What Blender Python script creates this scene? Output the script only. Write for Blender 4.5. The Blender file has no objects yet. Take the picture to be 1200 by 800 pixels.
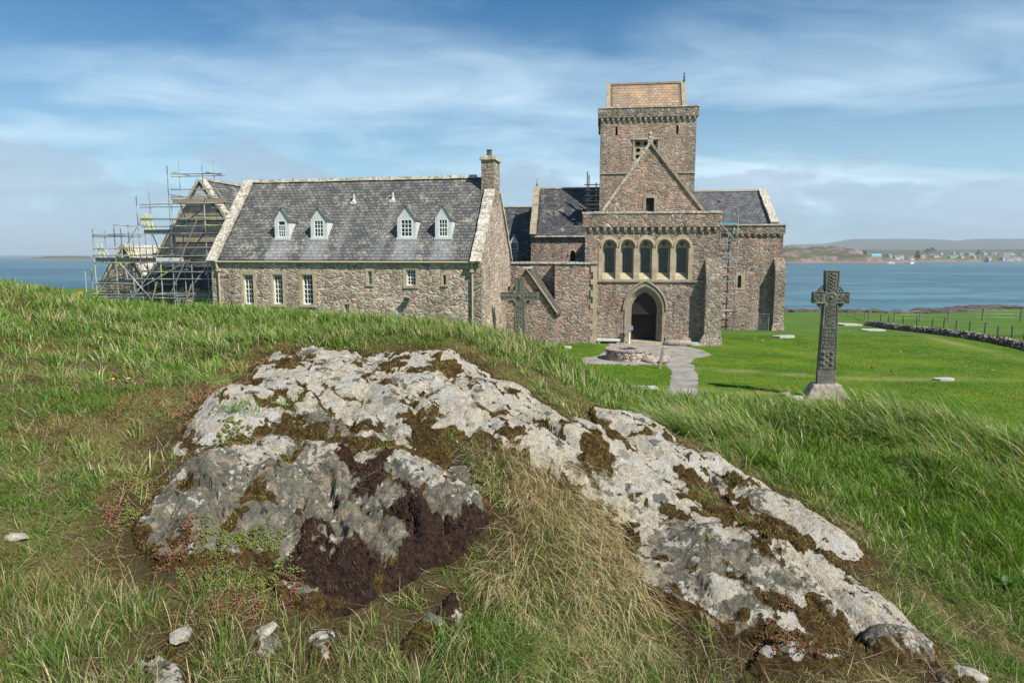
import bpy, bmesh, math, random
import numpy as np
from mathutils import Vector, Matrix
from mathutils.geometry import tessellate_polygon

random.seed(7)
RNG = np.random.default_rng(11)
R = math.radians
scene = bpy.context.scene
COL = scene.collection

# ------------------------------------------------------------------ camera
HAZE_D = 0.00018
H = 5.7                                   # eye height above the abbey forecourt
PITCH = math.atan(102.0 / 800.0)
cam_d = bpy.data.cameras.new('camera')
cam_d.sensor_width = 36.0
cam_d.lens = 24.0
cam_d.clip_start = 0.05
cam_d.clip_end = 60000.0
cam = bpy.data.objects.new('camera', cam_d)
COL.objects.link(cam)
cam.location = (0, 0, H)
cam.rotation_euler = (R(90) - PITCH, 0, 0)
scene.camera = cam

# ------------------------------------------------------------------ light
SUN_DIR = Vector((0.743, -0.669, 0)).normalized()     # horizontal direction towards the sun
SUN_EL = R(47)
sun_d = bpy.data.lights.new('sun', 'SUN')
sun_d.energy = 4.6
sun_d.angle = R(0.53)
sun_d.color = (1.0, 0.94, 0.83)
sun = bpy.data.objects.new('sun', sun_d)
COL.objects.link(sun)
to_sun = Vector((SUN_DIR.x * math.cos(SUN_EL), SUN_DIR.y * math.cos(SUN_EL), math.sin(SUN_EL)))
sun.rotation_euler = to_sun.to_track_quat('Z', 'Y').to_euler()

scene.view_settings.view_transform = 'Standard'
scene.view_settings.look = 'None'
scene.view_settings.exposure = 0.66
scene.view_settings.gamma = 1.0
scene.view_settings.use_curve_mapping = False
scene.cycles.max_bounces = 6
scene.cycles.diffuse_bounces = 2
scene.cycles.glossy_bounces = 2
scene.cycles.transmission_bounces = 4
scene.cycles.volume_bounces = 0
scene.cycles.use_denoising = True


class NT:
    """small node-tree builder"""
    def __init__(s, tree):
        s.t = tree
        s.t.nodes.clear()

    def n(s, typ, ins=None, **kw):
        nd = s.t.nodes.new(typ)
        for k, v in kw.items():
            setattr(nd, k, v)
        for k, v in (ins or {}).items():
            s.set(nd, k, v)
        return nd

    def set(s, nd, k, v):
        i = nd.inputs[k]
        if isinstance(v, bpy.types.NodeSocket):
            s.t.links.new(v, i)
        elif isinstance(v, bpy.types.Node):
            s.t.links.new(v.outputs[0], i)
        else:
            if isinstance(v, tuple) and len(v) == 3 and len(i.default_value) == 4:
                v = (*v, 1)
            i.default_value = v

    def math(s, op, a, b=0.0, c=0.0, clamp=False):
        return s.n('ShaderNodeMath', {0: a, 1: b, 2: c}, operation=op, use_clamp=clamp).outputs[0]

    def mix(s, f, a, b, blend='MIX'):
        return s.n('ShaderNodeMix', {0: f, 6: a, 7: b}, data_type='RGBA', blend_type=blend).outputs[2]

    def ramp(s, f, stops, interp='LINEAR'):
        nd = s.n('ShaderNodeValToRGB', {0: f})
        cr = nd.color_ramp
        cr.interpolation = interp
        while len(cr.elements) < len(stops):
            cr.elements.new(0.5)
        for e, (p, c) in zip(cr.elements, stops):
            e.position = p
            e.color = (*c, 1) if isinstance(c, tuple) else (c, c, c, 1)
        return nd.outputs[0]

    def noise(s, vec, scale, detail=4, rough=0.55, dist=0.0):
        return s.n('ShaderNodeTexNoise', {'Vector': vec, 'Scale': scale, 'Detail': detail,
                                          'Roughness': rough, 'Distortion': dist})

    def vmul(s, v, t):
        return s.n('ShaderNodeVectorMath', {0: v, 1: t}, operation='MULTIPLY').outputs[0]

    def vadd(s, v, t):
        return s.n('ShaderNodeVectorMath', {0: v, 1: t}, operation='ADD').outputs[0]


world = bpy.data.worlds.new('World')
scene.world = world
world.use_nodes = True
w = NT(world.node_tree)
sky = w.n('ShaderNodeTexSky', sky_type='NISHITA', sun_disc=False, sun_elevation=SUN_EL,
          sun_rotation=math.atan2(SUN_DIR.x, SUN_DIR.y), altitude=10.0, air_density=1.0,
          dust_density=0.6, ozone_density=2.2)
tc = w.n('ShaderNodeTexCoord').outputs['Generated']
sep = w.n('ShaderNodeSeparateXYZ', {0: tc})
dx, dy, dz = sep.outputs
el = w.math('MAXIMUM', dz, 0.0)
den = w.math('ADD', el, 0.16)
cx = w.math('DIVIDE', dx, den)
cy = w.math('DIVIDE', dy, den)
cvec = w.n('ShaderNodeCombineXYZ', {0: cx, 1: cy, 2: 3.7}).outputs[0]
# high thin cirrus veils, stretched across the view
cv1 = w.n('ShaderNodeMapping', {0: cvec, 'Location': (0.35, 0.9, 0.0), 'Rotation': (0, 0, R(28)), 'Scale': (0.62, 1.0, 1.0)}).outputs[0]
warp = w.noise(cv1, 0.8, 3, 0.5)
cv1w = w.vadd(cv1, w.vmul(warp.outputs[1], (0.9, 0.9, 0.0)))
n1 = w.noise(cv1w, 0.9, 5, 0.52)
n1b = w.noise(cv1w, 4.0, 5, 0.62)
veil = w.math('ADD', w.math('MULTIPLY', n1.outputs[0], 0.74), w.math('MULTIPLY', n1b.outputs[0], 0.26))
veil = w.ramp(veil, [(0.42, 0.0), (0.54, 0.42), (0.68, 1.0)])
# veil density: thin high up, milky lower down
low = w.ramp(el, [(0.0, 0.8), (0.10, 0.85), (0.24, 0.92), (0.31, 0.50), (0.38, 0.16), (0.48, 0.02)])
base_veil = w.ramp(el, [(0.0, 0.50), (0.12, 0.42), (0.24, 0.12), (0.36, 0.0)])
veil_f = w.math('ADD', w.math('MULTIPLY', veil, w.math('ADD', w.math('MULTIPLY', low, 0.70), 0.08)), base_veil, clamp=True)
# low cumulus bank above the horizon
dirv = w.n('ShaderNodeCombineXYZ', {0: dx, 1: 5.0, 2: w.math('MULTIPLY', dz, 2.1)}).outputs[0]
n2 = w.noise(dirv, 7.0, 7, 0.58, 0.2)
n2s = w.noise(dirv, 2.6, 3, 0.5)
band = w.ramp(dz, [(0.0, 0.60), (0.03, 0.70), (0.085, 0.55), (0.15, 0.20), (0.19, 0.0)])
cum = w.math('ADD', w.math('MULTIPLY', n2.outputs[0], 0.6), w.math('MULTIPLY', n2s.outputs[0], 0.45))
cum = w.math('ADD', cum, w.math('MULTIPLY', band, 0.35))
cum_m = w.ramp(cum, [(0.67, 0.0), (0.72, 0.8), (0.88, 1.0)])
cum_m = w.math('MULTIPLY', cum_m, w.ramp(dz, [(0.0, 0.5), (0.05, 0.75), (0.15, 0.75), (0.2, 0.0)]))
n3 = w.noise(w.vadd(dirv, (0.02, 0, 0.06)), 7.0, 6, 0.55)
cum_c = w.ramp(w.math('SUBTRACT', n2.outputs[0], n3.outputs[0]), [(0.35, (0.33, 0.44, 0.57)), (0.52, (0.38, 0.49, 0.62)), (0.68, (0.92, 0.94, 0.97))])
skyc = w.n('ShaderNodeHueSaturation', {'Saturation': 1.3, 'Value': 1.0, 'Color': sky.outputs[0]}).outputs[0]
skyt = w.mix(1.0, skyc, (0.14, 0.54, 0.64), 'MULTIPLY')
c1 = w.mix(veil_f, skyt, (5.3, 6.7, 7.7))
c2 = w.mix(w.math('MULTIPLY', cum_m, .95), c1, w.vmul(cum_c, (8.0, 8.0, 8.0)))
bg = w.n('ShaderNodeBackground', {'Color': c2, 'Strength': 0.096})
w.n('ShaderNodeOutputWorld', {'Surface': bg.outputs[0]})


# ------------------------------------------------------------------ helpers
CP, SP = math.cos(PITCH), math.sin(PITCH)


def ray(x, y):
    r = (x - 600.0) / 800.0
    u = (400.0 - y) / 800.0
    yf = CP + SP * u
    return r / yf, (-SP + CP * u) / yf


def P(x, y, Y):
    a, b = ray(x, y)
    return (a * Y, Y, H + b * Y)


class Frame:
    """a building's own axes: u along its facade, v into depth; angle in radians"""
    def __init__(s, X0, Y0, a):
        s.X0, s.Y0, s.a = X0, Y0, a

    def uz(s, x, y, v=0.0):
        sx, sz = ray(x, y)
        sa, ca = math.sin(s.a), math.cos(s.a)
        Y = (v + s.X0 * sa + s.Y0 * ca) / (sx * sa + ca)
        X = sx * Y
        return ((X - s.X0) * ca - (Y - s.Y0) * sa, H + sz * Y)

    def world(s, u, v):
        sa, ca = math.sin(s.a), math.cos(s.a)
        return (s.X0 + u * ca + v * sa, s.Y0 - u * sa + v * ca)


def tag(o, label=None, cat=None, group=None, kind=None):
    if label: o['label'] = label
    if cat: o['category'] = cat
    if group: o['group'] = group
    if kind: o['kind'] = kind
    return o


def empty(name, loc, rz=0.0, label=None, cat=None, group=None):
    o = bpy.data.objects.new(name, None)
    o.empty_display_size = 0.3
    o.location = loc
    o.rotation_euler = (0, 0, rz)
    COL.objects.link(o)
    return tag(o, label, cat, group)


class MB:
    def __init__(s):
        s.v, s.f, s.m = [], [], []

    def add(s, vs, fs, m=0):
        b = len(s.v)
        s.v += [tuple(p) for p in vs]
        for f in fs:
            s.f.append(tuple(i + b for i in f))
            s.m.append(m)

    def box(s, x0, x1, y0, y1, z0, z1, m=0):
        s.add([(x0, y0, z0), (x1, y0, z0), (x1, y1, z0), (x0, y1, z0), (x0, y0, z1), (x1, y0, z1), (x1, y1, z1), (x0, y1, z1)],
              [(0, 3, 2, 1), (4, 5, 6, 7), (0, 1, 5, 4), (1, 2, 6, 5), (2, 3, 7, 6), (3, 0, 4, 7)], m)

    def prism(s, poly, a, b, axis='y', holes=(), m=0):
        """poly in the plane across `axis`: y -> (x,z), x -> (y,z), z -> (x,y)"""
        loops = [list(poly)] + [list(h) for h in holes]
        flat = [p for l in loops for p in l]
        n = len(flat)

        def mk(p, t):
            if axis == 'y': return (p[0], t, p[1])
            if axis == 'x': return (t, p[0], p[1])
            return (p[0], p[1], t)
        vs = [mk(p, a) for p in flat] + [mk(p, b) for p in flat]
        if len(loops) == 1 and n <= 4:
            fs = [tuple(range(n)), tuple(range(2 * n - 1, n - 1, -1))]
        else:
            tri = tessellate_polygon([[Vector((p[0], p[1], 0)) for p in l] for l in loops])
            fs = [tuple(t) for t in tri] + [tuple(i + n for i in reversed(t)) for t in tri]
        k = 0
        for l in loops:
            c = len(l)
            for i in range(c):
                j = (i + 1) % c
                fs.append((k + i, k + j, k + j + n, k + i + n))
            k += c
        s.add(vs, fs, m)

    def tube(s, p, q, r, n=7, r2=None, m=0, caps=True):
        p, q = Vector(p), Vector(q)
        r2 = r if r2 is None else r2
        d = q - p
        if d.length < 1e-6: return
        d.normalize()
        a = d.orthogonal().normalized()
        b = d.cross(a)
        vs = []
        for c, rr in ((p, r), (q, r2)):
            for i in range(n):
                t = 2 * math.pi * i / n
                vs.append(c + a * (rr * math.cos(t)) + b * (rr * math.sin(t)))
        fs = [(i, (i + 1) % n, (i + 1) % n + n, i + n) for i in range(n)]
        if caps:
            fs += [tuple(range(n - 1, -1, -1)), tuple(range(n, 2 * n))]
        s.add(vs, fs, m)

    def path(s, pts, r, n=6, m=0):
        """continuous tube along points"""
        pts = [Vector(p) for p in pts]
        vs, fs = [], []
        N = len(pts)
        prev = None
        for i, p in enumerate(pts):
            d = (pts[min(i + 1, N - 1)] - pts[max(i - 1, 0)]).normalized()
            if prev is None:
                a = d.orthogonal().normalized()
            else:
                a = (prev - d * prev.dot(d)).normalized()
            prev = a
            b = d.cross(a)
            rr = r[i] if isinstance(r, (list, tuple)) else r
            for k in range(n):
                t = 2 * math.pi * k / n
                vs.append(p + a * (rr * math.cos(t)) + b * (rr * math.sin(t)))
        for i in range(N - 1):
            for k in range(n):
                fs.append((i * n + k, i * n + (k + 1) % n, (i + 1) * n + (k + 1) % n, (i + 1) * n + k))
        fs += [tuple(range(n - 1, -1, -1)), tuple(range((N - 1) * n, N * n))]
        s.add(vs, fs, m)

    def lathe(s, prof, c=(0, 0, 0), n=20, m=0, jit=0.0):
        """prof [(r,z)]"""
        vs, fs = [], []
        for r, z in prof:
            for k in range(n):
                t = 2 * math.pi * k / n
                j = 1 + random.uniform(-jit, jit)
                vs.append((c[0] + r * j * math.cos(t), c[1] + r * j * math.sin(t), c[2] + z))
        L = len(prof)
        for i in range(L - 1):
            for k in range(n):
                fs.append((i * n + k, i * n + (k + 1) % n, (i + 1) * n + (k + 1) % n, (i + 1) * n + k))
        fs += [tuple(range(n - 1, -1, -1)), tuple(range((L - 1) * n, L * n))]
        s.add(vs, fs, m)

    def blob(s, c, rad, m=0, jit=0.18, sub=1, seed=None, flat=None):
        rr = random.Random(seed) if seed is not None else random
        bm = bmesh.new()
        bmesh.ops.create_icosphere(bm, subdivisions=sub, radius=1.0)
        vs = []
        for v in bm.verts:
            k = 1 + rr.uniform(-jit, jit)
            z = v.co.z
            if flat is not None: z = max(-flat, min(flat, z))
            vs.append((c[0] + v.co.x * rad[0] * k, c[1] + v.co.y * rad[1] * k, c[2] + z * rad[2] * k))
        fs = [tuple(v.index for v in f.verts) for f in bm.faces]
        bm.free()
        s.add(vs, fs, m)

    def build(s, name, mats, parent=None, smooth=False, bevel=0.0, fix=True):
        me = bpy.data.meshes.new(name)
        me.from_pydata(s.v, [], s.f)
        if not isinstance(mats, (list, tuple)): mats = [mats]
        for mm in mats: me.materials.append(mm)
        if len(mats) > 1:
            me.polygons.foreach_set('material_index', s.m)
        if fix and s.f:
            bm = bmesh.new(); bm.from_mesh(me)
            bmesh.ops.recalc_face_normals(bm, faces=bm.faces)
            bm.to_mesh(me); bm.free()
        if smooth:
            me.polygons.foreach_set('use_smooth', [True] * len(me.polygons))
        me.update()
        o = bpy.data.objects.new(name, me)
        COL.objects.link(o)
        if parent: o.parent = parent
        if bevel:
            b = o.modifiers.new('bevel', 'BEVEL'); b.width = bevel; b.segments = 2; b.limit_method = 'ANGLE'; b.angle_limit = R(40)
        return o


def np_mesh(name, V, quads=None, tris=None, mat=None, smooth=False, attrs=None):
    me = bpy.data.meshes.new(name)
    V = np.asarray(V, np.float32)
    me.vertices.add(len(V)); me.vertices.foreach_set('co', V.ravel())
    li, ls = [], []
    off = 0
    if quads is not None and len(quads):
        q = np.asarray(quads, np.int32); li.append(q.ravel()); ls.append(np.arange(len(q), dtype=np.int32) * 4); off = len(q) * 4
    if tris is not None and len(tris):
        t = np.asarray(tris, np.int32); li.append(t.ravel()); ls.append(off + np.arange(len(t), dtype=np.int32) * 3)
    li = np.concatenate(li); ls = np.concatenate(ls)
    me.loops.add(len(li)); me.loops.foreach_set('vertex_index', li)
    me.polygons.add(len(ls)); me.polygons.foreach_set('loop_start', ls)
    if smooth: me.polygons.foreach_set('use_smooth', np.ones(len(ls), bool))
    me.update(calc_edges=True)
    for an, (dom, typ, data) in (attrs or {}).items():
        a = me.attributes.new(an, typ, dom)
        a.data.foreach_set('color' if 'COLOR' in typ else 'value', np.asarray(data, np.float32).ravel())
    if mat: me.materials.append(mat)
    o = bpy.data.objects.new(name, me)
    COL.objects.link(o)
    return o


# numpy noise --------------------------------------------------------
def _h(ix, iy, seed):
    n = (ix.astype(np.int64) * 374761393 + iy.astype(np.int64) * 668265263 + seed * 1442695040888963) & 0xffffffff
    n = ((n ^ (n >> 13)) * 1274126177) & 0xffffffff
    n = (n ^ (n >> 16)) & 0xffffffff
    return n / 4294967295.0


def vnoise(x, y, seed=0):
    xi, yi = np.floor(x), np.floor(y)
    fx, fy = x - xi, y - yi
    fx = fx * fx * fx * (fx * (fx * 6 - 15) + 10); fy = fy * fy * fy * (fy * (fy * 6 - 15) + 10)
    a, b = _h(xi, yi, seed), _h(xi + 1, yi, seed)
    c, d = _h(xi, yi + 1, seed), _h(xi + 1, yi + 1, seed)
    return (a * (1 - fx) + b * fx) * (1 - fy) + (c * (1 - fx) + d * fx) * fy


def fbm(x, y, seed=0, octv=4, gain=0.5):
    s = 0.0; a = 1.0; t = 0.0
    for i in range(octv):
        ca, sa_ = math.cos(i * 0.7), math.sin(i * 0.7)
        s = s + a * vnoise((x * ca - y * sa_) * 2 ** i, (x * sa_ + y * ca) * 2 ** i, seed + i * 17); t += a; a *= gain
    return s / t


def sstep(a, b, x):
    t = np.clip((x - a) / (b - a), 0, 1)
    return t * t * (3 - 2 * t)


def inpoly(x, y, poly):
    r = np.zeros(x.shape, bool)
    n = len(poly)
    for i in range(n):
        x1, y1 = poly[i]; x2, y2 = poly[(i + 1) % n]
        if y1 == y2: continue
        c = (y1 > y) != (y2 > y)
        r ^= c & (x < (x2 - x1) * (y - y1) / (y2 - y1) + x1)
    return r


def polydist(x, y, poly, closed=True):
    d = np.full(x.shape, 1e9)
    n = len(poly)
    for i in range(n if closed else n - 1):
        x1, y1 = poly[i]; x2, y2 = poly[(i + 1) % n]
        ex, ey = x2 - x1, y2 - y1
        L = ex * ex + ey * ey + 1e-12
        t = np.clip(((x - x1) * ex + (y - y1) * ey) / L, 0, 1)
        d = np.minimum(d, np.hypot(x - x1 - t * ex, y - y1 - t * ey))
    return d


def sdist(x, y, poly):
    """positive inside"""
    d = polydist(x, y, poly)
    return np.where(inpoly(x, y, poly), d, -d)
# ------------------------------------------------------------------ terrain heights
# crest and near slope of the hillock, as (direction in view, distance, soil below the grass tips)
HILL = [
    (0, 325, 8.0, .16), (60, 340, 8.3, .14), (0, 345, 6.8, .1), (100, 352, 8.6, .12), (200, 357, 8.8, .12), (300, 361, 9.0, .12),
    (400, 367, 8.8, .14), (480, 368, 8.4, .16), (560, 378, 8.0, .16), (620, 393, 7.6, .18), (660, 415, 7.4, .2), (700, 443, 7.2, .24),
    (740, 467, 7.0, .27), (800, 472, 6.9, .27), (870, 470, 6.9, .26), (960, 466, 7.2, .26), (1040, 470, 7.2, .26), (1120, 482, 7.0, .26), (1200, 498, 6.8, .28),
    (100, 400, 6.3, .06), (250, 400, 6.6, .05), (350, 405, 6.5, .02), (450, 411, 6.3, .0), (550, 412, 6.0, .02), (620, 445, 5.5, .05), (0, 400, 5.6, .08),
    (0, 460, 4.35, .07), (120, 470, 4.5, .06), (220, 480, 4.5, .04), (300, 455, 5.1, .0), (420, 460, 5.1, 0), (520, 460, 5.0, 0), (600, 470, 4.9, 0),
    (0, 560, 3.3, .06), (120, 560, 3.45, .06), (200, 540, 3.8, .05), (300, 520, 4.05, .03), (420, 510, 4.15, .03), (540, 510, 4.1, .03), (640, 520, 4.05, .05),
    (700, 500, 4.85, .04), (760, 520, 4.75, .04), (820, 510, 5.3, .12), (900, 540, 5.0, .1),
    (0, 660, 2.65, .06), (120, 660, 2.75, .05), (220, 665, 2.75, .03), (330, 640, 2.95, .08), (430, 620, 3.1, .10), (540, 600, 3.25, .12), (620, 600, 3.2, .18),
    (380, 745, 2.42, .06), (480, 735, 2.5, .12), (200, 760, 2.3, .04), (0, 790, 2.05, .05), (600, 720, 2.5, .2), (600, 795, 2.22, .15),
    (700, 600, 3.35, .2), (700, 700, 2.65, .2), (760, 600, 3.75, .04), (820, 640, 3.4, .04), (900, 660, 3.3, .04), (850, 720, 2.85, .03), (960, 720, 3.0, .03),
    (1000, 690, 3.25, .04), (1060, 740, 2.95, .03), (940, 790, 2.5, .03), (800, 790, 2.35, .1), (1100, 790, 2.65, .04),
    (900, 600, 3.95, .04), (980, 610, 4.1, .04), (1030, 650, 3.75, .05),
    (960, 520, 5.6, .2), (1060, 540, 5.2, .2), (1190, 560, 5.1, .2), (1060, 620, 4.3, .14), (1190, 640, 4.1, .15), (1110, 700, 3.5, .1), (1200, 740, 3.3, .12), (1190, 800, 2.9, .1),
]
ctrl = []
for x, y, Y, gh in HILL:
    X_, Y_, Z_ = P(x, y, Y)
    ctrl.append((X_, Y_, Z_ - gh))
# the flanks that fall away beyond the crest, and the ground round the photographer
for X_, Y_, Z_ in [
        (-13, 9.5, 4.9), (-9.5, 6, 4.9), (-7, 3, 4.6), (-5, 1, 4.3), (-14, 3, 4.8), (-18, 8, 4.0), (-12, -3, 3.5), (-4, -3, 3.9), (0, 0.3, 4.25), (-2, .5, 4.3),
        (2, .3, 4.0), (1, -3, 3.7), (5, 0, 3.2), (6, -3, 2.4), (9, 1, 1.8),
        (-9, 11.5, 4.0), (-5, 11.5, 3.9), (-1, 11.3, 3.7), (2.0, 10.0, 3.2), (5, 9.8, 2.4), (8, 9.5, 2.2),
        (-14, 15, 2.2), (-9, 15, 2.1), (-4, 15, 1.9), (0, 14.5, 1.6), (4, 13.5, 0.9), (8, 13.2, .7), (12, 12, .5),
        (8, 5.5, 2.6), (10.5, 7, 1.4), (12, 3, .8), (9, -2, 1.2), (15, 8, .1), (14, 0, 0.05), (10, -6, .1),
        (-20, 18, .5), (-12, 20, .3), (-5, 20, .15), (0, 19, .1), (6, 18, .05), (12, 17, .02), (18, 14, 0), (20, 4, 0), (18, -6, 0), (6, -12, 0), (-6, -12, .5), (-16, -10, .5), (-26, 0, 1.0), (-26, 10, 1.2), (-26, 20, .3),
        (-10, 26, 0), (0, 25, 0), (10, 24, 0), (20, 22, 0)]:
    ctrl.append((X_, Y_, Z_))
CT = np.array(ctrl)


def _tps(r2):
    return np.where(r2 > 1e-12, 0.5 * r2 * np.log(np.maximum(r2, 1e-12)), 0.0)


_n = len(CT)
_K = _tps((CT[:, None, 0] - CT[None, :, 0]) ** 2 + (CT[:, None, 1] - CT[None, :, 1]) ** 2) + np.eye(_n) * 0.01
_Pm = np.c_[np.ones(_n), CT[:, :2]]
_A = np.zeros((_n + 3, _n + 3)); _A[:_n, :_n] = _K; _A[:_n, _n:] = _Pm; _A[_n:, :_n] = _Pm.T
_W = np.linalg.solve(_A, np.r_[CT[:, 2], 0, 0, 0])


def tps_z(X, Y):
    X = np.asarray(X, float); Y = np.asarray(Y, float)
    sh = X.shape; X = X.ravel(); Y = Y.ravel()
    out = np.empty(len(X))
    for i in range(0, len(X), 20000):
        x, y = X[i:i + 20000], Y[i:i + 20000]
        k = _tps((x[:, None] - CT[None, :, 0]) ** 2 + (y[:, None] - CT[None, :, 1]) ** 2)
        out[i:i + 20000] = k @ _W[:_n] + _W[_n] + _W[_n + 1] * x + _W[_n + 2] * y
    return out.reshape(sh)


SEA = -6.3


def shore_y(X):
    return 148 + 6 * np.sin(X * .05 + 2) + 3 * np.sin(X * .13) + 100 * sstep(-10, -70, X)


def base_z(X, Y):
    t = np.maximum((Y - 46) / (shore_y(X) - 46), 0)
    z = -6.5 * np.minimum(t, 1.0) ** 1.12 - 5.0 * sstep(1.0, 2.0, t)
    z = z + (fbm(X * .05, Y * .05, 5, 3) - .5) * 0.9 * sstep(52, 90, Y) * sstep(1.25, .9, t)
    z = z + (vnoise(X * .22, Y * .22, 9) - .5) * 0.10 * sstep(17, 22, np.abs(X - 6) + 0)
    # the lawn lifts gently round the free-standing cross and to the right of the path
    z = z + 0.10 * np.exp(-(((X - 12.3) / 5.5) ** 2 + ((Y - 26.0) / 5.0) ** 2))
    return z


def ground_z(X, Y):
    X = np.asarray(X, float); Y = np.asarray(Y, float)
    wgt = sstep(27, 20, Y) * sstep(20, 15, X) * sstep(-27, -22, X) * sstep(-13, -9, Y)
    b = base_z(X, Y)
    z = np.array(b, float, copy=True)
    m = wgt > 0
    if np.any(m):
        t = tps_z(X[m], Y[m]) if X.ndim else tps_z(X, Y)
        hb = b[m] if X.ndim else b
        ww = wgt[m] if X.ndim else wgt
        t = np.maximum(t, hb * 0 - .02)
        # soft lumps of the turf
        lum = (fbm(X[m] * 1.7, Y[m] * 1.7, 21, 4) - .5) * 0.17 + (vnoise(X[m] * 7, Y[m] * 7, 33) - .5) * 0.025 if X.ndim else 0.0
        val = hb + (t + lum * sstep(.2, 1.0, t)) * ww
        if X.ndim: z[m] = val
        else: z = val
    return z


def gz(X, Y):
    return float(ground_z(np.array([X], float), np.array([Y], float))[0])


def hits(pts, y0=1.6, y1=700.0, fn=ground_z):
    """where the view directions meet the ground (world coordinates)"""
    S = np.array([ray(x, y) for x, y in pts])
    Ys = np.geomspace(y0, y1, 900)
    X = S[:, :1] * Ys[None]; Z = H + S[:, 1:] * Ys[None]
    G = fn(X.ravel(), np.broadcast_to(Ys[None], X.shape).ravel().copy()).reshape(X.shape)
    below = Z < G
    out = []
    for i in range(len(S)):
        k = int(np.argmax(below[i])) if below[i].any() else len(Ys) - 1
        k = max(k, 1)
        a0 = Z[i, k - 1] - G[i, k - 1]; a1 = Z[i, k] - G[i, k]
        t = a0 / (a0 - a1 + 1e-9)
        Y = Ys[k - 1] + t * (Ys[k] - Ys[k - 1])
        out.append((S[i, 0] * Y, Y))
    return out


def smooth_z(X, Y):
    return base_z(np.asarray(X, float), np.asarray(Y, float))


# ------------------------------------------------------------------ rock outcrop outlines (world coordinates)
ROCK_PX = [
    # the wide back slab with the crest
    [(205, 500), (235, 470), (262, 452), (296, 446), (300, 424), (318, 411), (372, 409), (430, 414), (505, 408), (545, 413), (572, 436), (610, 448), (634, 472),
     (665, 492), (700, 505), (745, 522), (785, 545), (815, 570), (850, 596), (905, 622), (960, 652), (1018, 690), (1062, 722), (1100, 757), (1060, 762), (1010, 735),
     (960, 740), (925, 742), (870, 735), (815, 712), (770, 690), (745, 650), (722, 612), (695, 580), (660, 548), (600, 520), (545, 510), (520, 528), (450, 522), (395, 515), (360, 520), (330, 500), (280, 512), (240, 530), (200, 522)],
    # the near lower-left boulder face
    [(158, 640), (160, 610), (176, 575), (190, 548), (240, 525), (300, 520), (350, 522), (400, 528), (455, 520), (520, 535), (560, 548), (580, 575), (585, 602), (560, 628), (520, 650), (475, 668),
     (430, 690), (390, 705), (350, 715), (335, 690), (325, 655), (280, 645), (220, 655), (180, 655)],
    # ridge behind, upper right
    [(690, 474), (735, 486), (775, 503), (812, 530), (838, 552), (800, 556), (760, 535), (720, 512), (693, 492)],
    # outer ridge
    [(812, 527), (850, 538), (885, 560), (925, 585), (975, 610), (1018, 645), (1000, 655), (960, 640), (915, 612), (870, 590), (832, 560)],
    # lower toe stones
    [(895, 738), (928, 734), (955, 768), (918, 770)], [(950, 755), (995, 748), (990, 765), (955, 768)],
    [(1000, 735), (1060, 728), (1100, 750), (1080, 762), (1020, 752)], [(890, 760), (915, 765), (905, 785), (885, 775)],
    [(1110, 788), (1150, 792), (1160, 802), (1120, 806)],
    # bedrock showing low in the middle
    [(470, 742), (490, 718), (530, 695), (548, 715), (520, 745), (490, 760)], [(360, 740), (392, 732), (388, 756), (366, 762)],
    [(180, 760), (205, 750), (228, 772), (215, 800), (185, 800)], [(300, 735), (322, 730), (322, 750), (304, 754)],
    [(205, 742), (222, 738), (232, 752), (212, 756)],
]
ROCK_W = [hits(p, fn=lambda X, Y: ground_z(X, Y) + .045) for p in ROCK_PX]
ROCK_A = [.075, .145, .10, .09, .085, .085, .10, .08, .07, .10, .06, .06, .04, .035]
# patches of dark moss that lie on the rock
MOSS_PX = [
    [(345, 690), (352, 665), (400, 648), (440, 640), (485, 618), (530, 605), (575, 590), (605, 575), (620, 600), (600, 625), (560, 650), (530, 680), (500, 705), (470, 730), (400, 742), (352, 725)],
    [(470, 480), (505, 478), (530, 500), (560, 520), (510, 528), (480, 515)], [(395, 505), (430, 495), (470, 512), (440, 530), (400, 522)],
    [(300, 470), (345, 474), (400, 500), (385, 512), (320, 498)],
    [(400, 560), (420, 540), (440, 535), (400, 600), (375, 640), (350, 640), (370, 600)],
    [(565, 470), (590, 474), (610, 490), (645, 492), (630, 505), (590, 498), (570, 488)],
    [(670, 500), (700, 508), (745, 522), (715, 528), (690, 540), (670, 525)],
    [(800, 560), (850, 575), (900, 590), (960, 640), (1010, 665), (1030, 690), (1000, 690), (950, 655), (890, 630), (840, 605)],
    [(700, 560), (740, 590), (790, 600), (740, 605)],
    [(870, 705), (905, 690), (960, 712), (1020, 735), (1060, 760), (1100, 790), (1000, 800), (930, 800), (880, 750)],
    [(315, 418), (360, 416), (400, 424), (370, 430), (320, 428)], [(470, 418), (540, 424), (560, 440), (490, 436), (400, 434)],
]
MOSS_W = [hits(p, fn=lambda X, Y: ground_z(X, Y) + (.05 if i == 0 else .13 if i == 4 else .10)) for i, p in enumerate(MOSS_PX)]
DARK_MOSS = {0, 4}
# dark mossy apron below the right-hand slabs
APRON_PX = [(742, 642), (765, 700), (812, 722), (870, 742), (925, 748), (960, 745), (1010, 740), (1062, 758), (1100, 762), (1135, 800), (1135, 830), (790, 830), (770, 760), (748, 700)]
APRON_W = hits(APRON_PX)
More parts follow.
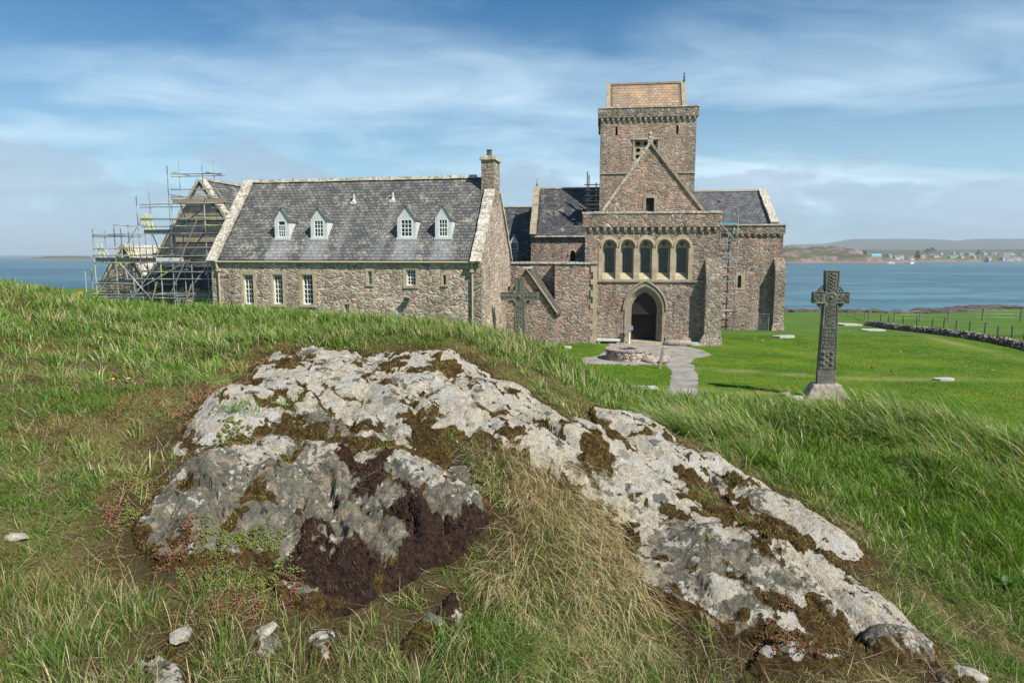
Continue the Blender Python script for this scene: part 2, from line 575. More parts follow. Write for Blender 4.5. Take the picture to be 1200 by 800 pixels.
# lush sedum patches
SEDUM_PX = [[(240, 505), (275, 490), (330, 490), (352, 503), (310, 514), (255, 520)], [(170, 665), (230, 648), (310, 655), (335, 700), (300, 735), (220, 735), (160, 705)],
            [(270, 640), (310, 618), (330, 630), (300, 650)], [(565, 545), (592, 560), (590, 590), (570, 570)], [(870, 735), (920, 700), (945, 715), (930, 742)],
            [(190, 500), (215, 480), (240, 455), (280, 430), (300, 425), (285, 445), (235, 470)], [(120, 590), (160, 560), (175, 590), (150, 620)]]
SEDUM_W = [hits(p, fn=lambda X, Y: ground_z(X, Y) + (.10 if i in (0, 4) else .05 if i == 2 else 0.0)) for i, p in enumerate(SEDUM_PX)]
# the hollow full of straw grass
STRAW_PX = [(548, 530), (600, 528), (650, 552), (700, 590), (735, 650), (748, 700), (745, 760), (740, 810), (540, 810), (540, 760), (575, 700), (605, 640), (600, 590), (575, 560)]
STRAW_W = hits(STRAW_PX)
ROCK_ALL = lambda X, Y: np.max([sdist(X, Y, p) for p in ROCK_W], axis=0)

# ------------------------------------------------------------------ paths and tracks
GRAVEL_PX = [(680, 420), (700, 417), (716, 410), (714, 401), (800, 405), (826, 411), (832, 416), (812, 421), (809, 426), (816, 436), (817, 462), (812, 474), (784, 474), (782, 462), (787, 445), (788, 434), (778, 426), (760, 428), (700, 427), (686, 427)]
GRAVEL_W = hits(GRAVEL_PX, 12, 200, smooth_z)
TRACKS_PX = [[(820, 432), (900, 437), (960, 441), (1010, 444), (1110, 445), (1200, 446)], [(975, 372), (1040, 384), (1098, 397), (1150, 410), (1200, 421)], [(820, 456), (860, 460), (940, 462)]]
TRACKS_W = [hits(t, 12, 300, smooth_z) for t in TRACKS_PX]


def axis_grid(fine0, fine1, step, lo, hi, ratio=1.09):
    g = list(np.arange(fine0, fine1 + 1e-6, step))
    s = step
    while g[-1] < hi:
        s *= ratio; g.append(g[-1] + s)
    s = step
    while g[0] > lo:
        s *= ratio; g.insert(0, g[0] - s)
    return np.array(g)


def grid_faces(nx, ny):
    i = np.arange(nx - 1)[None, :] + np.arange(ny - 1)[:, None] * nx
    i = i.ravel()
    return np.c_[i, i + 1, i + 1 + nx, i + nx]


# ------------------------------------------------------------------ ground material
def mat_new(name):
    m = bpy.data.materials.new(name)
    m.use_nodes = True
    return m, NT(m.node_tree)


def finish(nt, color, rough=0.85, bump=None, bstr=0.4, bdist=0.02, spec=0.3, metal=0.0, normal=None, **kw):
    ins = {'Base Color': color, 'Roughness': rough, 'Specular IOR Level': spec, 'Metallic': metal}
    if bump is not None:
        ins['Normal'] = nt.n('ShaderNodeBump', {'Height': bump, 'Strength': bstr, 'Distance': bdist}).outputs[0]
    b = nt.n('ShaderNodeBsdfPrincipled', ins)
    nt.n('ShaderNodeOutputMaterial', {'Surface': b.outputs[0]})
    return b


def make_ground():
    xs = axis_grid(-6.0, 7.0, 0.05, -1500, 1500, 1.05)
    ys = axis_grid(1.0, 10.0, 0.05, -60, 700, 1.045)
    Xg, Yg = np.meshgrid(xs, ys)
    X, Y = Xg.ravel(), Yg.ravel()
    Z = ground_z(X, Y)
    lawn = sstep(.35, .12, tps_z(X, Y) * (sstep(27, 20, Y) * sstep(20, 15, X) * sstep(-27, -22, X) * sstep(-13, -9, Y)))
    tr = np.full(X.shape, 1e9)
    for t in TRACKS_W: tr = np.minimum(tr, polydist(X, Y, t, False))
    tr = np.exp(-(tr / (0.20 + .006 * Y)) ** 2) * (Y < 80)
    field = sstep(0, 4, Y - 46) * 1.0
    under = ROCK_ALL(X, Y) if False else np.zeros_like(X)
    rockd = np.zeros_like(X)
    near = (np.abs(X - .5) < 5) & (Y > 1.5) & (Y < 9)
    rd = ROCK_ALL(X[near], Y[near]); rockd[near] = sstep(-.35, .0, rd)
    m, n = mat_new('ground_turf')
    ob = n.n('ShaderNodeTexCoord').outputs['Object']
    at = lambda a: n.n('ShaderNodeAttribute', attribute_name=a).outputs['Fac']
    big = n.noise(ob, .35, 4, .6).outputs[0]
    med = n.noise(ob, 3.0, 5, .62).outputs[0]
    fin = n.noise(ob, 42.0, 4, .7).outputs[0]
    soil = n.ramp(n.math('ADD', n.math('MULTIPLY', med, .6), n.math('MULTIPLY', fin, .4)), [(.33, (.040, .032, .014)), (.45, (.085, .070, .028)), (.53, (.15, .12, .052)), (.62, (.10, .13, .030))])
    soil = n.mix(n.math('MULTIPLY', at('rock'), .8), soil, (.055, .038, .018))
    l_f = n.noise(n.vmul(ob, (1, 1, .2)), 11.0, 6, .75).outputs[0]
    l1 = n.ramp(l_f, [(.32, (.040, .090, .005)), (.5, (.085, .175, .008)), (.66, (.16, .25, .022))])
    l2 = n.ramp(big, [(.35, (.62, .72, .6)), (.52, (1.0, 1.0, 1.0)), (.66, (1.55, 1.15, 1.2))])
    lw = n.mix(1.0, l1, l2, 'MULTIPLY')
    patch = n.ramp(n.noise(ob, 1.1, 4, .6).outputs[0], [(.52, 0.0), (.66, .7)])
    lw = n.mix(patch, lw, (.17, .19, .04))
    tk = n.math('MULTIPLY', at('track'), n.ramp(med, [(.35, .5), (.6, 1.0)]))
    lw = n.mix(tk, lw, (.24, .24, .09))
    fieldc = n.ramp(n.noise(n.vmul(ob, (.35, 1, 1)), .5, 5, .65).outputs[0], [(.38, (.04, .115, .012)), (.55, (.085, .15, .025)), (.7, (.15, .16, .05))])
    lw = n.mix(n.math('MULTIPLY', at('field'), .75), lw, fieldc)
    col = n.mix(at('lawn'), soil, lw)
    # wet dark rock and weed on the shore below the turf
    zz = n.n('ShaderNodeSeparateXYZ', {0: ob}).outputs[2]
    sh = n.ramp(n.math('ADD', n.math('MULTIPLY', zz, .1), n.math('MULTIPLY', med, .05)), [(-.0, 0), (1, 0)])
    shm = n.n('ShaderNodeMapRange', {0: n.math('ADD', zz, n.math('MULTIPLY', med, 1.2)), 1: -5.6, 2: -5.0, 3: 1.0, 4: 0.0}).outputs[0]
    col = n.mix(shm, col, n.ramp(fin, [(.4, (.03, .026, .022)), (.6, (.12, .10, .085))]))
    h = n.math('ADD', n.math('MULTIPLY', l_f, 1.0), n.math('MULTIPLY', fin, .5))
    finish(n, col, .95, h, .9, .05, spec=.1)
    o = np_mesh('ground', np.c_[X, Y, Z], quads=grid_faces(len(xs), len(ys)), mat=m, smooth=True,
                attrs={'lawn': ('POINT', 'FLOAT', lawn), 'track': ('POINT', 'FLOAT', tr), 'field': ('POINT', 'FLOAT', field), 'rock': ('POINT', 'FLOAT', rockd)})
    tag(o, kind='structure')


make_ground()


# gravel forecourt and path -------------------------------------------
def make_path():
    m, n = mat_new('gravel')
    ob = n.n('ShaderNodeTexCoord').outputs['Object']
    f = n.noise(ob, 26, 5, .7).outputs[0]; g = n.noise(ob, 1.3, 4, .6).outputs[0]
    c = n.ramp(f, [(.3, (.16, .15, .135)), (.5, (.27, .258, .238)), (.7, (.41, .395, .37))])
    c = n.mix(1.0, c, n.ramp(g, [(.35, (.70, .66, .60)), (.6, (1.12, 1.10, 1.08))]), 'MULTIPLY')
    finish(n, c, .95, f, .8, .02, spec=.2)
    # outline refined and roughened, then filled with a grid
    P_ = np.array(GRAVEL_W)
    xs = np.arange(P_[:, 0].min() - .3, P_[:, 0].max() + .3, .09)
    ys = np.arange(P_[:, 1].min() - .3, P_[:, 1].max() + .6, .12)
    Xg, Yg = np.meshgrid(xs, ys); X, Y = Xg.ravel(), Yg.ravel()
    d = sdist(X, Y, GRAVEL_W) + (fbm(X * 1.3, Y * 1.3, 4, 3) - .5) * .35 + (vnoise(X * 8, Y * 8, 5) - .5) * .12
    Z = ground_z(X, Y) + .022 + .004 * fbm(X * 3, Y * 3, 8, 2) - .04 * sstep(0.02, -.12, d)
    q = grid_faces(len(xs), len(ys))
    keep = (d[q] > -.10).all(axis=1)
    o = np_mesh('path', np.c_[X, Y, Z], quads=q[keep], mat=m, smooth=True)
    tag(o, kind='structure')


make_path()


# sea ------------------------------------------------------------------
def make_sea():
    m, n = mat_new('sea_water')
    ob = n.n('ShaderNodeTexCoord').outputs['Object']
    st = n.noise(n.vmul(ob, (.0035, .012, 1)), 1.0, 4, .6).outputs[0]
    ws = n.noise(n.vmul(ob, (.03, .09, 1)), 1.0, 5, .65).outputs[0]
    c = n.ramp(st, [(.35, (.030, .085, .115)), (.50, (.050, .125, .155)), (.62, (.085, .19, .215))])
    c = n.mix(n.ramp(ws, [(.45, 0.0), (.60, .75)]), c, (.016, .062, .092))
    w1 = n.noise(n.vmul(ob, (.5, 1.1, 1)), 1.0, 4, .65).outputs[0]
    w2 = n.noise(n.vmul(ob, (.09, .22, 1)), 1.0, 4, .6).outputs[0]
    hh = n.math('ADD', n.math('MULTIPLY', w1, .35), n.math('MULTIPLY', w2, 1.6))
    finish(n, c, .32, hh, .9, 1.0, spec=.28)
    mb = MB()
    rings = [0, 60, 100, 150, 220, 320, 500, 900, 1600, 3000, 6000, 12000, 24000, 45000]
    N = 96
    vs = [(0, 0, SEA)]
    for r in rings[1:]:
        for k in range(N):
            t = 2 * math.pi * k / N
            vs.append((r * math.cos(t), r * math.sin(t), SEA))
    fs = [(0, 1 + k, 1 + (k + 1) % N) for k in range(N)]
    for i in range(len(rings) - 2):
        for k in range(N):
            a = 1 + i * N + k; b = 1 + i * N + (k + 1) % N
            fs.append((a, a + N, b + N, b))
    # hole under the island: drop the faces whose whole ring lies inland
    mb.add(vs, fs)
    o = mb.build('sea', m, fix=True)
    for p in o.data.polygons:
        if p.normal.z < 0: p.flip()
    tag(o, kind='structure')


make_sea()


# far shore across the sound ------------------------------------------
def mull_z(X, Y):
    """land heights above the sea"""
    # coastline
    coast = 985 + 26 * np.sin(X * .012) + 18 * np.sin(X * .031 + 1) + 60 * sstep(620, 760, X) - 40 * sstep(560, 460, X) + (fbm(X * .02, Y * 0 + 3, 3, 3) - .5) * 30
    d = Y - coast
    left = sstep(330, 372, X + (fbm(Y * .01, X * .01, 9) - .5) * 50)
    left = left if True else 1
    rise = 7.3 * sstep(0, 16, d) - 2.0
    kn = fbm(X * .011, Y * .011, 61, 5, .55)
    knoll = 15 * sstep(.36, .75, kn) * sstep(650, 520, X) * sstep(6, 60, d) * sstep(420, 250, d)
    knoll = knoll + 4.5 * np.abs(fbm(X * .06, Y * .06, 71, 3) - .5) * 4 * sstep(4, 20, d) * sstep(650, 560, X) * sstep(300, 150, d)
    mid = 24 * fbm(X * .0028, Y * .0028, 63, 4) * sstep(350, 1100, d) * sstep(2300, 1500, d)
    vill = 6 * sstep(80, 330, d)
    far = 98 * sstep(.30, .75, fbm(X * .00075 + 3, Y * .00075, 65, 5)) * sstep(1500, 3400, d)
    return (rise + knoll + mid + vill + far) * left - 8 * (1 - left)


def make_mull():
    xs = np.concatenate([np.arange(250, 1200, 7), np.geomspace(1200, 7500, 110)])
    ys = np.concatenate([np.arange(900, 1500, 7), np.geomspace(1500, 9000, 110)])
    Xg, Yg = np.meshgrid(xs, ys); X, Y = Xg.ravel(), Yg.ravel()
    X2 = X + 0 * Y
    Z = SEA + mull_z(X2, Y)
    m, n = mat_new('moorland')
    ob = n.n('ShaderNodeTexCoord').outputs['Object']
    gn = n.n('ShaderNodeNewGeometry').outputs['Normal']
    nz = n.n('ShaderNodeSeparateXYZ', {0: gn}).outputs[2]
    a = n.noise(ob, .018, 6, .65).outputs[0]
    b = n.noise(ob, .09, 5, .7).outputs[0]
    moor = n.ramp(a, [(.35, (.05, .05, .025)), (.5, (.095, .075, .04)), (.6, (.07, .085, .03)), (.7, (.07, .115, .03))])
    rockc = n.ramp(b, [(.35, (.09, .065, .055)), (.55, (.25, .175, .145)), (.7, (.36, .28, .24))])
    z = n.n('ShaderNodeSeparateXYZ', {0: ob}).outputs[2]
    x = n.n('ShaderNodeSeparateXYZ', {0: ob}).outputs[0]
    near = n.n('ShaderNodeMapRange', {0: n.n('ShaderNodeSeparateXYZ', {0: ob}).outputs[1], 1: 1250.0, 2: 1500.0, 3: 1.0, 4: 0.15}).outputs[0]
    steep = n.n('ShaderNodeMapRange', {0: n.math('ADD', nz, n.math('MULTIPLY', b, .12)), 1: 1.05, 2: .98, 3: 0.0, 4: 1.0}).outputs[0]
    rk = n.math('MULTIPLY', n.math('MULTIPLY', steep, near, clamp=True), n.ramp(n.noise(ob, .05, 6, .7).outputs[0], [(.44, .15), (.56, 1.0)]))
    east = n.n('ShaderNodeMapRange', {0: x, 1: 560.0, 2: 680.0, 3: 0.0, 4: 1.0}).outputs[0]
    pasture = n.ramp(a, [(.4, (.075, .12, .035)), (.6, (.13, .14, .055))])
    moor = n.mix(n.math('MULTIPLY', east, near), moor, pasture)
    col = n.mix(rk, moor, rockc)
    shore = n.n('ShaderNodeMapRange', {0: z, 1: SEA + 1.0, 2: SEA + 4.0, 3: 1.0, 4: 0.0}).outputs[0]
    col = n.mix(shore, col, (.19, .14, .115))
    finish(n, col, .95, b, .6, 3.0, spec=.1)
    o = np_mesh('hills', np.c_[X, Y, Z], quads=grid_faces(len(xs), len(ys)), mat=m, smooth=True)
    tag(o, kind='structure')
    # low skerry on the left horizon
    xs = np.linspace(-1130, -900, 50); ys = np.linspace(1480, 1640, 26)
    Xg, Yg = np.meshgrid(xs, ys); X, Y = Xg.ravel(), Yg.ravel()
    r = np.hypot((X + 1010) / 100, (Y - 1560) / 70)
    Z = SEA - 2 + 10 * sstep(1.05, .3, r + (fbm(X * .03, Y * .03, 5) - .5) * .7)
    o = np_mesh('island', np.c_[X, Y, Z], quads=grid_faces(len(xs), len(ys)), mat=m, smooth=True)
    tag(o, kind='structure')


make_mull()
# ------------------------------------------------------------------ the rock outcrop
def ridged(x, y, seed, octv=4):
    s = 0; a = 1; t = 0
    for i in range(octv):
        s = s + a * (1 - np.abs(2 * vnoise(x * 2 ** i + 7.3 * i, y * 2 ** i, seed + i) - 1)); t += a; a *= .5
    return s / t


def worley(x, y, seed):
    """nearest-cell id, centre offset and distance to the border between the two nearest cells"""
    xi, yi = np.floor(x), np.floor(y)
    d1 = np.full(x.shape, 9.0); d2 = np.full(x.shape, 9.0)
    ci = np.zeros(x.shape); ox = np.zeros(x.shape); oy = np.zeros(x.shape)
    for a in (-1, 0, 1):
        for b in (-1, 0, 1):
            gx, gy = xi + a, yi + b
            px = gx + _h(gx, gy, seed); py = gy + _h(gx, gy, seed + 1)
            d = np.hypot(x - px, y - py)
            m = d < d1
            d2 = np.where(m, d1, np.minimum(d2, d)); ci = np.where(m, _h(gx, gy, seed + 2), ci)
            ox = np.where(m, x - px, ox); oy = np.where(m, y - py, oy)
            d1 = np.where(m, d, d1)
    return ci, ox, oy, d2 - d1


def rock_fields(X, Y):
    """(rise above the soil, outline depth, crevice 0..1, moss 0..1, dark moss 0..1)"""
    wx = (fbm(X * 1.6, Y * 1.6, 101, 4) - .5); wy = (fbm(X * 1.6 + 9, Y * 1.6, 102, 4) - .5)
    fx = (fbm(X * 7, Y * 7, 103, 4) - .5); fy = (fbm(X * 7 + 5, Y * 7, 104, 4) - .5)
    Xw = X + wx * .16 + fx * .09; Yw = Y + wy * .16 + fy * .09
    lift = np.zeros_like(X) - .25
    D = np.full(X.shape, -9.0)
    for p, A in zip(ROCK_W, ROCK_A):
        d = sdist(Xw, Yw, p)
        D = np.maximum(D, d)
        prof = np.where(d > 0, A * (1 - np.exp(-d / (.07 + A * .35))) + .012, d * 1.6)
        lift = np.maximum(lift, prof)
    ex, ey = .58, -.81; nx_, ny_ = .81, .58
    s = X * ex + Y * ey; t = X * nx_ + Y * ny_
    # tilted beds: each rises away from the camera and breaks off
    tw = t + (fbm(s * .9, t * .9, 111, 3) - .5) * .55 + (fbm(s * 4, t * 4, 112, 3) - .5) * .12
    ph = tw / .40; fr = ph - np.floor(ph); bed = np.floor(ph)
    amp = _h(bed, bed * 0, 5) * .6 + .5
    saw = np.where(fr < .80, fr / .80, (1 - fr) / .20)
    beds = amp * (saw - .5) * .075
    crev1 = np.exp(-((np.minimum(fr, 1 - fr)) * .40 / .016) ** 2) * sstep(.38, .55, vnoise(s * 1.4, t * 3, 7) * .6 + fbm(s * 5, t * 5, 8) * .4)
    # cross joints and cracks
    cn = fbm(s * 1.3 + 3, t * 2.6, 121, 4); cr2 = np.exp(-((cn - .5) / .012) ** 2)
    cn3 = fbm(s * 3.1 + 13, t * 4.2, 131, 3); cr3 = np.exp(-((cn3 - .52) / .016) ** 2) * .5
    crev = np.clip(crev1 + cr2 * .8 + cr3, 0, 1)
    lump = (fbm(X * 2.6, Y * 2.6, 141, 3) - .5) * .12 + (ridged(s * 2.2, t * 5, 142, 4) - .6) * .050
    fine = (fbm(X * 16, Y * 16, 151, 4) - .5) * .022 + (ridged(X * 28, Y * 28, 152, 3) - .6) * .006
    jx = (fbm(s * 5, t * 5, 181, 3) - .5) * .9; jy = (fbm(s * 5 + 4, t * 5, 182, 3) - .5) * .9
    c1, o1x, o1y, b1 = worley(s * 1.5 + jx * .7, t * 5.0 + jy * .8, 191)
    nearf = sstep(3.75, 3.35, Y) * (X < .3)
    c2, o2x, o2y, b2 = worley(s * 7.5 + jx * 1.4, t * 13 + jy * 1.4, 195)
    blk = (c1 - .5) * .062 + (c1 * 7 % 1 - .5) * .085 * o1x + (c1 * 13 % 1 - .35) * .12 * o1y - .034 * np.exp(-(b1 / .07) ** 2)
    blk2 = (c2 - .5) * .016 + (c2 * 7 % 1 - .5) * .022 * o2x + (c2 * 13 % 1 - .4) * .034 * o2y - .008 * np.exp(-(b2 / .10) ** 2)
    rough2 = sstep(.42, .58, fbm(X * 1.7, Y * 1.7, 199, 3) + .10 * sstep(3.6, 3.3, Y) * (X < .3))
    steppy = fbm(s * 6, t * 9, 155, 3); steppy = (np.floor(steppy * 9) / 9 + sstep(.0, .25, (steppy * 9) % 1) / 9)
    detail = beds * (.7 + .5 * nearf) + lump * .7 + fine * (1 + .5 * nearf) + (steppy - .5) * .035 - crev * .034 + blk * (.55 + .5 * nearf) + blk2 * (.10 + .35 * rough2 + .55 * nearf)
    ed = sstep(-.02, .12, D) * (1 - .45 * sstep(4.3, 5.4, Y))
    low = sstep(.02, -.055, beds + lump)
    rise = lift + detail * ed
    # moss sits in seams, in hollows and along the outline
    mn = fbm(X * 5.5, Y * 5.5, 161, 4); mn2 = fbm(X * 22, Y * 22, 162, 3)
    bord = np.exp(-(b1 / .11) ** 2)
    moss = sstep(.50, .60, crev1 * .35 + bord * .36 + cr2 * .25 * (mn > .48) + sstep(.0, -.06, beds + lump + blk) * .22 + (mn - .5) * 1.5 + (mn2 - .5) * .8 + .06)
    moss = moss * .85
    edge = sstep(.045, -.01, D + (mn - .5) * .22 + (mn2 - .5) * .08)
    dark = np.zeros_like(X)
    toe = np.max([sstep(-.03, .01, sdist(X, Y, ROCK_W[k])) for k in (4, 5, 6, 7, 8)], axis=0)
    for i, p in enumerate(MOSS_W):
        d = sdist(X + fx * .12, Y + fy * .12, p)
        mm = sstep(-.03, .05, d + (mn - .5) * .55 + (mn2 - .5) * .34 + (bord - .4) * .06)
        if i == 9: mm = mm * (1 - toe)
        if i not in DARK_MOSS: mm = mm * sstep(.40, .52, mn * .55 + fbm(s * 4, t * 12, 163, 3) * .45 + .05)
        moss = np.maximum(moss, mm)
        if i in DARK_MOSS: dark = np.maximum(dark, mm)
    moss = np.clip(np.maximum(moss, edge), 0, 1)
    rise = rise + moss * (.010 + .012 * mn2) * (D > -.02)
    return rise, D, crev, moss, dark


def rock_surface(X, Y):
    rise, D, c, m, d = rock_fields(X, Y)
    return ground_z(X, Y) + rise, D, m, d, rise


def make_rock():
    xs = np.arange(-2.95, 3.3, .0135); ys = []
    y = 2.0
    while y < 7.2:
        ys.append(y); y += .011 + .002 * (y - 2)
    ys = np.array(ys)
    Xg, Yg = np.meshgrid(xs, ys); X, Y = Xg.ravel(), Yg.ravel()
    rise, D, crev, moss, dark = rock_fields(X, Y)
    keep = D > -.16
    # smooth base terrain under it, on a coarser lattice (bilinear)
    Z = ground_z(X, Y) + rise
    m, n = mat_new('lichened_rock')
    ob = n.n('ShaderNodeTexCoord').outputs['Object']
    at = lambda a: n.n('ShaderNodeAttribute', attribute_name=a).outputs['Fac']
    A = n.noise(ob, 2.1, 3, .6)
    B = n.noise(ob, 7.5, 8, .68, .15)
    C = n.noise(ob, 34.0, 6, .72)
    D_ = n.noise(ob, 120.0, 4, .7)
    base = n.ramp(B.outputs[0], [(.34, (.075, .074, .066)), (.46, (.135, .132, .115)), (.56, (.185, .172, .135)), (.66, (.25, .225, .18))])
    base = n.mix(n.ramp(C.outputs[0], [(.38, .75), (.52, 0.0)]), base, (.052, .050, .045))
    E = n.noise(n.vadd(ob, (2.3, 9.1, 0)), 15.0, 7, .75, .2).outputs[0]
    base = n.mix(n.ramp(E, [(.50, 0.0), (.58, .8)]), base, (.34, .27, .195))
    base = n.mix(n.ramp(E, [(.40, .7), (.46, 0.0)]), base, (.16, .165, .10))
    # cream crustose lichen with crisp crinkled borders
    sel = n.math('ADD', n.math('MULTIPLY', B.outputs[0], .62), n.math('MULTIPLY', C.outputs[0], .22))
    sel = n.math('ADD', sel, n.math('MULTIPLY', A.outputs[0], .30))
    sel = n.math('ADD', sel, n.math('MULTIPLY', at('pale'), .17))
    lich = n.ramp(sel, [(.628, 0.0), (.643, 1.0)])
    lc = n.ramp(C.outputs[0], [(.3, (.27, .23, .175)), (.5, (.46, .405, .32)), (.68, (.60, .55, .46))])
    lc = n.mix(n.ramp(n.noise(ob, 5.0, 5, .6).outputs[0], [(.45, 0), (.62, .8)]), lc, (.47, .46, .43))
    col = n.mix(lich, base, lc)
    lv = n.n('ShaderNodeTexVoronoi', {'Vector': n.vadd(ob, n.vmul(B.outputs[1], (.10, .10, .10))), 'Scale': 6.5, 'Randomness': 1.0}, feature='F1')
    ls = n.n('ShaderNodeSeparateXYZ', {0: lv.outputs['Color']})
    ring = n.math('ADD', lv.outputs['Distance'], n.math('MULTIPLY', n.math('SUBTRACT', C.outputs[0], .5), .30))
    lm = n.math('MULTIPLY', n.ramp(ring, [(.30, 1.0), (.33, 0.0)]), n.ramp(ls.outputs[0], [(.62, 0.0), (.63, .9)]))
    col = n.mix(lm, col, n.ramp(ls.outputs[1], [(0, (.115, .115, .10)), (.35, (.30, .28, .22)), (.6, (.50, .46, .39)), (.8, (.20, .195, .15))], 'CONSTANT'))
    # white dabs, orange and olive lichens, black spots
    wv = n.noise(n.vadd(ob, (3.1, 1.2, 0)), 13.0, 5, .66).outputs[0]
    col = n.mix(n.math('MULTIPLY', n.ramp(wv, [(.60, 0), (.625, 1)]), .85), col, (.56, .555, .52))
    ov = n.noise(n.vadd(ob, (7.1, 5.2, 0)), 9.0, 6, .7).outputs[0]
    col = n.mix(n.ramp(ov, [(.63, 0), (.68, .65)]), col, (.42, .25, .10))
    gv = n.noise(n.vadd(ob, (17.1, 2.2, 0)), 11.0, 6, .7).outputs[0]
    col = n.mix(n.ramp(gv, [(.59, 0), (.64, .7)]), col, (.20, .20, .10))
    bv = n.n('ShaderNodeTexVoronoi', {'Vector': n.vadd(ob, n.vmul(C.outputs[1], (.03, .03, .03))), 'Scale': 17.0}, feature='F1')
    bs = n.math('MULTIPLY', n.ramp(bv.outputs['Distance'], [(.18, 1.0), (.24, 0.0)]), n.ramp(n.n('ShaderNodeSeparateXYZ', {0: bv.outputs['Color']}).outputs[0], [(.80, 0.0), (.81, 1.0)]))
    col = n.mix(bs, col, (.05, .047, .042))
    pit = n.ramp(D_.outputs[0], [(.36, .75), (.44, 0.0)])
    col = n.mix(pit, col, (.10, .09, .075))
    ms = at('moss')
    mcol = n.ramp(C.outputs[0], [(.35, (.022, .014, .006)), (.5, (.065, .040, .014)), (.62, (.13, .085, .025)), (.7, (.10, .10, .025))])
    mdk = n.ramp(C.outputs[0], [(.35, (.014, .008, .006)), (.55, (.045, .025, .018)), (.7, (.09, .05, .032))])
    mcol = n.mix(at('dark'), mcol, mdk)
    mm = n.ramp(n.math('ADD', ms, n.math('MULTIPLY', n.math('SUBTRACT', C.outputs[0], .5), .9)), [(.46, 0), (.54, 1)])
    col = n.mix(mm, col, mcol)
    hgt = n.math('ADD', n.math('MULTIPLY', B.outputs[0], 1.0), n.math('MULTIPLY', C.outputs[0], .55))
    hgt = n.math('ADD', hgt, n.math('MULTIPLY', D_.outputs[0], .22))
    hgt = n.math('ADD', hgt, n.math('MULTIPLY', lich, .05))
    finish(n, col, .93, hgt, .9, .055, spec=.15)
    # paler crust on what faces the sky: the back slab, the ridges and their tops
    pale = .40 + .60 * sstep(.01, .07, rise) * (fbm(X * 1.1, Y * 1.1, 171, 3))
    pale = pale + .45 * sstep(3.7, 4.3, Y + .25 * X) + .15 * sstep(.9, 1.4, X)
    front = sstep(-.05, .10, sdist(X, Y, ROCK_W[1])) * sstep(3.75, 3.4, Y)
    pale = pale - .75 * front - .62 * sstep(.50, .60, fbm(X * 2.2 + 4, Y * 2.2, 173, 4))
    q = grid_faces(len(xs), len(ys)); q = q[keep[q].all(axis=1)]
    used = np.unique(q); remap = np.full(len(X), -1); remap[used] = np.arange(len(used))
    o = np_mesh('rock_outcrop', np.c_[X, Y, Z][used], quads=remap[q], mat=m, smooth=True,
                attrs={'moss': ('POINT', 'FLOAT', moss[used]), 'dark': ('POINT', 'FLOAT', dark[used]), 'pale': ('POINT', 'FLOAT', pale[used])})
    tag(o, 'long lichen-crusted grey rock outcrop breaking through the turf of the hillock', 'rock')


make_rock()


# ------------------------------------------------------------------ blades
def blade_material(name, trans=.35, rough=.55):
    m, n = mat_new(name)
    c = n.n('ShaderNodeAttribute', attribute_name='tint').outputs['Color']
    b = n.n('ShaderNodeBsdfPrincipled', {'Base Color': c, 'Roughness': rough, 'Specular IOR Level': .35})
    t = n.n('ShaderNodeBsdfTranslucent', {'Color': n.n('ShaderNodeHueSaturation', {'Saturation': 1.15, 'Value': 1.15, 'Color': c}).outputs[0]})
    mx = n.n('ShaderNodeMixShader', {0: trans, 1: b.outputs[0], 2: t.outputs[0]})
    n.n('ShaderNodeOutputMaterial', {'Surface': mx.outputs[0]})
    return m


class Blades:
    """collects many single blades; built as one mesh"""
    def __init__(s):
        s.parts = []

    def add(s, root, L, width, az, lean, bend, col, tipcol=None, K=3, droop=0.0):
        """root (N,3); az: azimuth of the lean; lean: initial tilt from vertical (rad); bend: extra tilt along the blade"""
        N = len(root)
        if N == 0: return
        L = np.broadcast_to(L, (N,)).astype(float); width = np.broadcast_to(width, (N,)); lean = np.broadcast_to(lean, (N,)); bend = np.broadcast_to(bend, (N,))
        az = np.broadcast_to(az, (N,))
        dxy = np.c_[np.cos(az), np.sin(az)]
        yaw = az + math.pi / 2 + RNG.normal(0, .5, N)
        side = np.c_[np.cos(yaw), np.sin(yaw), np.zeros(N)]
        pos = root.copy(); V = []
        for k in range(K + 1):
            wk = width * (1 - (k / K) ** 1.6 * .55) * .5
            if k < K:
                V.append(pos - side * wk[:, None]); V.append(pos + side * wk[:, None])
            else:
                V.append(pos)
            th = lean + bend * ((k + .5) / K)
            stp = np.c_[dxy * np.sin(th)[:, None], np.cos(th)[:, None]]
            pos = pos + stp * (L / K)[:, None]
        M = 2 * K + 1
        V = np.stack(V, 1).reshape(-1, 3)
        b = (np.arange(N) * M)[:, None]
        q = [np.c_[b + 2 * k, b + 2 * k + 1, b + 2 * k + 3, b + 2 * k + 2] for k in range(K - 1)]
        t = np.c_[b + 2 * K - 2, b + 2 * K - 1, b + 2 * K]
        tipcol = col if tipcol is None else tipcol
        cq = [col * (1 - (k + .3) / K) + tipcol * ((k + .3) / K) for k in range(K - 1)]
        s.parts.append((V, np.concatenate(q) if q else np.zeros((0, 4), int), t, np.concatenate(cq) if cq else np.zeros((0, 3)), tipcol * np.ones((N, 3))))

    def build(s, name, mat):
        o = 0; V, Q, T, CQ, CT_ = [], [], [], [], []
        for v, q, t, cq, ct in s.parts:
            V.append(v); Q.append(q + o); T.append(t + o); CQ.append(cq); CT_.append(ct); o += len(v)
        col = np.concatenate(CQ + CT_)
        col = np.c_[col, np.ones(len(col))]
        return np_mesh(name, np.concatenate(V), quads=np.concatenate(Q), tris=np.concatenate(T), mat=mat, attrs={'tint': ('FACE', 'FLOAT_COLOR', col)})


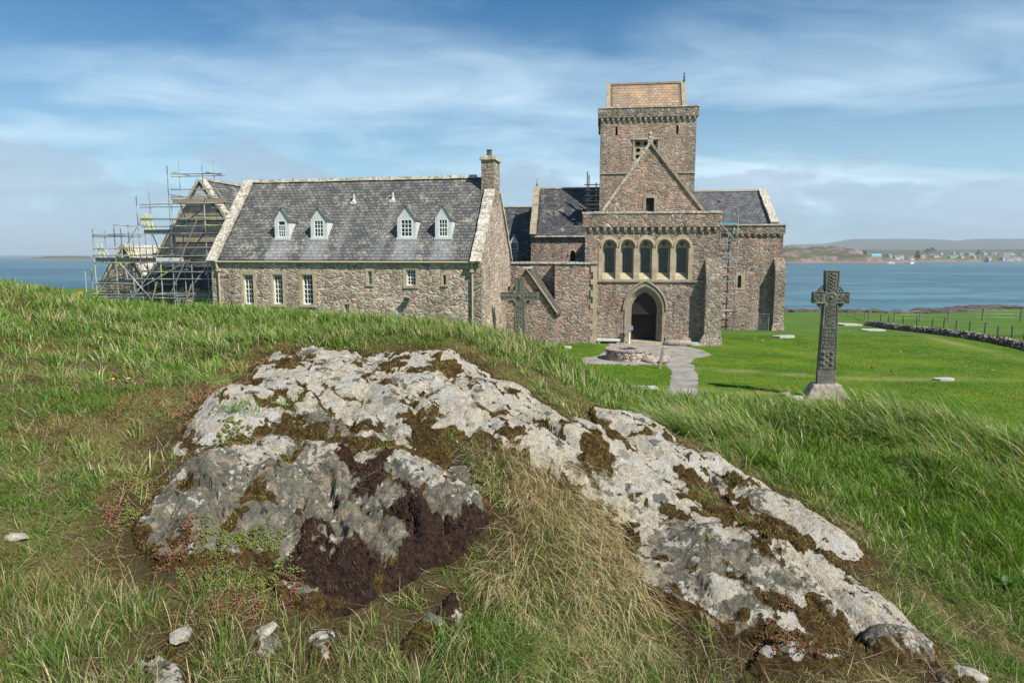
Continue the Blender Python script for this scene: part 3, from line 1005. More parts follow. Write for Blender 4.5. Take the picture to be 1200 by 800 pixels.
def scatter(n, y0, y1, side=1.25):
    """random ground points inside the wedge seen by the camera, denser close by (density ~ 1/Y)"""
    u = RNG.random(n); Y = y0 + (y1 - y0) * u
    X = (RNG.random(n) * 2 - 1) * (.80 * Y + side) 
    keep = RNG.random(n) < (.80 * Y + side) / (.80 * y1 + side) * (y1 / Y) * .5 + 0
    return X, Y


def lerp_cols(t, cols):
    cols = np.array(cols, float); t = np.clip(t, 0, .9999) * (len(cols) - 1)
    i = t.astype(int); f = (t - i)[:, None]
    return cols[i] * (1 - f) + cols[i + 1] * f


GREEN = [(.034, .090, .006), (.075, .175, .010), (.14, .265, .020), (.24, .36, .045)]
OLIVE = [(.14, .165, .03), (.25, .26, .06), (.36, .32, .11), (.42, .35, .16)]
STRAW = [(.30, .22, .11), (.47, .37, .20), (.62, .51, .31), (.72, .63, .43)]
RUST = [(.12, .055, .018), (.20, .10, .03), (.27, .16, .05)]
MOSSC = [(.040, .024, .010), (.10, .058, .018), (.20, .12, .028), (.27, .21, .045), (.17, .19, .035)]
DMOSS = [(.022, .013, .010), (.052, .028, .021), (.085, .045, .032), (.15, .085, .045)]


def on_rock(X, Y):
    """1 where bare or mossy rock stands clear of the soil"""
    r = np.zeros(len(X)); near = (X > -3) & (X < 3.4) & (Y > 1.9) & (Y < 7.3)
    z = np.array(ground_z(X, Y)); moss = np.zeros(len(X)); dark = np.zeros(len(X))
    rise, D, c, m, d = rock_fields(X[near], Y[near])
    r[near] = (D > -.01) & (rise > -.005)
    z[near] = np.where(rise > 0, z[near] + rise, z[near])
    moss[near] = m * (D > -.04); dark[near] = d
    Dd = np.full(len(X), -9.0); Dd[near] = D
    return r.astype(bool), z, moss, dark, Dd


def zones(X, Y):
    """lushness 0..1 of the grass (tall and green) by place"""
    right = sstep(.25, 1.2, (X - 0.9) * .62 + (Y - 4.5) * .40 - .15)            # beyond the ridges, right
    crest = sstep(6.2, 7.6, Y)
    patch = fbm(X * .9 + 3, Y * .9, 201, 4)
    left = sstep(.45, .62, fbm(X * 1.6, Y * 1.6, 203, 4))
    return right, crest, patch, left


def make_grass():
    g = Blades(); dry = Blades()
    # short sward everywhere
    n = 500000
    u = RNG.random(n)
    Y = 1.75 * (13.5 / 1.75) ** (u ** .80)
    X = (RNG.random(n) * 2 - 1) * (.80 * Y + .5)
    rock, Z, moss, dark, D = on_rock(X, Y)
    right, crest, patch, left = zones(X, Y)
    sed = np.max([sdist(X, Y, p) for p in SEDUM_W], axis=0)
    strawd = sdist(X + (fbm(X * 6, Y * 6, 301) - .5) * .3, Y, STRAW_W)
    lush = np.clip(np.maximum(right, crest * .6) + (patch - .5) * .7, 0, 1)
    bare = sstep(.56, .66, fbm(X * 2.3 + 5, Y * 2.3, 207, 4)) * (1 - lush) * .35
    apr = sdist(X + (fbm(X * 6, Y * 6, 306) - .5) * .2, Y, APRON_W)
    rust = np.clip(sstep(-.55, -.05, D) * sstep(4.6, 5.6, Y + .3 * X) + 1.0 * sstep(.50, .60, fbm(X * 1.5 + 8, Y * 1.5, 208, 4)), 0, 1) * (1 - lush)
    keep = ~rock & (RNG.random(n) > .75 * sstep(-.02, .06, apr)) & (RNG.random(n) > bare) & (RNG.random(n) > .85 * sstep(-.02, .06, sed)) & (RNG.random(n) > .55 * sstep(-.14, -.02, D) * (strawd < -.05)) & (moss < .6)
    X, Y, Z, lush, patch, D, left, right, crest, strawd, rust, apr = [a[keep] for a in (X, Y, Z, lush, patch, D, left, right, crest, strawd, rust, apr)]
    n = len(X)
    fs = np.clip(Y / 3.2, .8, 2.8)
    clump = fbm(X * 5, Y * 5, 211, 3)
    L = (.020 + .038 * RNG.random(n)) * (1 + 2.2 * lush) * (.45 + 1.1 * clump) * (1 + .3 * (fs - 1))
    Wd = .0024 * fs * (.7 + .7 * RNG.random(n)) * (1 + .35 * lush)
    az = RNG.random(n) * 2 * math.pi
    az = np.where(RNG.random(n) < .5, R(165) + RNG.normal(0, .6, n), az)
    edge = sstep(-.30, -.03, D) * (1 - lush * .6)
    dryness = np.clip(.27 + (fbm(X * 2.2, Y * 2.2, 215, 4) - .5) * 2.4 - lush * .50 + edge * .35 + RNG.normal(0, .20, n), 0, 1)
    c = lerp_cols(RNG.random(n) * .8 + lush * .15, GREEN)
    isd = RNG.random(n) < dryness * .72
    c2 = lerp_cols(RNG.random(n), OLIVE); c3 = lerp_cols(RNG.random(n) * .8, STRAW); cr = lerp_cols(RNG.random(n), RUST)
    pick = RNG.random(n)
    cd = np.where((pick < .40)[:, None], c2, np.where((pick < .86)[:, None], c3, cr))
    c = np.where(isd[:, None], cd, c)
    bz = sstep(.50, .62, fbm(X * 2.3 + 5, Y * 2.3, 207, 4)) * (1 - lush)
    isr = RNG.random(n) < rust * .82
    c = np.where(isr[:, None], lerp_cols(RNG.random(n), [(.14, .065, .018), (.27, .14, .035), (.38, .26, .07), (.26, .26, .05)]), c); L = np.where(isr, L * .55, L)
    isd2 = RNG.random(n) < bz * .75
    c = np.where((isd2 & ~isd)[:, None], lerp_cols(RNG.random(n), [(.16, .11, .05), (.34, .26, .13), (.50, .41, .25)]), c); isd = isd | isd2
    L = np.where(isd2, L * .6, L)
    lean = np.abs(RNG.normal(.25, .35, n)) + np.where(isd, .75, .15)
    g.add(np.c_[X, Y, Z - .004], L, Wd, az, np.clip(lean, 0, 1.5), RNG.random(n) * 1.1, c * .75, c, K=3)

    # tufts: long blades fanning from common roots
    def tufts(X, Y, nb, Lm, wm, cols, dryf, windaz, wind, spread=.03, K=4, tipdry=.25, lean0=.30, bend0=.9, target=g):
        N = len(X)
        if not N: return
        rr, Z0, _, _, _ = on_rock(X, Y)
        sel = ~rr; X, Y, Z0 = X[sel], Y[sel], Z0[sel]
        Lm = np.broadcast_to(Lm, (N,))[sel]; dryf = np.broadcast_to(dryf, (N,))[sel]; N = len(X)
        idx = np.repeat(np.arange(N), nb); M = len(idx)
        a = RNG.random(M) * 2 * math.pi; r = spread * np.sqrt(RNG.random(M)) * (1 + .12 * Y[idx])
        x = X[idx] + r * np.cos(a); y = Y[idx] + r * np.sin(a)
        z = ground_z(x, y) - .006
        fs = np.clip(Y[idx] / 3.2, .8, 2.6)
        L = Lm[idx] * (.45 + .75 * RNG.random(M))
        w_ = wm * fs * np.exp(RNG.normal(-.05, .42, M))
        vx = np.cos(a) * .8 + np.cos(windaz) * wind; vy = np.sin(a) * .8 + np.sin(windaz) * wind
        az = np.arctan2(vy, vx) + RNG.normal(0, .42, M)
        lean = lean0 * (.3 + RNG.random(M)) * np.hypot(vx, vy)
        bend = bend0 * (.3 + RNG.random(M)) 
        tone = np.repeat(RNG.normal(0, .20, N), nb)
        c = lerp_cols(np.clip(RNG.random(M) * .75 + tone + .1, 0, 1), cols)
        isd = RNG.random(M) < dryf[idx]
        c = np.where(isd[:, None], lerp_cols(RNG.random(M), STRAW), c)
        tip = np.where((RNG.random(M) < tipdry)[:, None], lerp_cols(RNG.random(M) * .6, STRAW) * .8 + c * .2, c * 1.1)
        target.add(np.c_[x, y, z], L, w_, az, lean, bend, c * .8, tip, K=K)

    WIND = R(160)
    # left slope: scattered green tussocks
    X = RNG.uniform(-8, 1.2, 2300); Y = RNG.uniform(1.9, 8.6, 2300)
    ok = (np.abs(X) < .8 * Y + .5) & (vnoise(X * 1.4, Y * 1.4, 221) > .44) & (ROCK_ALL(X, Y) < -.10)
    X, Y = X[ok], Y[ok]
    tufts(X, Y, 24, .075 + .06 * RNG.random(len(X)), .0030, GREEN, .20, WIND, .7, .035, bend0=1.2)
    X = RNG.uniform(-8, -1.6, 1500); Y = RNG.uniform(5.0, 8.8, 1500)
    ok = (np.abs(X) < .8 * Y + .5) & (vnoise(X * 1.1, Y * 1.1, 223) > .40) & (ROCK_ALL(X, Y) < -.3); X, Y = X[ok], Y[ok]
    tufts(X, Y, 22, .10 + .07 * RNG.random(len(X)), .0030, GREEN, .12, WIND, .9, .04, bend0=1.1)
    # crest: dense upright grass that cuts the outline of the hill
    X = RNG.uniform(-9.5, 9.5, 5200); Y = RNG.uniform(6.7, 10.6, 5200)
    ok = (ROCK_ALL(X, Y) < -.15) & (np.abs(X) < .8 * Y + .6)
    X, Y = X[ok], Y[ok]
    tufts(X, Y, 20, .11 + .12 * RNG.random(len(X)) * sstep(-1.5, 1.0, X) + .05 * RNG.random(len(X)), .0028, [(.07, .13, .015), (.13, .22, .03), (.21, .30, .06), (.28, .34, .10)], .20, WIND, .8, .05, lean0=.25, bend0=.7)
    # right slope: lush long grass bent by the wind
    X = RNG.uniform(.2, 9.0, 7000); Y = RNG.uniform(2.4, 9.0, 7000)
    rt, cr_, pt, lf = zones(X, Y)
    ok = (np.abs(X) < .8 * Y + .5) & (RNG.random(len(X)) < sstep(.1, .6, rt)) & (ROCK_ALL(X, Y) < -.06)
    X, Y = X[ok], Y[ok]
    tall = sstep(.40, .62, fbm(X * .8, Y * .8, 231, 3))
    dens = sstep(4.2, 6.2, Y)
    tufts(X, Y, 26, .10 + .08 * RNG.random(len(X)) + .14 * tall * dens, .0034, GREEN, .06 + .12 * (1 - tall), WIND, .6, .05, lean0=.36, bend0=1.25)
    k = RNG.random(len(X)) < .30
    tufts(X[k], Y[k], 9, .07 + .07 * RNG.random(int(k.sum())), .0085, [(.035, .095, .012), (.075, .17, .02), (.14, .25, .035)], .03, WIND, .15, .04, lean0=.8, bend0=1.0, tipdry=.1)
    # very long windswept tussocks along the right crest
    X = np.r_[RNG.uniform(1.35, 2.3, 110), RNG.uniform(2.9, 8.0, 430), RNG.uniform(3.3, 6.5, 190)]
    Y = np.r_[RNG.uniform(5.6, 6.4, 110), RNG.uniform(6.2, 8.0, 430), RNG.uniform(4.8, 6.2, 190)]
    tufts(X, Y, 34, .33 + .22 * RNG.random(len(X)), .0036, [(.05, .115, .012), (.10, .19, .02), (.17, .27, .04), (.26, .33, .09)], .07, WIND, 1.6, .08, K=6, lean0=.38, bend0=1.4)
    # straw hollow between the rocks, combed down towards the camera
    n = 21000
    X = RNG.uniform(-.7, 1.1, n); Y = RNG.uniform(1.9, 4.6, n)
    d = sdist(X + (fbm(X * 6, Y * 6, 301) - .5) * .3, Y, STRAW_W)
    ok = d > -.05; X, Y, d = X[ok], Y[ok], d[ok]; n = len(X)
    Z = ground_z(X, Y)
    streak = fbm(X * 9, Y * 1.6, 303, 3)
    green = np.clip((2.95 - Y) * .9 + (streak - .5) * 1.6 + (.35 - X) * .6, .08, .85)
    L = (.16 + .14 * RNG.random(n)) * (.7 + .7 * streak)
    az = R(-84) + RNG.normal(0, .45, n) + (streak - .5) * 1.8
    isg = RNG.random(n) < green
    c = np.where(isg[:, None], lerp_cols(RNG.random(n), [(.06, .14, .014), (.14, .27, .03), (.26, .40, .08)]), lerp_cols(RNG.random(n), [(.30, .20, .09), (.58, .44, .23), (.76, .62, .37), (.86, .76, .52)]))
    lean = np.where(isg, .25 + .4 * RNG.random(n), .40 + .55 * RNG.random(n))
    dry.add(np.c_[X, Y, Z - .005], L, .0021 * (.6 + .8 * RNG.random(n)), az, lean, .6 + 1.2 * RNG.random(n), c * .85, c, K=6)
    # mixed green and straw along the bottom of the view
    X = RNG.uniform(-2.3, .9, 1000); Y = RNG.uniform(1.75, 2.6, 1000)
    ok = (ROCK_ALL(X, Y) < -.03) & (np.max([sdist(X, Y, p) for p in SEDUM_W], axis=0) < -.02) & (sdist(X, Y, MOSS_W[0]) < -.03); X, Y = X[ok], Y[ok]
    tufts(X, Y, 20, .07 + .09 * RNG.random(len(X)), .0024, [(.06, .13, .012), (.12, .23, .03), (.2, .32, .06)], .34, R(-60), .3, .04, K=5, target=g)
    # loose dead stalks lying in the turf
    n = 16000
    X = RNG.uniform(-4.5, 3.6, n); Y = RNG.uniform(1.9, 5.5, n)
    rk, Z, mo, dk, D = on_rock(X, Y)
    ok = (~rk) | (RNG.random(n) < .05); X, Y, Z = X[ok], Y[ok], Z[ok]; n = len(X)
    dry.add(np.c_[X, Y, Z + .008], .05 + .12 * RNG.random(n), .0019, RNG.random(n) * 6.28, 1.15 + .3 * RNG.random(n), RNG.normal(0, .5, n), lerp_cols(RNG.random(n), STRAW), K=3)
    # small tufts rooted in seams of the rock
    TP = hits([(432 + i * 3, 0) for i in range(0)]) if False else []
    for (px, py, k, LL) in [(280, 500, 5, .11), (292, 496, 5, .12), (330, 492, 4, .11), (345, 490, 3, .09), (265, 500, 3, .07), (530, 520, 4, .06), (450, 532, 3, .06), (590, 545, 5, .09), (815, 600, 4, .06), (870, 620, 4, .06), (780, 560, 3, .05), (860, 580, 4, .06), (935, 640, 4, .06), (560, 760, 6, .16), (100 + 420, 775, 6, .2), (610, 760, 6, .2)]:
        wx, wy = hits([(px, py)])[0]
        M = k * 9
        x = wx + RNG.normal(0, .035, M); y = wy + RNG.normal(0, .03, M)
        _, z, _, _, _ = on_rock(x, y)
        g.add(np.c_[x, y, z - .005], LL * (.5 + .7 * RNG.random(M)), .0034, RNG.random(M) * 6.28, .15 + .5 * RNG.random(M), .2 + .8 * RNG.random(M), lerp_cols(RNG.random(M), [(.05, .13, .012), (.12, .25, .03)]), lerp_cols(RNG.random(M), [(.10, .2, .03), (.2, .34, .07)]), K=4)
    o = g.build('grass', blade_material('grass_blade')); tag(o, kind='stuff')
    o = dry.build('dry_grass', blade_material('straw_blade', .38)); tag(o, kind='stuff')


make_grass()


def make_moss():
    b = Blades()
    n = 230000
    X = RNG.uniform(-2.9, 3.3, n); Y = 2.1 * (7.0 / 2.1) ** RNG.random(n)
    ok = ROCK_ALL(X, Y) > -.30; X, Y = X[ok], Y[ok]
    rk, Z, mo, dk, D = on_rock(X, Y)
    lineout = sstep(-.28, -.02, D) * (D < .0) * .8 * sstep(.42, .55, fbm(X * 5, Y * 5, 401, 3))
    apr = sstep(-.02, .08, sdist(X + (fbm(X * 6, Y * 6, 306) - .5) * .2, Y, APRON_W)) * ~rk
    p = np.maximum(np.where(rk, sstep(.5, .8, mo), 0), np.maximum(lineout, apr))
    dk = np.maximum(dk, apr * sstep(.5, .6, fbm(X * 3, Y * 3, 407, 3)))
    sel = (RNG.random(len(X)) < p) & (sdist(X, Y, STRAW_W) < .02)
    X, Y, Z, dk = X[sel], Y[sel], Z[sel], dk[sel]; n = len(X)
    fs = np.clip(Y / 3, .8, 2.2)
    t = np.clip(fbm(X * 8, Y * 8, 403, 3) * 2.2 - .62 + RNG.normal(0, .12, n), 0, 1)
    c = np.where((dk > .4)[:, None], lerp_cols(RNG.random(n), DMOSS), lerp_cols(t, MOSSC))
    L = (.007 + .010 * RNG.random(n)) * (1 + .6 * (dk > .4)) * (.8 + .2 * fs)
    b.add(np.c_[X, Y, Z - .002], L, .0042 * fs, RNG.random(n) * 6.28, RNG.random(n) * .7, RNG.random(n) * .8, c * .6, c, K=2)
    o = b.build('moss', blade_material('moss_frond', .12, .8)); tag(o, kind='stuff')


make_moss()


def make_sedum():
    """fleshy stonecrop: tiny rosettes in red and green"""
    oc = np.array([(1, 0, 0), (0, 1, 0), (-1, 0, 0), (0, -1, 0), (0, 0, 1.2), (0, 0, -.6)], float)
    of = np.array([(0, 1, 4), (1, 2, 4), (2, 3, 4), (3, 0, 4), (1, 0, 5), (2, 1, 5), (3, 2, 5), (0, 3, 5)])
    pts = []
    for i, p in enumerate(SEDUM_W):
        if i == 0: dens0 = 2300
        else: dens0 = 3800
        a = np.array(p); lo, hi = a.min(0) - .05, a.max(0) + .05
        m = int(dens0 * (hi[0] - lo[0]) * (hi[1] - lo[1])) + 200
        X = RNG.uniform(lo[0], hi[0], m); Y = RNG.uniform(lo[1], hi[1], m)
        d = sdist(X, Y, p) + (fbm(X * 7, Y * 7, 501, 3) - .5) * .50
        s = (RNG.random(m) < sstep(-.02, .05, d) * .9)
        pts.append(np.c_[X[s], Y[s]])
    pts = np.concatenate(pts)
    _, Z, _, _, _ = on_rock(pts[:, 0], pts[:, 1])
    idx = np.repeat(np.arange(len(pts)), 6); M = len(idx)
    a = RNG.random(M) * 6.28; r = .011 * np.sqrt(RNG.random(M))
    fs = np.clip(pts[idx, 1] / 3, .8, 1.6)
    c0 = np.c_[pts[idx, 0] + r * np.cos(a), pts[idx, 1] + r * np.sin(a), Z[idx] + .004 + .012 * RNG.random(M) - r * .5]
    sz = (.0026 + .0032 * RNG.random(M)) * fs
    V = (c0[:, None, :] + oc[None] * sz[:, None, None]).reshape(-1, 3)
    F = (of[None] + (np.arange(M) * 6)[:, None, None]).reshape(-1, 3)
    red = sstep(.42, .60, fbm(pts[:, 0] * 4, pts[:, 1] * 4, 503, 3) + RNG.normal(0, .05, len(pts)))[idx]
    g_ = lerp_cols(RNG.random(M), [(.07, .10, .018), (.14, .17, .035), (.22, .24, .07)])
    r_ = lerp_cols(RNG.random(M), [(.09, .03, .022), (.19, .065, .045), (.28, .12, .08)])
    c = np.where((RNG.random(M) < red * .8)[:, None], r_, g_)
    c = np.repeat(np.c_[c, np.ones(M)], 8, axis=0)
    o = np_mesh('stonecrop', V, tris=F, mat=blade_material('stonecrop_leaf', .1, .45), attrs={'tint': ('FACE', 'FLOAT_COLOR', c)})
    tag(o, kind='stuff')


make_sedum()


def make_lawn_blades():
    """the short mown turf between the hillock and the abbey"""
    n = 230000
    Y = 17 + 32 * RNG.random(n) ** 1.3; X = RNG.uniform(-3, .78, n) * 1.0
    X = -.06 * Y + RNG.random(n) * (.86 * Y)
    g_ = sdist(X, Y, GRAVEL_W) + (fbm(X * 1.3, Y * 1.3, 4, 3) - .5) * .35
    u = (X - CFX) * math.cos(R(7)) - (Y - CFY) * math.sin(R(7)); v = (X - CFX) * math.sin(R(7)) + (Y - CFY) * math.cos(R(7))
    inside = (v > -.7) & (u < 5) | (v > 12.2) & (u < 10.5)
    hz_ = ground_z(X, Y)
    ok = (g_ < -.03) & ~inside & (hz_ < .6)
    X, Y, Z = X[ok], Y[ok], hz_[ok]; n = len(X)
    tr = np.full(X.shape, 1e9)
    for t in TRACKS_W: tr = np.minimum(tr, polydist(X, Y, t, False))
    tr = np.exp(-(tr / .42) ** 2)
    k = RNG.random(n) > tr * .8
    X, Y, Z, tr = X[k], Y[k], Z[k], tr[k]; n = len(X)
    t = fbm(X * .28, Y * .28, 601, 5) + .10 * (fbm(X * .9, Y * .9, 604, 3) - .5) + tr * .35; t2 = fbm(X * 2.5, Y * 2.5, 602, 3)
    c = lerp_cols(np.clip(t * 2.6 - .9 + RNG.normal(0, .12, n) + (t2 - .5) * .8, 0, 1), [(.045, .10, .005), (.09, .18, .008), (.16, .255, .018), (.23, .29, .035)])
    b = Blades()
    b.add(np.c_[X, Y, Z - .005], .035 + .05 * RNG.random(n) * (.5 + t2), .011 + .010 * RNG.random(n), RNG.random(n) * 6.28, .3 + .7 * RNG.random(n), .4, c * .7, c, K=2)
    # longer unmown tufts hugging the foot of walls and stones
    o = b.build('lawn_grass', bpy.data.materials['grass_blade']); tag(o, kind='stuff')


CFX, CFY = P(756, 402, 43.8)[:2]
make_lawn_blades()
# ------------------------------------------------------------------ building materials
def obj_co(n):
    return n.n('ShaderNodeTexCoord').outputs['Object']


def mat_rubble(name, pal, scale=2.6, mortar=(.34, .30, .25), val=1.0, squash=1.65, mw=.055, weather=.5):
    m, n = mat_new(name)
    ob = obj_co(n)
    wv = n.noise(ob, 1.9, 3, .6).outputs[1]
    o2 = n.vadd(ob, n.vmul(n.n('ShaderNodeVectorMath', {0: wv, 1: (.5, .5, .5)}, operation='SUBTRACT').outputs[0], (.28, .28, .22)))
    o2 = n.vmul(o2, (1, 1, squash))
    v1 = n.n('ShaderNodeTexVoronoi', {'Vector': o2, 'Scale': scale * 1.12, 'Randomness': .9}, feature='F1')
    v2 = n.n('ShaderNodeTexVoronoi', {'Vector': o2, 'Scale': scale * 1.12, 'Randomness': .9}, feature='DISTANCE_TO_EDGE')
    w1 = n.n('ShaderNodeTexVoronoi', {'Vector': n.vadd(o2, (3.3, 0, 1.7)), 'Scale': scale * .62, 'Randomness': .8}, feature='F1')
    w2 = n.n('ShaderNodeTexVoronoi', {'Vector': n.vadd(o2, (3.3, 0, 1.7)), 'Scale': scale * .62, 'Randomness': .8}, feature='DISTANCE_TO_EDGE')
    pick = n.ramp(n.noise(n.vmul(ob, (1, 1, 1.6)), .9, 3, .6).outputs[0], [(.53, 0.0), (.545, 1.0)])
    cellc = n.mix(pick, v1.outputs['Color'], w1.outputs['Color'])
    edge_d = n.n('ShaderNodeMix', {0: pick, 2: v2.outputs['Distance'], 3: w2.outputs['Distance']}, data_type='FLOAT').outputs[0]
    s = n.n('ShaderNodeSeparateXYZ', {0: cellc})
    k = len(pal); mean = [sum(c[j] for c in pal) / k for j in range(3)]
    pal = [tuple(c[j] * .66 + mean[j] * .34 for j in range(3)) for c in pal]
    base = n.ramp(s.outputs[0], [(i / k, c) for i, c in enumerate(pal)], 'CONSTANT')
    vv = n.math('ADD', n.math('MULTIPLY', s.outputs[1], .55), .74)
    fine = n.noise(ob, 9.0, 5, .7).outputs[0]
    base = n.mix(1.0, base, n.n('ShaderNodeCombineColor', {0: vv, 1: vv, 2: vv}).outputs[0], 'MULTIPLY')
    base = n.mix(.75, base, n.ramp(fine, [(.3, (.45, .44, .43)), (.5, (1.0, 1.0, 1.0)), (.7, (1.4, 1.36, 1.3))]), 'MULTIPLY')
    mt = n.mix(.6, mortar, n.ramp(fine, [(.3, (.4, .4, .4)), (.7, (1.3, 1.3, 1.3))]), 'MULTIPLY')
    mm = n.ramp(n.math('SUBTRACT', edge_d, n.math('MULTIPLY', n.math('SUBTRACT', fine, .5), .10)), [(mw * .4, 1.0), (mw * 1.5, 0.0)])
    col = n.mix(mm, base, mt)
    big = n.noise(n.vmul(ob, (1, 1, .6)), .45, 5, .65).outputs[0]
    col = n.mix(weather, col, n.ramp(big, [(.34, (.52, .50, .48)), (.5, (.95, .95, .95)), (.66, (1.28, 1.24, 1.18))]), 'MULTIPLY')
    stk = n.noise(n.vmul(ob, (1.6, 1.6, .16)), 1.4, 5, .65).outputs[0]
    col = n.mix(.55, col, n.ramp(stk, [(.36, (.62, .60, .58)), (.5, (1.0, 1.0, 1.0)), (.66, (1.14, 1.12, 1.08))]), 'MULTIPLY')
    col = n.n('ShaderNodeHueSaturation', {'Saturation': .94, 'Value': 1.0, 'Color': col}).outputs[0]
    if val != 1.0: col = n.mix(1.0, col, (val, val, val), 'MULTIPLY')
    h = n.math('ADD', n.math('MINIMUM', edge_d, .16), n.math('MULTIPLY', fine, .10))
    finish(n, col, .92, h, .9, .35, spec=.15)
    return m


PINK = [(.37, .20, .15), (.26, .23, .20), (.33, .25, .19), (.11, .10, .095), (.40, .26, .20), (.23, .19, .165), (.30, .17, .13), (.36, .31, .25), (.18, .165, .155), (.42, .30, .24)]
M = {}
M['rubble_light'] = mat_rubble('pink_granite_rubble', PINK, 3.0, (.42, .37, .30), 1.32, 1.95, .075)
M['rubble_church'] = mat_rubble('mixed_rubble', [(.33, .165, .12), (.20, .18, .16), (.28, .20, .155), (.09, .085, .08), (.36, .19, .14), (.17, .15, .135), (.30, .25, .20), (.23, .13, .10), (.13, .12, .115)], 3.3, (.32, .28, .225), 1.30, 1.95, .07)
M['rubble_tower'] = mat_rubble('warm_rubble', [(.38, .20, .145), (.27, .235, .19), (.40, .25, .17), (.14, .125, .11), (.36, .18, .13), (.25, .20, .165), (.38, .31, .23), (.33, .21, .15)], 3.2, (.36, .31, .245), 1.22, 2.1, .065)
M['rubble_grey'] = mat_rubble('grey_rubble', [(.20, .17, .14), (.11, .10, .09), (.26, .22, .17), (.16, .13, .11), (.30, .25, .19), (.22, .13, .10), (.07, .065, .06)], 3.4, (.27, .235, .185), 1.3, mw=.04)
M['rubble_buttress'] = mat_rubble('coursed_buttress_stone', [(.27, .23, .18), (.20, .175, .145), (.32, .27, .205), (.24, .185, .145), (.16, .14, .12), (.30, .24, .18)], 3.4, (.32, .28, .22), 1.18, 1.5, .05)


def mat_dressed(name, c1, c2, stain=.5, lich=0.0):
    m, n = mat_new(name)
    ob = obj_co(n)
    a = n.noise(ob, 1.6, 5, .65).outputs[0]; b = n.noise(ob, 14, 5, .7).outputs[0]
    col = n.ramp(a, [(.35, c1), (.65, c2)])
    col = n.mix(stain, col, n.ramp(b, [(.32, (.5, .48, .45)), (.5, (1, 1, 1)), (.7, (1.25, 1.22, 1.15))]), 'MULTIPLY')
    if lich:
        l = n.noise(n.vadd(ob, (5, 1, 2)), 6.5, 6, .72).outputs[0]
        col = n.mix(n.ramp(l, [(.47, 0), (.54, lich)]), col, (.66, .64, .58))
        l2 = n.noise(n.vadd(ob, (1, 7, 2)), 3.1, 6, .7).outputs[0]
        col = n.mix(n.ramp(l2, [(.55, 0), (.62, lich * .8)]), col, (.32, .23, .07))
    bl = n.n('ShaderNodeTexBrick', {'Vector': n.n('ShaderNodeCombineXYZ', {0: n.math('ADD', n.n('ShaderNodeSeparateXYZ', {0: ob}).outputs[0], n.n('ShaderNodeSeparateXYZ', {0: ob}).outputs[1]), 1: n.n('ShaderNodeSeparateXYZ', {0: ob}).outputs[2]}).outputs[0],
                                    'Color1': (1, 1, 1), 'Color2': (.86, .84, .80), 'Mortar': (.62, .58, .52), 'Scale': 1.0, 'Mortar Size': .008, 'Brick Width': .62, 'Row Height': .33})
    col = n.mix(.8, col, bl.outputs[0], 'MULTIPLY')
    finish(n, col, .9, b, .5, .02, spec=.2)
    return m


M['sandstone'] = mat_dressed('buff_sandstone', (.36, .29, .20), (.52, .45, .34))
M['sandstone_old'] = mat_dressed('weathered_sandstone', (.26, .225, .17), (.42, .37, .28), .7)
M['coping'] = mat_dressed('lichened_coping', (.27, .24, .20), (.42, .38, .32), .6, .85)
M['coping_clean'] = mat_dressed('plain_coping', (.40, .36, .30), (.54, .49, .41), .5, .3)
M['dark_stone'] = mat_dressed('shadowed_threshold_stone', (.20, .17, .14), (.30, .25, .2))


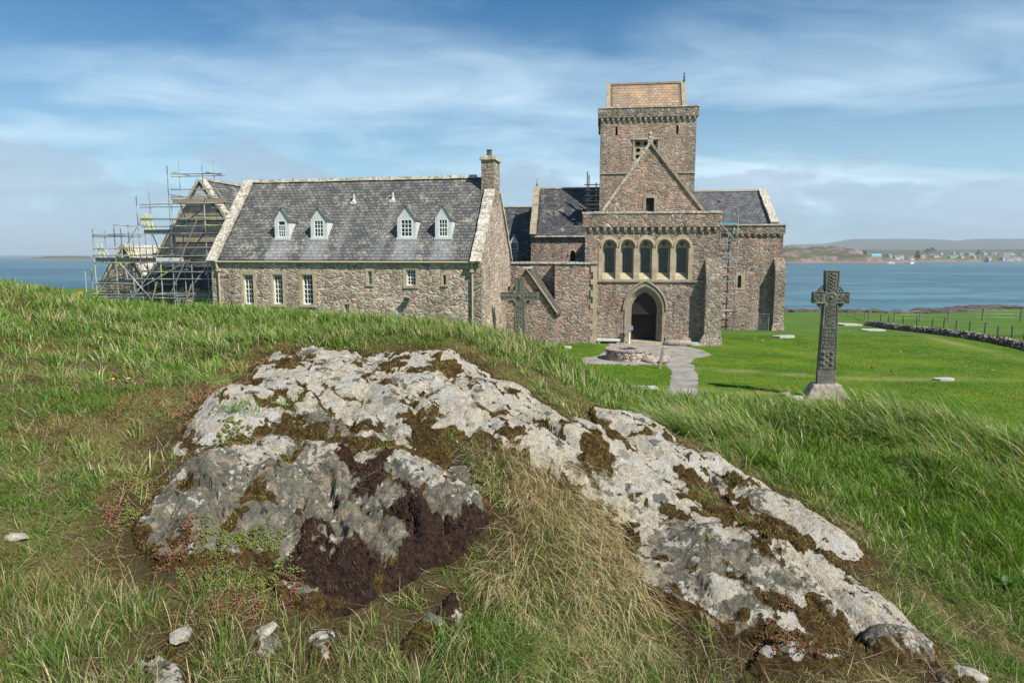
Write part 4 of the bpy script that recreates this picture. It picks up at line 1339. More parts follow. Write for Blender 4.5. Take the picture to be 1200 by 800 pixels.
def mat_slate(name, axis='x', c1=(.085, .084, .083), c2=(.185, .18, .172), row=.22, width=.30, speck=.6, zmul=1.3, mortar=(.018, .018, .02)):
    m, n = mat_new(name)
    ob = obj_co(n)
    s = n.n('ShaderNodeSeparateXYZ', {0: ob})
    along = s.outputs[0] if axis == 'x' else s.outputs[1]
    wob = n.noise(ob, .8, 3, .6).outputs[0]
    zz = n.math('ADD', n.math('MULTIPLY', s.outputs[2], zmul), n.math('MULTIPLY', wob, .06))
    vec = n.n('ShaderNodeCombineXYZ', {0: along, 1: zz}).outputs[0]
    br = n.n('ShaderNodeTexBrick', {'Vector': vec, 'Color1': (*c1, 1), 'Color2': (*c2, 1), 'Mortar': (*mortar, 1), 'Scale': 1.0, 'Mortar Size': .020,
                                    'Mortar Smooth': .4, 'Brick Width': width, 'Row Height': row, 'Bias': -.1})
    col = br.outputs[0]
    a = n.noise(ob, 1.1, 5, .65).outputs[0]; b = n.noise(ob, 8, 6, .75).outputs[0]
    col = n.mix(.9, col, n.ramp(a, [(.32, (.80, .80, .82)), (.5, (1, 1, 1)), (.68, (1.22, 1.2, 1.12))]), 'MULTIPLY')
    col = n.mix(.6, col, n.ramp(b, [(.35, (.6, .6, .6)), (.65, (1.4, 1.4, 1.35))]), 'MULTIPLY')
    cell = n.n('ShaderNodeTexVoronoi', {'Vector': n.vmul(ob, (1, 1, 1.2)), 'Scale': 4.2, 'Randomness': 1.0}, feature='F1')
    cs = n.n('ShaderNodeSeparateXYZ', {0: cell.outputs['Color']})
    sp = n.math('MULTIPLY', n.ramp(n.math('ADD', cell.outputs['Distance'], n.math('MULTIPLY', b, .35)), [(.29, 1.0), (.36, 0.0)]), n.ramp(cs.outputs[0], [(.55, 0.0), (.60, 1.0)]))
    l = n.noise(ob, 7.0, 5, .8).outputs[0]
    sp2 = n.ramp(n.math('ADD', l, n.math('MULTIPLY', n.math('SUBTRACT', a, .5), .8)), [(.61, 0), (.65, 1)])
    spf = n.math('MULTIPLY', n.math('MAXIMUM', sp, sp2), speck)
    col = n.mix(spf, col, n.ramp(cs.outputs[1], [(0, (.50, .49, .44)), (.7, (.40, .37, .28))]))
    st = n.n('ShaderNodeAttribute', attribute_name='stain').outputs['Fac']
    stn = n.noise(n.vmul(ob, (5, 1, .5)), 2.2, 4, .6).outputs[0]
    col = n.mix(n.math('MULTIPLY', st, n.ramp(stn, [(.35, .35), (.6, 1.0)])), col, (.34, .35, .36))
    # each course overlaps the next: a saw profile down the slope
    fr = n.math('FRACT', n.math('DIVIDE', zz, row))
    hh = n.math('ADD', n.math('MULTIPLY', n.math('SUBTRACT', 1.0, fr), .6), n.math('MULTIPLY', n.n('ShaderNodeSeparateXYZ', {0: br.outputs[0]}).outputs[0], 2.5))
    finish(n, col, .62, hh, .8, .05, spec=.35)
    return m


M['slate'] = mat_slate('roof_slate', 'x')
M['slate_y'] = mat_slate('roof_slate_side', 'y')
M['slate_dark'] = mat_slate('dark_roof_slate', 'x', (.040, .041, .046), (.085, .086, .090), speck=.65)
M['slate_transept'] = mat_slate('plain_roof_slate', 'x', (.075, .078, .088), (.145, .147, .155), speck=.22)
M['tile'] = mat_slate('orange_stone_tiles', 'x', (.27, .195, .145), (.43, .27, .155), .30, .42, .25, 1.15, (.14, .10, .07))
M['slab_tile'] = mat_slate('stone_slab_tiles', 'y', (.065, .055, .046), (.11, .094, .08), .24, .30, .2, 1.25, (.05, .045, .04))


def mat_plain(name, col, rough=.6, metal=0.0, noise=.25, scale=6, spec=.4, bump=.1):
    m, n = mat_new(name)
    ob = obj_co(n)
    b = n.noise(ob, scale, 5, .65).outputs[0]
    c = n.mix(1.0, col, n.ramp(b, [(.3, (1 - noise,) * 3), (.7, (1 + noise,) * 3)]), 'MULTIPLY')
    finish(n, c, rough, b, bump, .02, spec=spec, metal=metal)
    return m


M['white'] = mat_plain('white_paint', (.76, .76, .74), .5, noise=.08)
M['lead'] = mat_plain('grey_lead_sheet', (.56, .57, .57), .6, noise=.12, scale=3)
M['glass'] = mat_plain('window_glass', (.018, .022, .026), .08, noise=.3, scale=2, spec=.6, bump=.02)
M['leaded'] = None
M['pebble'] = mat_plain('turf_stone', (.30, .275, .235), .92, noise=.4, scale=40, bump=.5)
M['iron'] = mat_plain('dark_iron', (.06, .058, .055), .6, noise=.2)
M['pipe'] = mat_plain('buff_painted_pipe', (.42, .36, .26), .6, noise=.15)
M['clay'] = mat_plain('dark_clay', (.10, .085, .08), .8)
M['redclay'] = mat_plain('red_clay', (.34, .10, .06), .8)
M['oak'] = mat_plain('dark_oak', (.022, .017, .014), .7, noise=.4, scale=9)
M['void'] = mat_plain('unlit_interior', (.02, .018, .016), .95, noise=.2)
M['plank'] = mat_plain('scaffold_plank', (.30, .235, .16), .85, noise=.3, scale=8)
M['plank_dark'] = mat_plain('dark_toe_board', (.055, .058, .062), .7, noise=.3)
M['blue_sheet'] = mat_plain('blue_toe_board', (.06, .30, .50), .6, noise=.1)
M['render'] = mat_plain('weathered_grey_render', (.085, .085, .088), .92, noise=.55, scale=1.6, bump=.4)
M['render_pale'] = mat_plain('peeling_pale_render', (.42, .40, .37), .92, noise=.55, scale=2.6, bump=.4)
M['timber'] = mat_plain('bare_rafter_timber', (.28, .23, .18), .85, noise=.3, scale=6)
M['post'] = mat_plain('weathered_post', (.20, .18, .15), .9, noise=.35, scale=9)
M['granite'] = mat_plain('pink_granite_block', (.31, .25, .22), .9, noise=.45, scale=7, bump=.6)
M['slab'] = mat_plain('pale_stone_slab', (.40, .39, .36), .9, noise=.25, scale=5, bump=.3)
M['drystone'] = mat_rubble('field_stone', [(.20, .18, .16), (.30, .27, .24), (.13, .12, .11), (.25, .2, .17), (.38, .36, .32)], 3.0, (.06, .055, .05), 1.0, 1.2, .06)


def mat_tube():
    m, n = mat_new('galvanised_tube')
    ob = obj_co(n)
    v = n.n('ShaderNodeTexVoronoi', {'Vector': ob, 'Scale': 1.1}, feature='F1')
    s = n.n('ShaderNodeSeparateXYZ', {0: v.outputs['Color']})
    col = n.ramp(s.outputs[0], [(0, (.30, .32, .34)), (.45, (.42, .44, .45)), (.66, (.16, .17, .18)), (.86, (.50, .53, .26)), (.95, (.30, .31, .29))], 'CONSTANT')
    finish(n, col, .45, spec=.5, metal=.25)
    return m


M['tube'] = mat_tube()
M['tube_dark'] = mat_plain('dark_steel_tube', (.05, .052, .056), .5)


def mat_leaded():
    m, n = mat_new('leaded_glass')
    ob = obj_co(n)
    s = n.n('ShaderNodeSeparateXYZ', {0: ob})
    vec = n.n('ShaderNodeCombineXYZ', {0: s.outputs[0], 1: s.outputs[2]}).outputs[0]
    br = n.n('ShaderNodeTexBrick', {'Vector': vec, 'Color1': (.012, .016, .018, 1), 'Color2': (.045, .06, .062, 1), 'Mortar': (.16, .16, .155, 1), 'Scale': 1.0, 'Mortar Size': .012, 'Brick Width': .155, 'Row Height': .165}, offset=0.0)
    finish(n, br.outputs[0], .18, br.outputs[1], .2, .01, spec=.5)
    return m


M['leaded'] = mat_leaded()


# ------------------------------------------------------------------ building parts
def rect(u0, u1, z0, z1):
    return [(u0, z0), (u1, z0), (u1, z1), (u0, z1)]


def arch_poly(uc, z0, zs, hw, pointed=0.0, n=10, rise=None):
    """opening outline: straight jambs to zs then a round (pointed=0) or pointed arch"""
    pts = [(uc - hw, z0), (uc + hw, z0), (uc + hw, zs)]
    if pointed <= 0:
        rise = hw if rise is None else rise
        pts += [(uc + hw * math.cos(t), zs + rise * math.sin(t)) for t in [math.pi * k / (2 * n) for k in range(1, 2 * n)]]
    else:
        Rr = hw * (1 + pointed)          # radius, centre beyond the middle
        cxo = Rr - hw
        amax = math.acos(cxo / Rr)
        right = [(uc - cxo + Rr * math.cos(amax * k / n), zs + Rr * math.sin(amax * k / n)) for k in range(1, n + 1)]
        left = [(2 * uc - p[0], p[1]) for p in reversed(right[:-1])]
        pts += right + left
    pts.append((uc - hw, zs))
    return pts


def slope_sheet(name, mat, parent, u0, u1, v0, z0, v1, z1, stains=(), thick=.10, nu=None, nv=28, wob=.032):
    """a gently uneven roof slope from the eave (v0,z0) to the ridge (v1,z1)"""
    nu = nu or max(8, int((u1 - u0) / .3))
    us = np.linspace(u0, u1, nu); ts = np.linspace(0, 1, nv)
    U, T = np.meshgrid(us, ts); U, T = U.ravel(), T.ravel()
    V = v0 + (v1 - v0) * T; Z = z0 + (z1 - z0) * T
    seed = int(abs(u0 * 7 + v0 * 3)) + 1
    Z = Z + (fbm(U * .45, T * 3, seed, 3) - .5) * 2 * wob * (1 - T * .5)
    st = np.zeros(len(U))
    for (a, b, tt, s_) in stains:                   # under a dormer cheek: from t=tt down to the eave
        cu = (a + b) / 2; hw = (b - a) / 2 * (1.05 + .35 * (tt - T))
        st = np.maximum(st, s_ * sstep(1.15, .7, np.abs(U - cu) / hw) * (T < tt))
    n = len(U)
    top = np.c_[U, V, Z]; bot = np.c_[U, V, Z - thick]
    q = grid_faces(nu, nv)
    sgn = 1 if v1 > v0 else -1
    qb = q[:, ::-1] + n
    if sgn < 0: q, qb = q[:, ::-1], q + n
    rim = []
    bi = list(range(nu)); ti = list(range(n - nu, n)); li = list(range(0, n, nu)); ri = list(range(nu - 1, n, nu))
    for seq in (bi, ti, li, ri):
        for a, b in zip(seq[:-1], seq[1:]): rim.append((a, b, b + n, a + n))
    o = np_mesh(name, np.r_[top, bot], quads=np.r_[q, qb, np.array(rim)], mat=mat, attrs={'stain': ('POINT', 'FLOAT', np.r_[st, st])})
    o.parent = parent
    return o


def coping_run(mb, x0, x1, p, q, thick=.14, step=.55, over=.05, m=0, jit=.02, axis='x'):
    """separate coping stones along a slope p->q (in the plane across `axis`)"""
    L = math.hypot(q[0] - p[0], q[1] - p[1]); k = max(1, int(L / step))
    dx_, dz_ = (q[0] - p[0]) / L, (q[1] - p[1]) / L
    nx_, nz_ = -dz_, dx_
    if nz_ < 0: nx_, nz_ = -nx_, -nz_
    for i in range(k):
        a = L * i / k + .008; b = L * (i + 1) / k - .008
        t1 = thick + random.uniform(-jit, jit); t2 = thick + random.uniform(-jit, jit)
        j = random.uniform(-jit, jit)
        poly = [(p[0] + dx_ * a - nx_ * .03, p[1] + dz_ * a - nz_ * .03), (p[0] + dx_ * b - nx_ * .03, p[1] + dz_ * b - nz_ * .03),
                (p[0] + dx_ * b + nx_ * t2, p[1] + dz_ * b + nz_ * t2), (p[0] + dx_ * a + nx_ * t1, p[1] + dz_ * a + nz_ * t1)]
        mb.prism(poly, x0 - over + j, x1 + over + j, axis, m=m)


def sash(parent, u0, u1, z0, z1, v, nu, nz, fr=.055, bar=.022, mat='white', name='window', glass='glass', open_top=False):
    mb = MB()
    mb.box(u0, u0 + fr, v - .03, v + .04, z0, z1); mb.box(u1 - fr, u1, v - .03, v + .04, z0, z1)
    mb.box(u0 + fr, u1 - fr, v - .03, v + .04, z0, z0 + fr * 1.2); mb.box(u0 + fr, u1 - fr, v - .03, v + .04, z1 - fr, z1)
    zt = z1 - fr
    if open_top: zt = z0 + (z1 - z0) * .70; mb.box(u0 + fr, u1 - fr, v - .028, v + .035, zt - .03, zt + .03)
    for i in range(1, nu):
        c = u0 + fr + (u1 - u0 - 2 * fr) * i / nu
        mb.box(c - bar / 2, c + bar / 2, v - .02, v + .02, z0 + fr, zt)
    for i in range(1, nz):
        c = z0 + fr + (zt - z0 - fr) * i / nz
        w_ = bar if i != nz // 2 else bar * 1.9
        for j in range(nu):
            a = u0 + fr + (u1 - u0 - 2 * fr) * j / nu + bar / 2; b = u0 + fr + (u1 - u0 - 2 * fr) * (j + 1) / nu - bar / 2
            mb.box(a, b, v - .018, v + .018, c - w_ / 2, c + w_ / 2)
    o = mb.build(name, M[mat], parent)
    g = MB(); g.box(u0 + .01, u1 - .01, v + .045, v + .06, z0 + .01, z1 - .01)
    if parent is not None and parent.type == 'EMPTY':
        g.build('pane', M[glass], o)
    else:
        g.build('pane', M[glass], parent)
    return o


def surround(win, u0, u1, z0, z1, v, w_=.16, proud=.015, depth=.30, mat='sandstone', sill=True):
    """dressed stone margins of a rectangular opening, lining the reveal too"""
    mb = MB()
    mb.box(u0 - w_, u0, v - proud, v + depth, z0, z1)
    mb.box(u1, u1 + w_, v - proud, v + depth, z0, z1)
    mb.box(u0 - w_ * 1.15, u1 + w_ * 1.15, v - proud - .004, v + depth, z1, z1 + w_ * 1.1)
    mb.box(u0 - w_, u1 + w_, v - proud - (.05 if sill else .004), v + depth, z0 - w_ * .8, z0)
    return mb.build('surround', M[mat], win)


def holes_of(r, w_=.16):
    u0, u1, z0, z1 = r
    return rect(u0 - w_, u1 + w_, z0 - w_ * .8, z1 + w_ * 1.1)


# ------------------------------------------------------------------ the range with dormers
LF = Frame(-1.63, 36.0, R(11))


def make_library():
    root = empty('dormered_house', (LF.X0, LF.Y0, 0), -LF.a, 'long pink granite range with dormered slate roof and tall end chimney', 'building')
    L = 15.75; D = 8.0; ze = 5.22; zr = 10.05
    k = (zr - ze) / (D / 2)
    wins = []           # (u0,u1,z0,z1,nu,nz)
    for x0, x1, y0, y1, nu, nz in [(284.6, 297.8, 321.5, 356.5, 3, 6), (319.3, 332, 321.5, 356.5, 3, 6), (353.4, 367.4, 321.5, 357, 3, 6),
                                   (431, 436, 317.8, 333, 2, 4), (475.8, 487.3, 315.8, 334.8, 3, 4), (403.3, 409.4, 356.5, 369, 2, 4), (519.3, 522.6, 322.5, 333.5, 1, 1)]:
        u0, z1 = LF.uz(x0, y0); u1, z0 = LF.uz(x1, y1)
        wins.append((u0, u1, z0, z1, nu, nz))
    mb = MB()
    mb.prism(rect(-L, 0, -.5, ze - .002), 0, .5, 'y', [holes_of(w_[:4], .13 if w_[4] < 3 else .17) for w_ in wins])
    gp = [(.5, -.5), (D, -.5), (D, ze), (D / 2, zr - .02), (.5, ze + .5 * k)]
    slit_u, slit_z = (2.55, 4.2)
    mb.prism(gp, -.5, 0, 'x', [[(1.75, 3.95), (2.1, 3.95), (2.1, 5.05), (1.75, 5.05)]])
    mb.prism([(0.0, ze), (.5, ze), (.5, ze + .5 * k)], -.5, 0, 'x')
    mb.prism([(.5, -.5), (D, -.5), (D, ze), (D / 2, zr - .02), (.5, ze + .5 * k)], -L, -L + .5, 'x')
    mb.box(-L + .5, -.5, D - .5, D, -.5, ze)
    mb.box(-.42, -.30, 1.7, 2.15, 3.9, 5.1)
    mb.build('wall', M['rubble_light'], root)
    q = MB()                                        # quoins
    z = -.3; i = 0
    while z < ze - .4:
        h = random.uniform(.28, .42); w1 = .55 if i % 2 else .3; w2 = .3 if i % 2 else .6
        q.box(-w1, .014, -.014, w2, z, z + h - .012)
        z += h; i += 1
    q.build('quoin', M['rubble_buttress'], root)
    g = MB(); g.box(-.006 + .0, .02, 1.6, 1.75, 3.8, 5.2); g.box(-.006, .02, 2.1, 2.25, 3.8, 5.2); g.box(-.006, .02, 1.75, 2.1, 5.05, 5.2); g.box(-.006, .02, 1.75, 2.1, 3.8, 3.95)
    so = g.build('slit_surround', M['sandstone_old'], root)
    for u0, u1, z0, z1, nu, nz in wins:
        big = nu == 3
        o = sash(root, u0, u1, z0, z1, .16, nu, nz, fr=.06 if big else .03, mat='white' if nu > 1 else 'iron', bar=.028 if big else .02)
        surround(o, u0, u1, z0, z1, 0, .17 if big else .13)
    # roof
    zroof = lambda v: ze + (v + .25) * (zr + .05 - ze) / (D / 2 + .25)
    ke = (zr + .05 - ze) / (D / 2 + .25)
    dorm = []
    for xa, xb, yb, ye, yap in [(321.5, 338.5, 280.6, 258, 244), (363.7, 383, 280.4, 257.5, 243.5), (465.2, 487.2, 280.2, 256.6, 241.5), (509.8, 529, 280, 256.2, 240.6)]:
        v = 1.0
        for _ in range(30):
            _, zb = LF.uz((xa + xb) / 2, yb, v); v = (zb - ze) / ke - .25
        u0, z_ = LF.uz(xa, ye, v); u1, _ = LF.uz(xb, ye, v); _, za = LF.uz((xa + xb) / 2, yap, v)
        dorm.append((u0, u1, v, zb, z_, za))
    stains = [(d[0] - .1, d[1] + .1, (d[2] + .25) / (D / 2 + .25), .55) for d in dorm]
    vents = []
    for x, y in [(414.8, 236), (460.6, 234)]:
        v = 2.0
        for _ in range(30):
            u, zb = LF.uz(x, y, v); v = (zb - ze) / ke - .25
        vents.append((u, v, zb)); stains.append((u - .12, u + .28, (v + .25) / (D / 2 + .25), .28))
    slope_sheet('roof_slope', M['slate'], root, -L + .42, -.42, -.12, ze + .15, D / 2, zr + .05, stains)
    slope_sheet('roof_slope', M['slate'], root, -L + .42, -.42, D + .25, ze, D / 2, zr + .05)
    rg = MB()
    u = -L + .45
    while u < -1.2:
        s_ = random.uniform(.4, .6); h = random.uniform(-.012, .012)
        rg.prism([(D / 2 - .16, zr - .02 + h), (D / 2, zr + .05), (D / 2 + .16, zr - .02 + h), (D / 2 + .1, zr + .18 + h), (D / 2 - .1, zr + .18 + h)], u, u + s_ - .01, 'x'); u += s_
    rg.build('ridge_stones', M['coping'], root)
    for ua, ub in ((-L - .03, -L + .42), (-.44, .03)):
        top = (D / 2, zr + .10)
        sk = MB()
        coping_run(sk, ua, ub, (-.28, ze + .02), (top if ua < -5 else (D / 2 - .75, zr + .10 - .75 * k)), .16, .6)
        sk.build('skew', M['coping'], root); sk = MB()
        coping_run(sk, ua, ub, (D + .28, ze + .02), (top if ua < -5 else (D / 2 + .75, zr + .10 - .75 * k)), .16, .6)
        sk.build('skew', M['coping'], root)
    # chimney on the gable
    u0, z1 = LF.uz(563.8, 187.5, D / 2 - .72); u1, _ = LF.uz(576.4, 187.5, D / 2 - .72)
    _, zb = LF.uz(570, 226, D / 2 - .72)
    cw = .62
    ch = MB(); ch.prism([(u0, zb - .6), (.004, zb - .6), (.004, z1), (u0, z1)], D / 2 - .72, D / 2 + .74, 'y')
    c_ = ch.build('chimney', M['rubble_buttress'], root)
    cp = MB(); cp.box(u0 - .09, .10, D / 2 - .82, D / 2 + .84, z1, z1 + .13); cp.box(u0 - .04, .05, D / 2 - .76, D / 2 + .78, z1 + .13, z1 + .24)
    cp.build('chimney_cap', M['coping'], c_)
    pt = MB(); pt.lathe([(.16, 0), (.14, .30), (.17, .32), (.17, .37)], (u0 * .5, D / 2 - .25, z1 + .24), 14)
    pt.build('chimney_pot', M['clay'], c_, smooth=False)
    # dormers
    for i, (a, b, v, zb, ze_, za) in enumerate(dorm):
        m_ = MB(); back = lambda z: (z - ze) / ke - .25 + .05
        wi0, wi1 = a + .20, b - .20; wz0, wz1 = zb + .12, ze_ - .02
        wall = [(a, zb - .1), (b, zb - .1), (b, ze_), ((a + b) / 2, za), (a, ze_)]
        m_.prism(wall, v - .01, v + .07, 'y', [rect(wi0, wi1, wz0, wz1)])
        for s0, s1 in ((a, a + .06), (b - .06, b)):
            m_.prism([(v + .07, zb - .1), (v + .07, ze_), (back(ze_), ze_)], s0, s1, 'x')
        m_.box(a - .05, b + .05, v - .08, v - .01, zb - .04, zb + .07)
        d_ = m_.build('dormer', M['lead'], root)
        rf = MB()
        mid = (a + b) / 2; ov = .07
        for sg in (-1, 1):
            e = mid + sg * ((b - a) / 2 + ov); ez = ze_ - ov * (za - ze_) / ((b - a) / 2)
            vb_e, vb_r = back(ez), back(za)
            rf.add([(e, v - .08, ez), (mid, v - .08, za + .03), (mid, vb_r, za + .03), (e, vb_e, ez), (e, v - .08, ez + .05), (mid, v - .08, za + .09), (mid, vb_r, za + .09), (e, vb_e, ez + .05)],
                   [(0, 1, 2, 3), (4, 7, 6, 5), (0, 4, 5, 1), (1, 5, 6, 2), (2, 6, 7, 3), (3, 7, 4, 0)])
        rf.build('dormer_roof', M['slate_y'], d_)
        w_ = sash(d_, wi0, wi1, wz0, wz1, v + .02, 3, 4, fr=.05, bar=.026, name='sash_window', open_top=(i == 0))
    for u, v, zb in vents:
        vt = MB(); vt.tube((u, v, zb - .1), (u, v, zb + .42), .055, 8); vt.box(u - .16, u + .16, v - .22, v - .02, zb - .18, zb - .02)
        vt.lathe([(.16, 0), (.06, .2)], (u, v, zb - .08), 8)
        vt.build('roof_vent', M['lead'], root)
    gt = MB(); gt.tube((-L - .05, -.13, ze + .06), (.05, -.13, ze + .06), .055, 8)
    gt.build('gutter', M['pipe'], root)
    for x in (257.0, 553.5):
        u, _ = LF.uz(x, 330, -.08)
        dp = MB(); dp.path([(u - .12 if x < 400 else u, -.13, ze + .02), (u - .1 if x < 400 else u, -.12, ze - .15), (u, -.1, ze - .38), (u, -.1, -.2)], .05, 8)
        dp.box(u - .10, u + .10, -.2, -.01, ze - .46, ze - .3)
        dp.build('downpipe', M['pipe'], root)
    # small floodlight on the wall
    u, z = LF.uz(476.3, 352, -.2)
    fl = MB(); fl.box(u - .14, u + .14, -.26, -.1, z - .10, z + .12); fl.tube((u, -.12, z - .04), (u, 0, z - .12), .025, 6); fl.box(u - .16, u + .16, -.3, -.24, z + .1, z + .15)
    f_ = fl.build('floodlight', M['iron'], root)
    u, z = LF.uz(456, 367.5, 0)
    sg = MB(); sg.prism(arch_poly(u, z - .9, z - .35, .6, rise=.5), -.02, .03, 'y'); sg.build('door_arch', M['sandstone_old'], root)


make_library()

# ------------------------------------------------------------------ the church
_X, _Y = P(756, 402, 43.8)[:2]
CF = Frame(_X, _Y, R(7))


def gable_box(mb, u0, u1, v0, v1, z0, z1):
    mb.box(u0, u1, v0, v1, z0, z1)


def corbels(parent, u0, u1, v, z0, z1, n, proj=.22, jit=.03, mat='sandstone_old'):
    for i in range(n):
        mb = MB()
        c = u0 + (u1 - u0) * (i + .5) / n + random.uniform(-jit, jit)
        hw = random.uniform(.075, .105)
        mb.prism([(v + .01, z0 + random.uniform(-.02, .03)), (v + .01, z1 - .003), (v - proj + .01, z1 - .003), (v - proj + .01, z0 + (z1 - z0) * .5), (v - proj * .5, z0 + .03)], c - hw, c + hw, 'x')
        mb.build('corbel', M[mat], parent)


def make_church():
    root = empty('abbey_church', (CF.X0, CF.Y0, 0), -CF.a, 'stone abbey church with square central tower, five lancets and pointed west door', 'church')
    U = lambda x, y=300, v=0.0: CF.uz(x, y, v)[0]
    Z = lambda y, x=756, v=0.0: CF.uz(x, y, v)[1]
    # ---- west front
    uL, uR = U(685.5), U(842)
    zt = Z(247.8); zc = Z(266); zcb = Z(273)
    us = U(699.0)
    door = arch_poly(U(755, 380), -.0, Z(363), (U(770, 380) - U(740, 380)) / 2 + .46, .42, 12)
    dc = U(755, 380); dhw = (U(770, 380) - U(740, 380)) / 2
    winc = [714, 735.1, 756.6, 777.9, 799.2]
    zsil = Z(328.5); zw0 = Z(319.5); zws = Z(290.5)
    mb = MB()
    uo, ui = U(701.5), U(812)
    hole_block = [(uo, zsil)] + [(ui, zsil)]
    # outline of the dressed window block: scalloped top following the five arches
    top = []
    hwo = (U(735.1) - U(714)) / 2
    for x in reversed(winc):
        c = U(x)
        for t_ in range(1, 8):
            a = math.pi * t_ / 8
            top.append((c + hwo * math.cos(a), zws + .42 * hwo + hwo * .98 * math.sin(a)))
    block = [(uo, zsil), (ui, zsil), (ui, zws)] + [(min(max(p[0], uo + .01), ui - .01), p[1]) for p in top] + [(uo, zws)]
    mb.prism(rect(uL, uR, -.4, zcb), 0, .9, 'y', [block, door])
    mb.build('west_wall', M['rubble_church'], root)
    # plinth course steps
    pl = MB()
    zp = Z(390)
    dout = dhw + .50
    pl.box(us, dc - dout - .02, -.10, -.003, -.4, zp); pl.build('plinth', M['rubble_buttress'], root); pl = MB(); pl.box(dc + dout + .02, U(827), -.10, -.003, -.4, zp - .25)
    pl.build('plinth', M['rubble_buttress'], root)
    # the window arcade: dressed block with five arched recesses
    ob_ = MB()
    hwi = hwo * .72
    recess = [arch_poly(U(x), zw0 - .42, zws + .06, hwi, 0, 8) for x in winc]
    ob_.prism(block, -.03, .14, 'y', recess)
    arc = ob_.build('window_arcade', M['sandstone'], root)
    bk = MB()
    hwg = (U(719.6) - U(708.4)) / 2
    lights = []
    for x in winc:
        c = U(x)
        p = arch_poly(c, zw0, zws - .08, hwg, .0, 6, rise=.10)
        # small cusped head above the light
        head = [(c + .13 * math.cos(t), zws + .26 + .15 * math.sin(t)) for t in [2 * math.pi * k / 12 for k in range(12)]]
        lights.append((p, head, c))
    bpoly = [(uo + .02, zsil + .02), (ui - .02, zsil + .02), (ui - .02, zws + .62), (uo + .02, zws + .62)]
    bk.prism(bpoly, .34, .48, 'y', [l for p, h, c in lights for l in (p, h)])
    for x in winc:                                  # sloping sills
        c = U(x)
        bk.add([(c - hwi, .02, zw0 - .42), (c + hwi, .02, zw0 - .42), (c + hwi, .34, zw0 - .03), (c - hwi, .34, zw0 - .03), (c - hwi, .34, zw0 - .42), (c + hwi, .34, zw0 - .42)],
               [(0, 1, 2, 3), (0, 4, 5, 1), (0, 3, 4), (1, 5, 2), (4, 3, 2, 5)])
        for sg in (-1, 1):                          # roll moulding of each reveal
            uu = c + sg * (hwi + .012)
    bk.build('arcade_back', M['sandstone'], arc)
    hm = MB()
    for x in winc:                                  # hood mould
        c = U(x); n = 12
        pts = [(c + (hwi + .10) * math.cos(math.pi * k / n), -.05, zws + .06 + (hwi + .10) * math.sin(math.pi * k / n)) for k in range(n + 1)]
        hm.path(pts, .045, 6)
    hm.build('hood_moulding', M['sandstone'], arc)
    for p, h, c in lights:
        w_ = MB(); w_.box(c - hwg - .03, c + hwg + .03, .44, .475, zw0 - .03, zws + .5)
        w_.build('lancet_window', M['leaded'], root)
    st = MB(); st.box(us + .02, U(826), -.09, .01, Z(330.5), zsil - .003); st.build('string_course', M['sandstone_old'], root)
    # door: three stepped orders, oak tympanum and dark open porch
    dr = MB()
    for i, (g, vv) in enumerate([(.46, 0), (.32, .17), (.17, .34)]):
        outer = arch_poly(dc, 0, Z(363), dhw + g, .42, 12)
        inner = arch_poly(dc, 0, Z(363), dhw + g - .15 if i < 2 else dhw, .42, 12)
        po = outer[2:] ; pi = inner[2:]
        ring = [(dc + dhw + g, 0)] + po[:-1] + [(dc - dhw - g, Z(363)), (dc - dhw - g, 0)]
        gi = g - .15 if i < 2 else 0
        ring += [(dc - dhw - gi, 0), (dc - dhw - gi, Z(363))] + list(reversed(pi[:-1])) + [(dc + dhw + gi, 0)]
        dr.prism(ring, vv - (.04 if i == 0 else 0), vv + .2, 'y')
    dr_o = dr.build('door_arch', M['sandstone_old'], root)
    hd = MB(); po = arch_poly(dc, 0, Z(363), dhw + .54, .42, 14)
    hd.path([(p[0], -.06, p[1]) for p in po[2:]], .06, 6); hd.build('door_hood', M['sandstone_old'], dr_o)
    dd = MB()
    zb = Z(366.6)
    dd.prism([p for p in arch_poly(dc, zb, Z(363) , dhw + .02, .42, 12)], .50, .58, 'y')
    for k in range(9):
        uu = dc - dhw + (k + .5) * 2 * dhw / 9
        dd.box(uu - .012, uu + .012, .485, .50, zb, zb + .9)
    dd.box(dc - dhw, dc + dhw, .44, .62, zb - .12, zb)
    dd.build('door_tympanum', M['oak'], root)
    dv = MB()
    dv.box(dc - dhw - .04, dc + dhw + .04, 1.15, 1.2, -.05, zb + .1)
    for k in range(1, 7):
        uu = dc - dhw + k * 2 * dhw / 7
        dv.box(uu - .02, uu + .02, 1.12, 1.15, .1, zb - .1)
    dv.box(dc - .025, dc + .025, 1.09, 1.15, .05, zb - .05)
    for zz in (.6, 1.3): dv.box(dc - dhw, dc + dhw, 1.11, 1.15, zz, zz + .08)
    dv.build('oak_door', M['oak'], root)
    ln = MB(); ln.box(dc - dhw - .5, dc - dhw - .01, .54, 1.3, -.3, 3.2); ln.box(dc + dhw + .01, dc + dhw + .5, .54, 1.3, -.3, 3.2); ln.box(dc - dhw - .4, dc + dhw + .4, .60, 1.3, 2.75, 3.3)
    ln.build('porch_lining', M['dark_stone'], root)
    sp = MB(); sp.box(dc - dhw - .3, dc + dhw + .3, -.35, 1.1, -.2, .10); sp.box(dc - dhw - .75, dc + dhw + .95, -.9, -.352, -.2, .045)
    sp.build('step', M['sandstone_old'], root)
    # parapet
    pa = MB(); pa.box(U(682.3), U(844), -.16, .9, zc, zt - .14); pa.build('parapet', M['rubble_church'], root)
    corbels(root, U(688), U(842), 0, zcb, zc, 19, .15)
    cb = MB(); cb.box(uL, uR, .0, .9, zcb + .001, zc - .002); cb.build('wall_head', M['rubble_church'], root)
    cc = MB(); u = U(681.6)
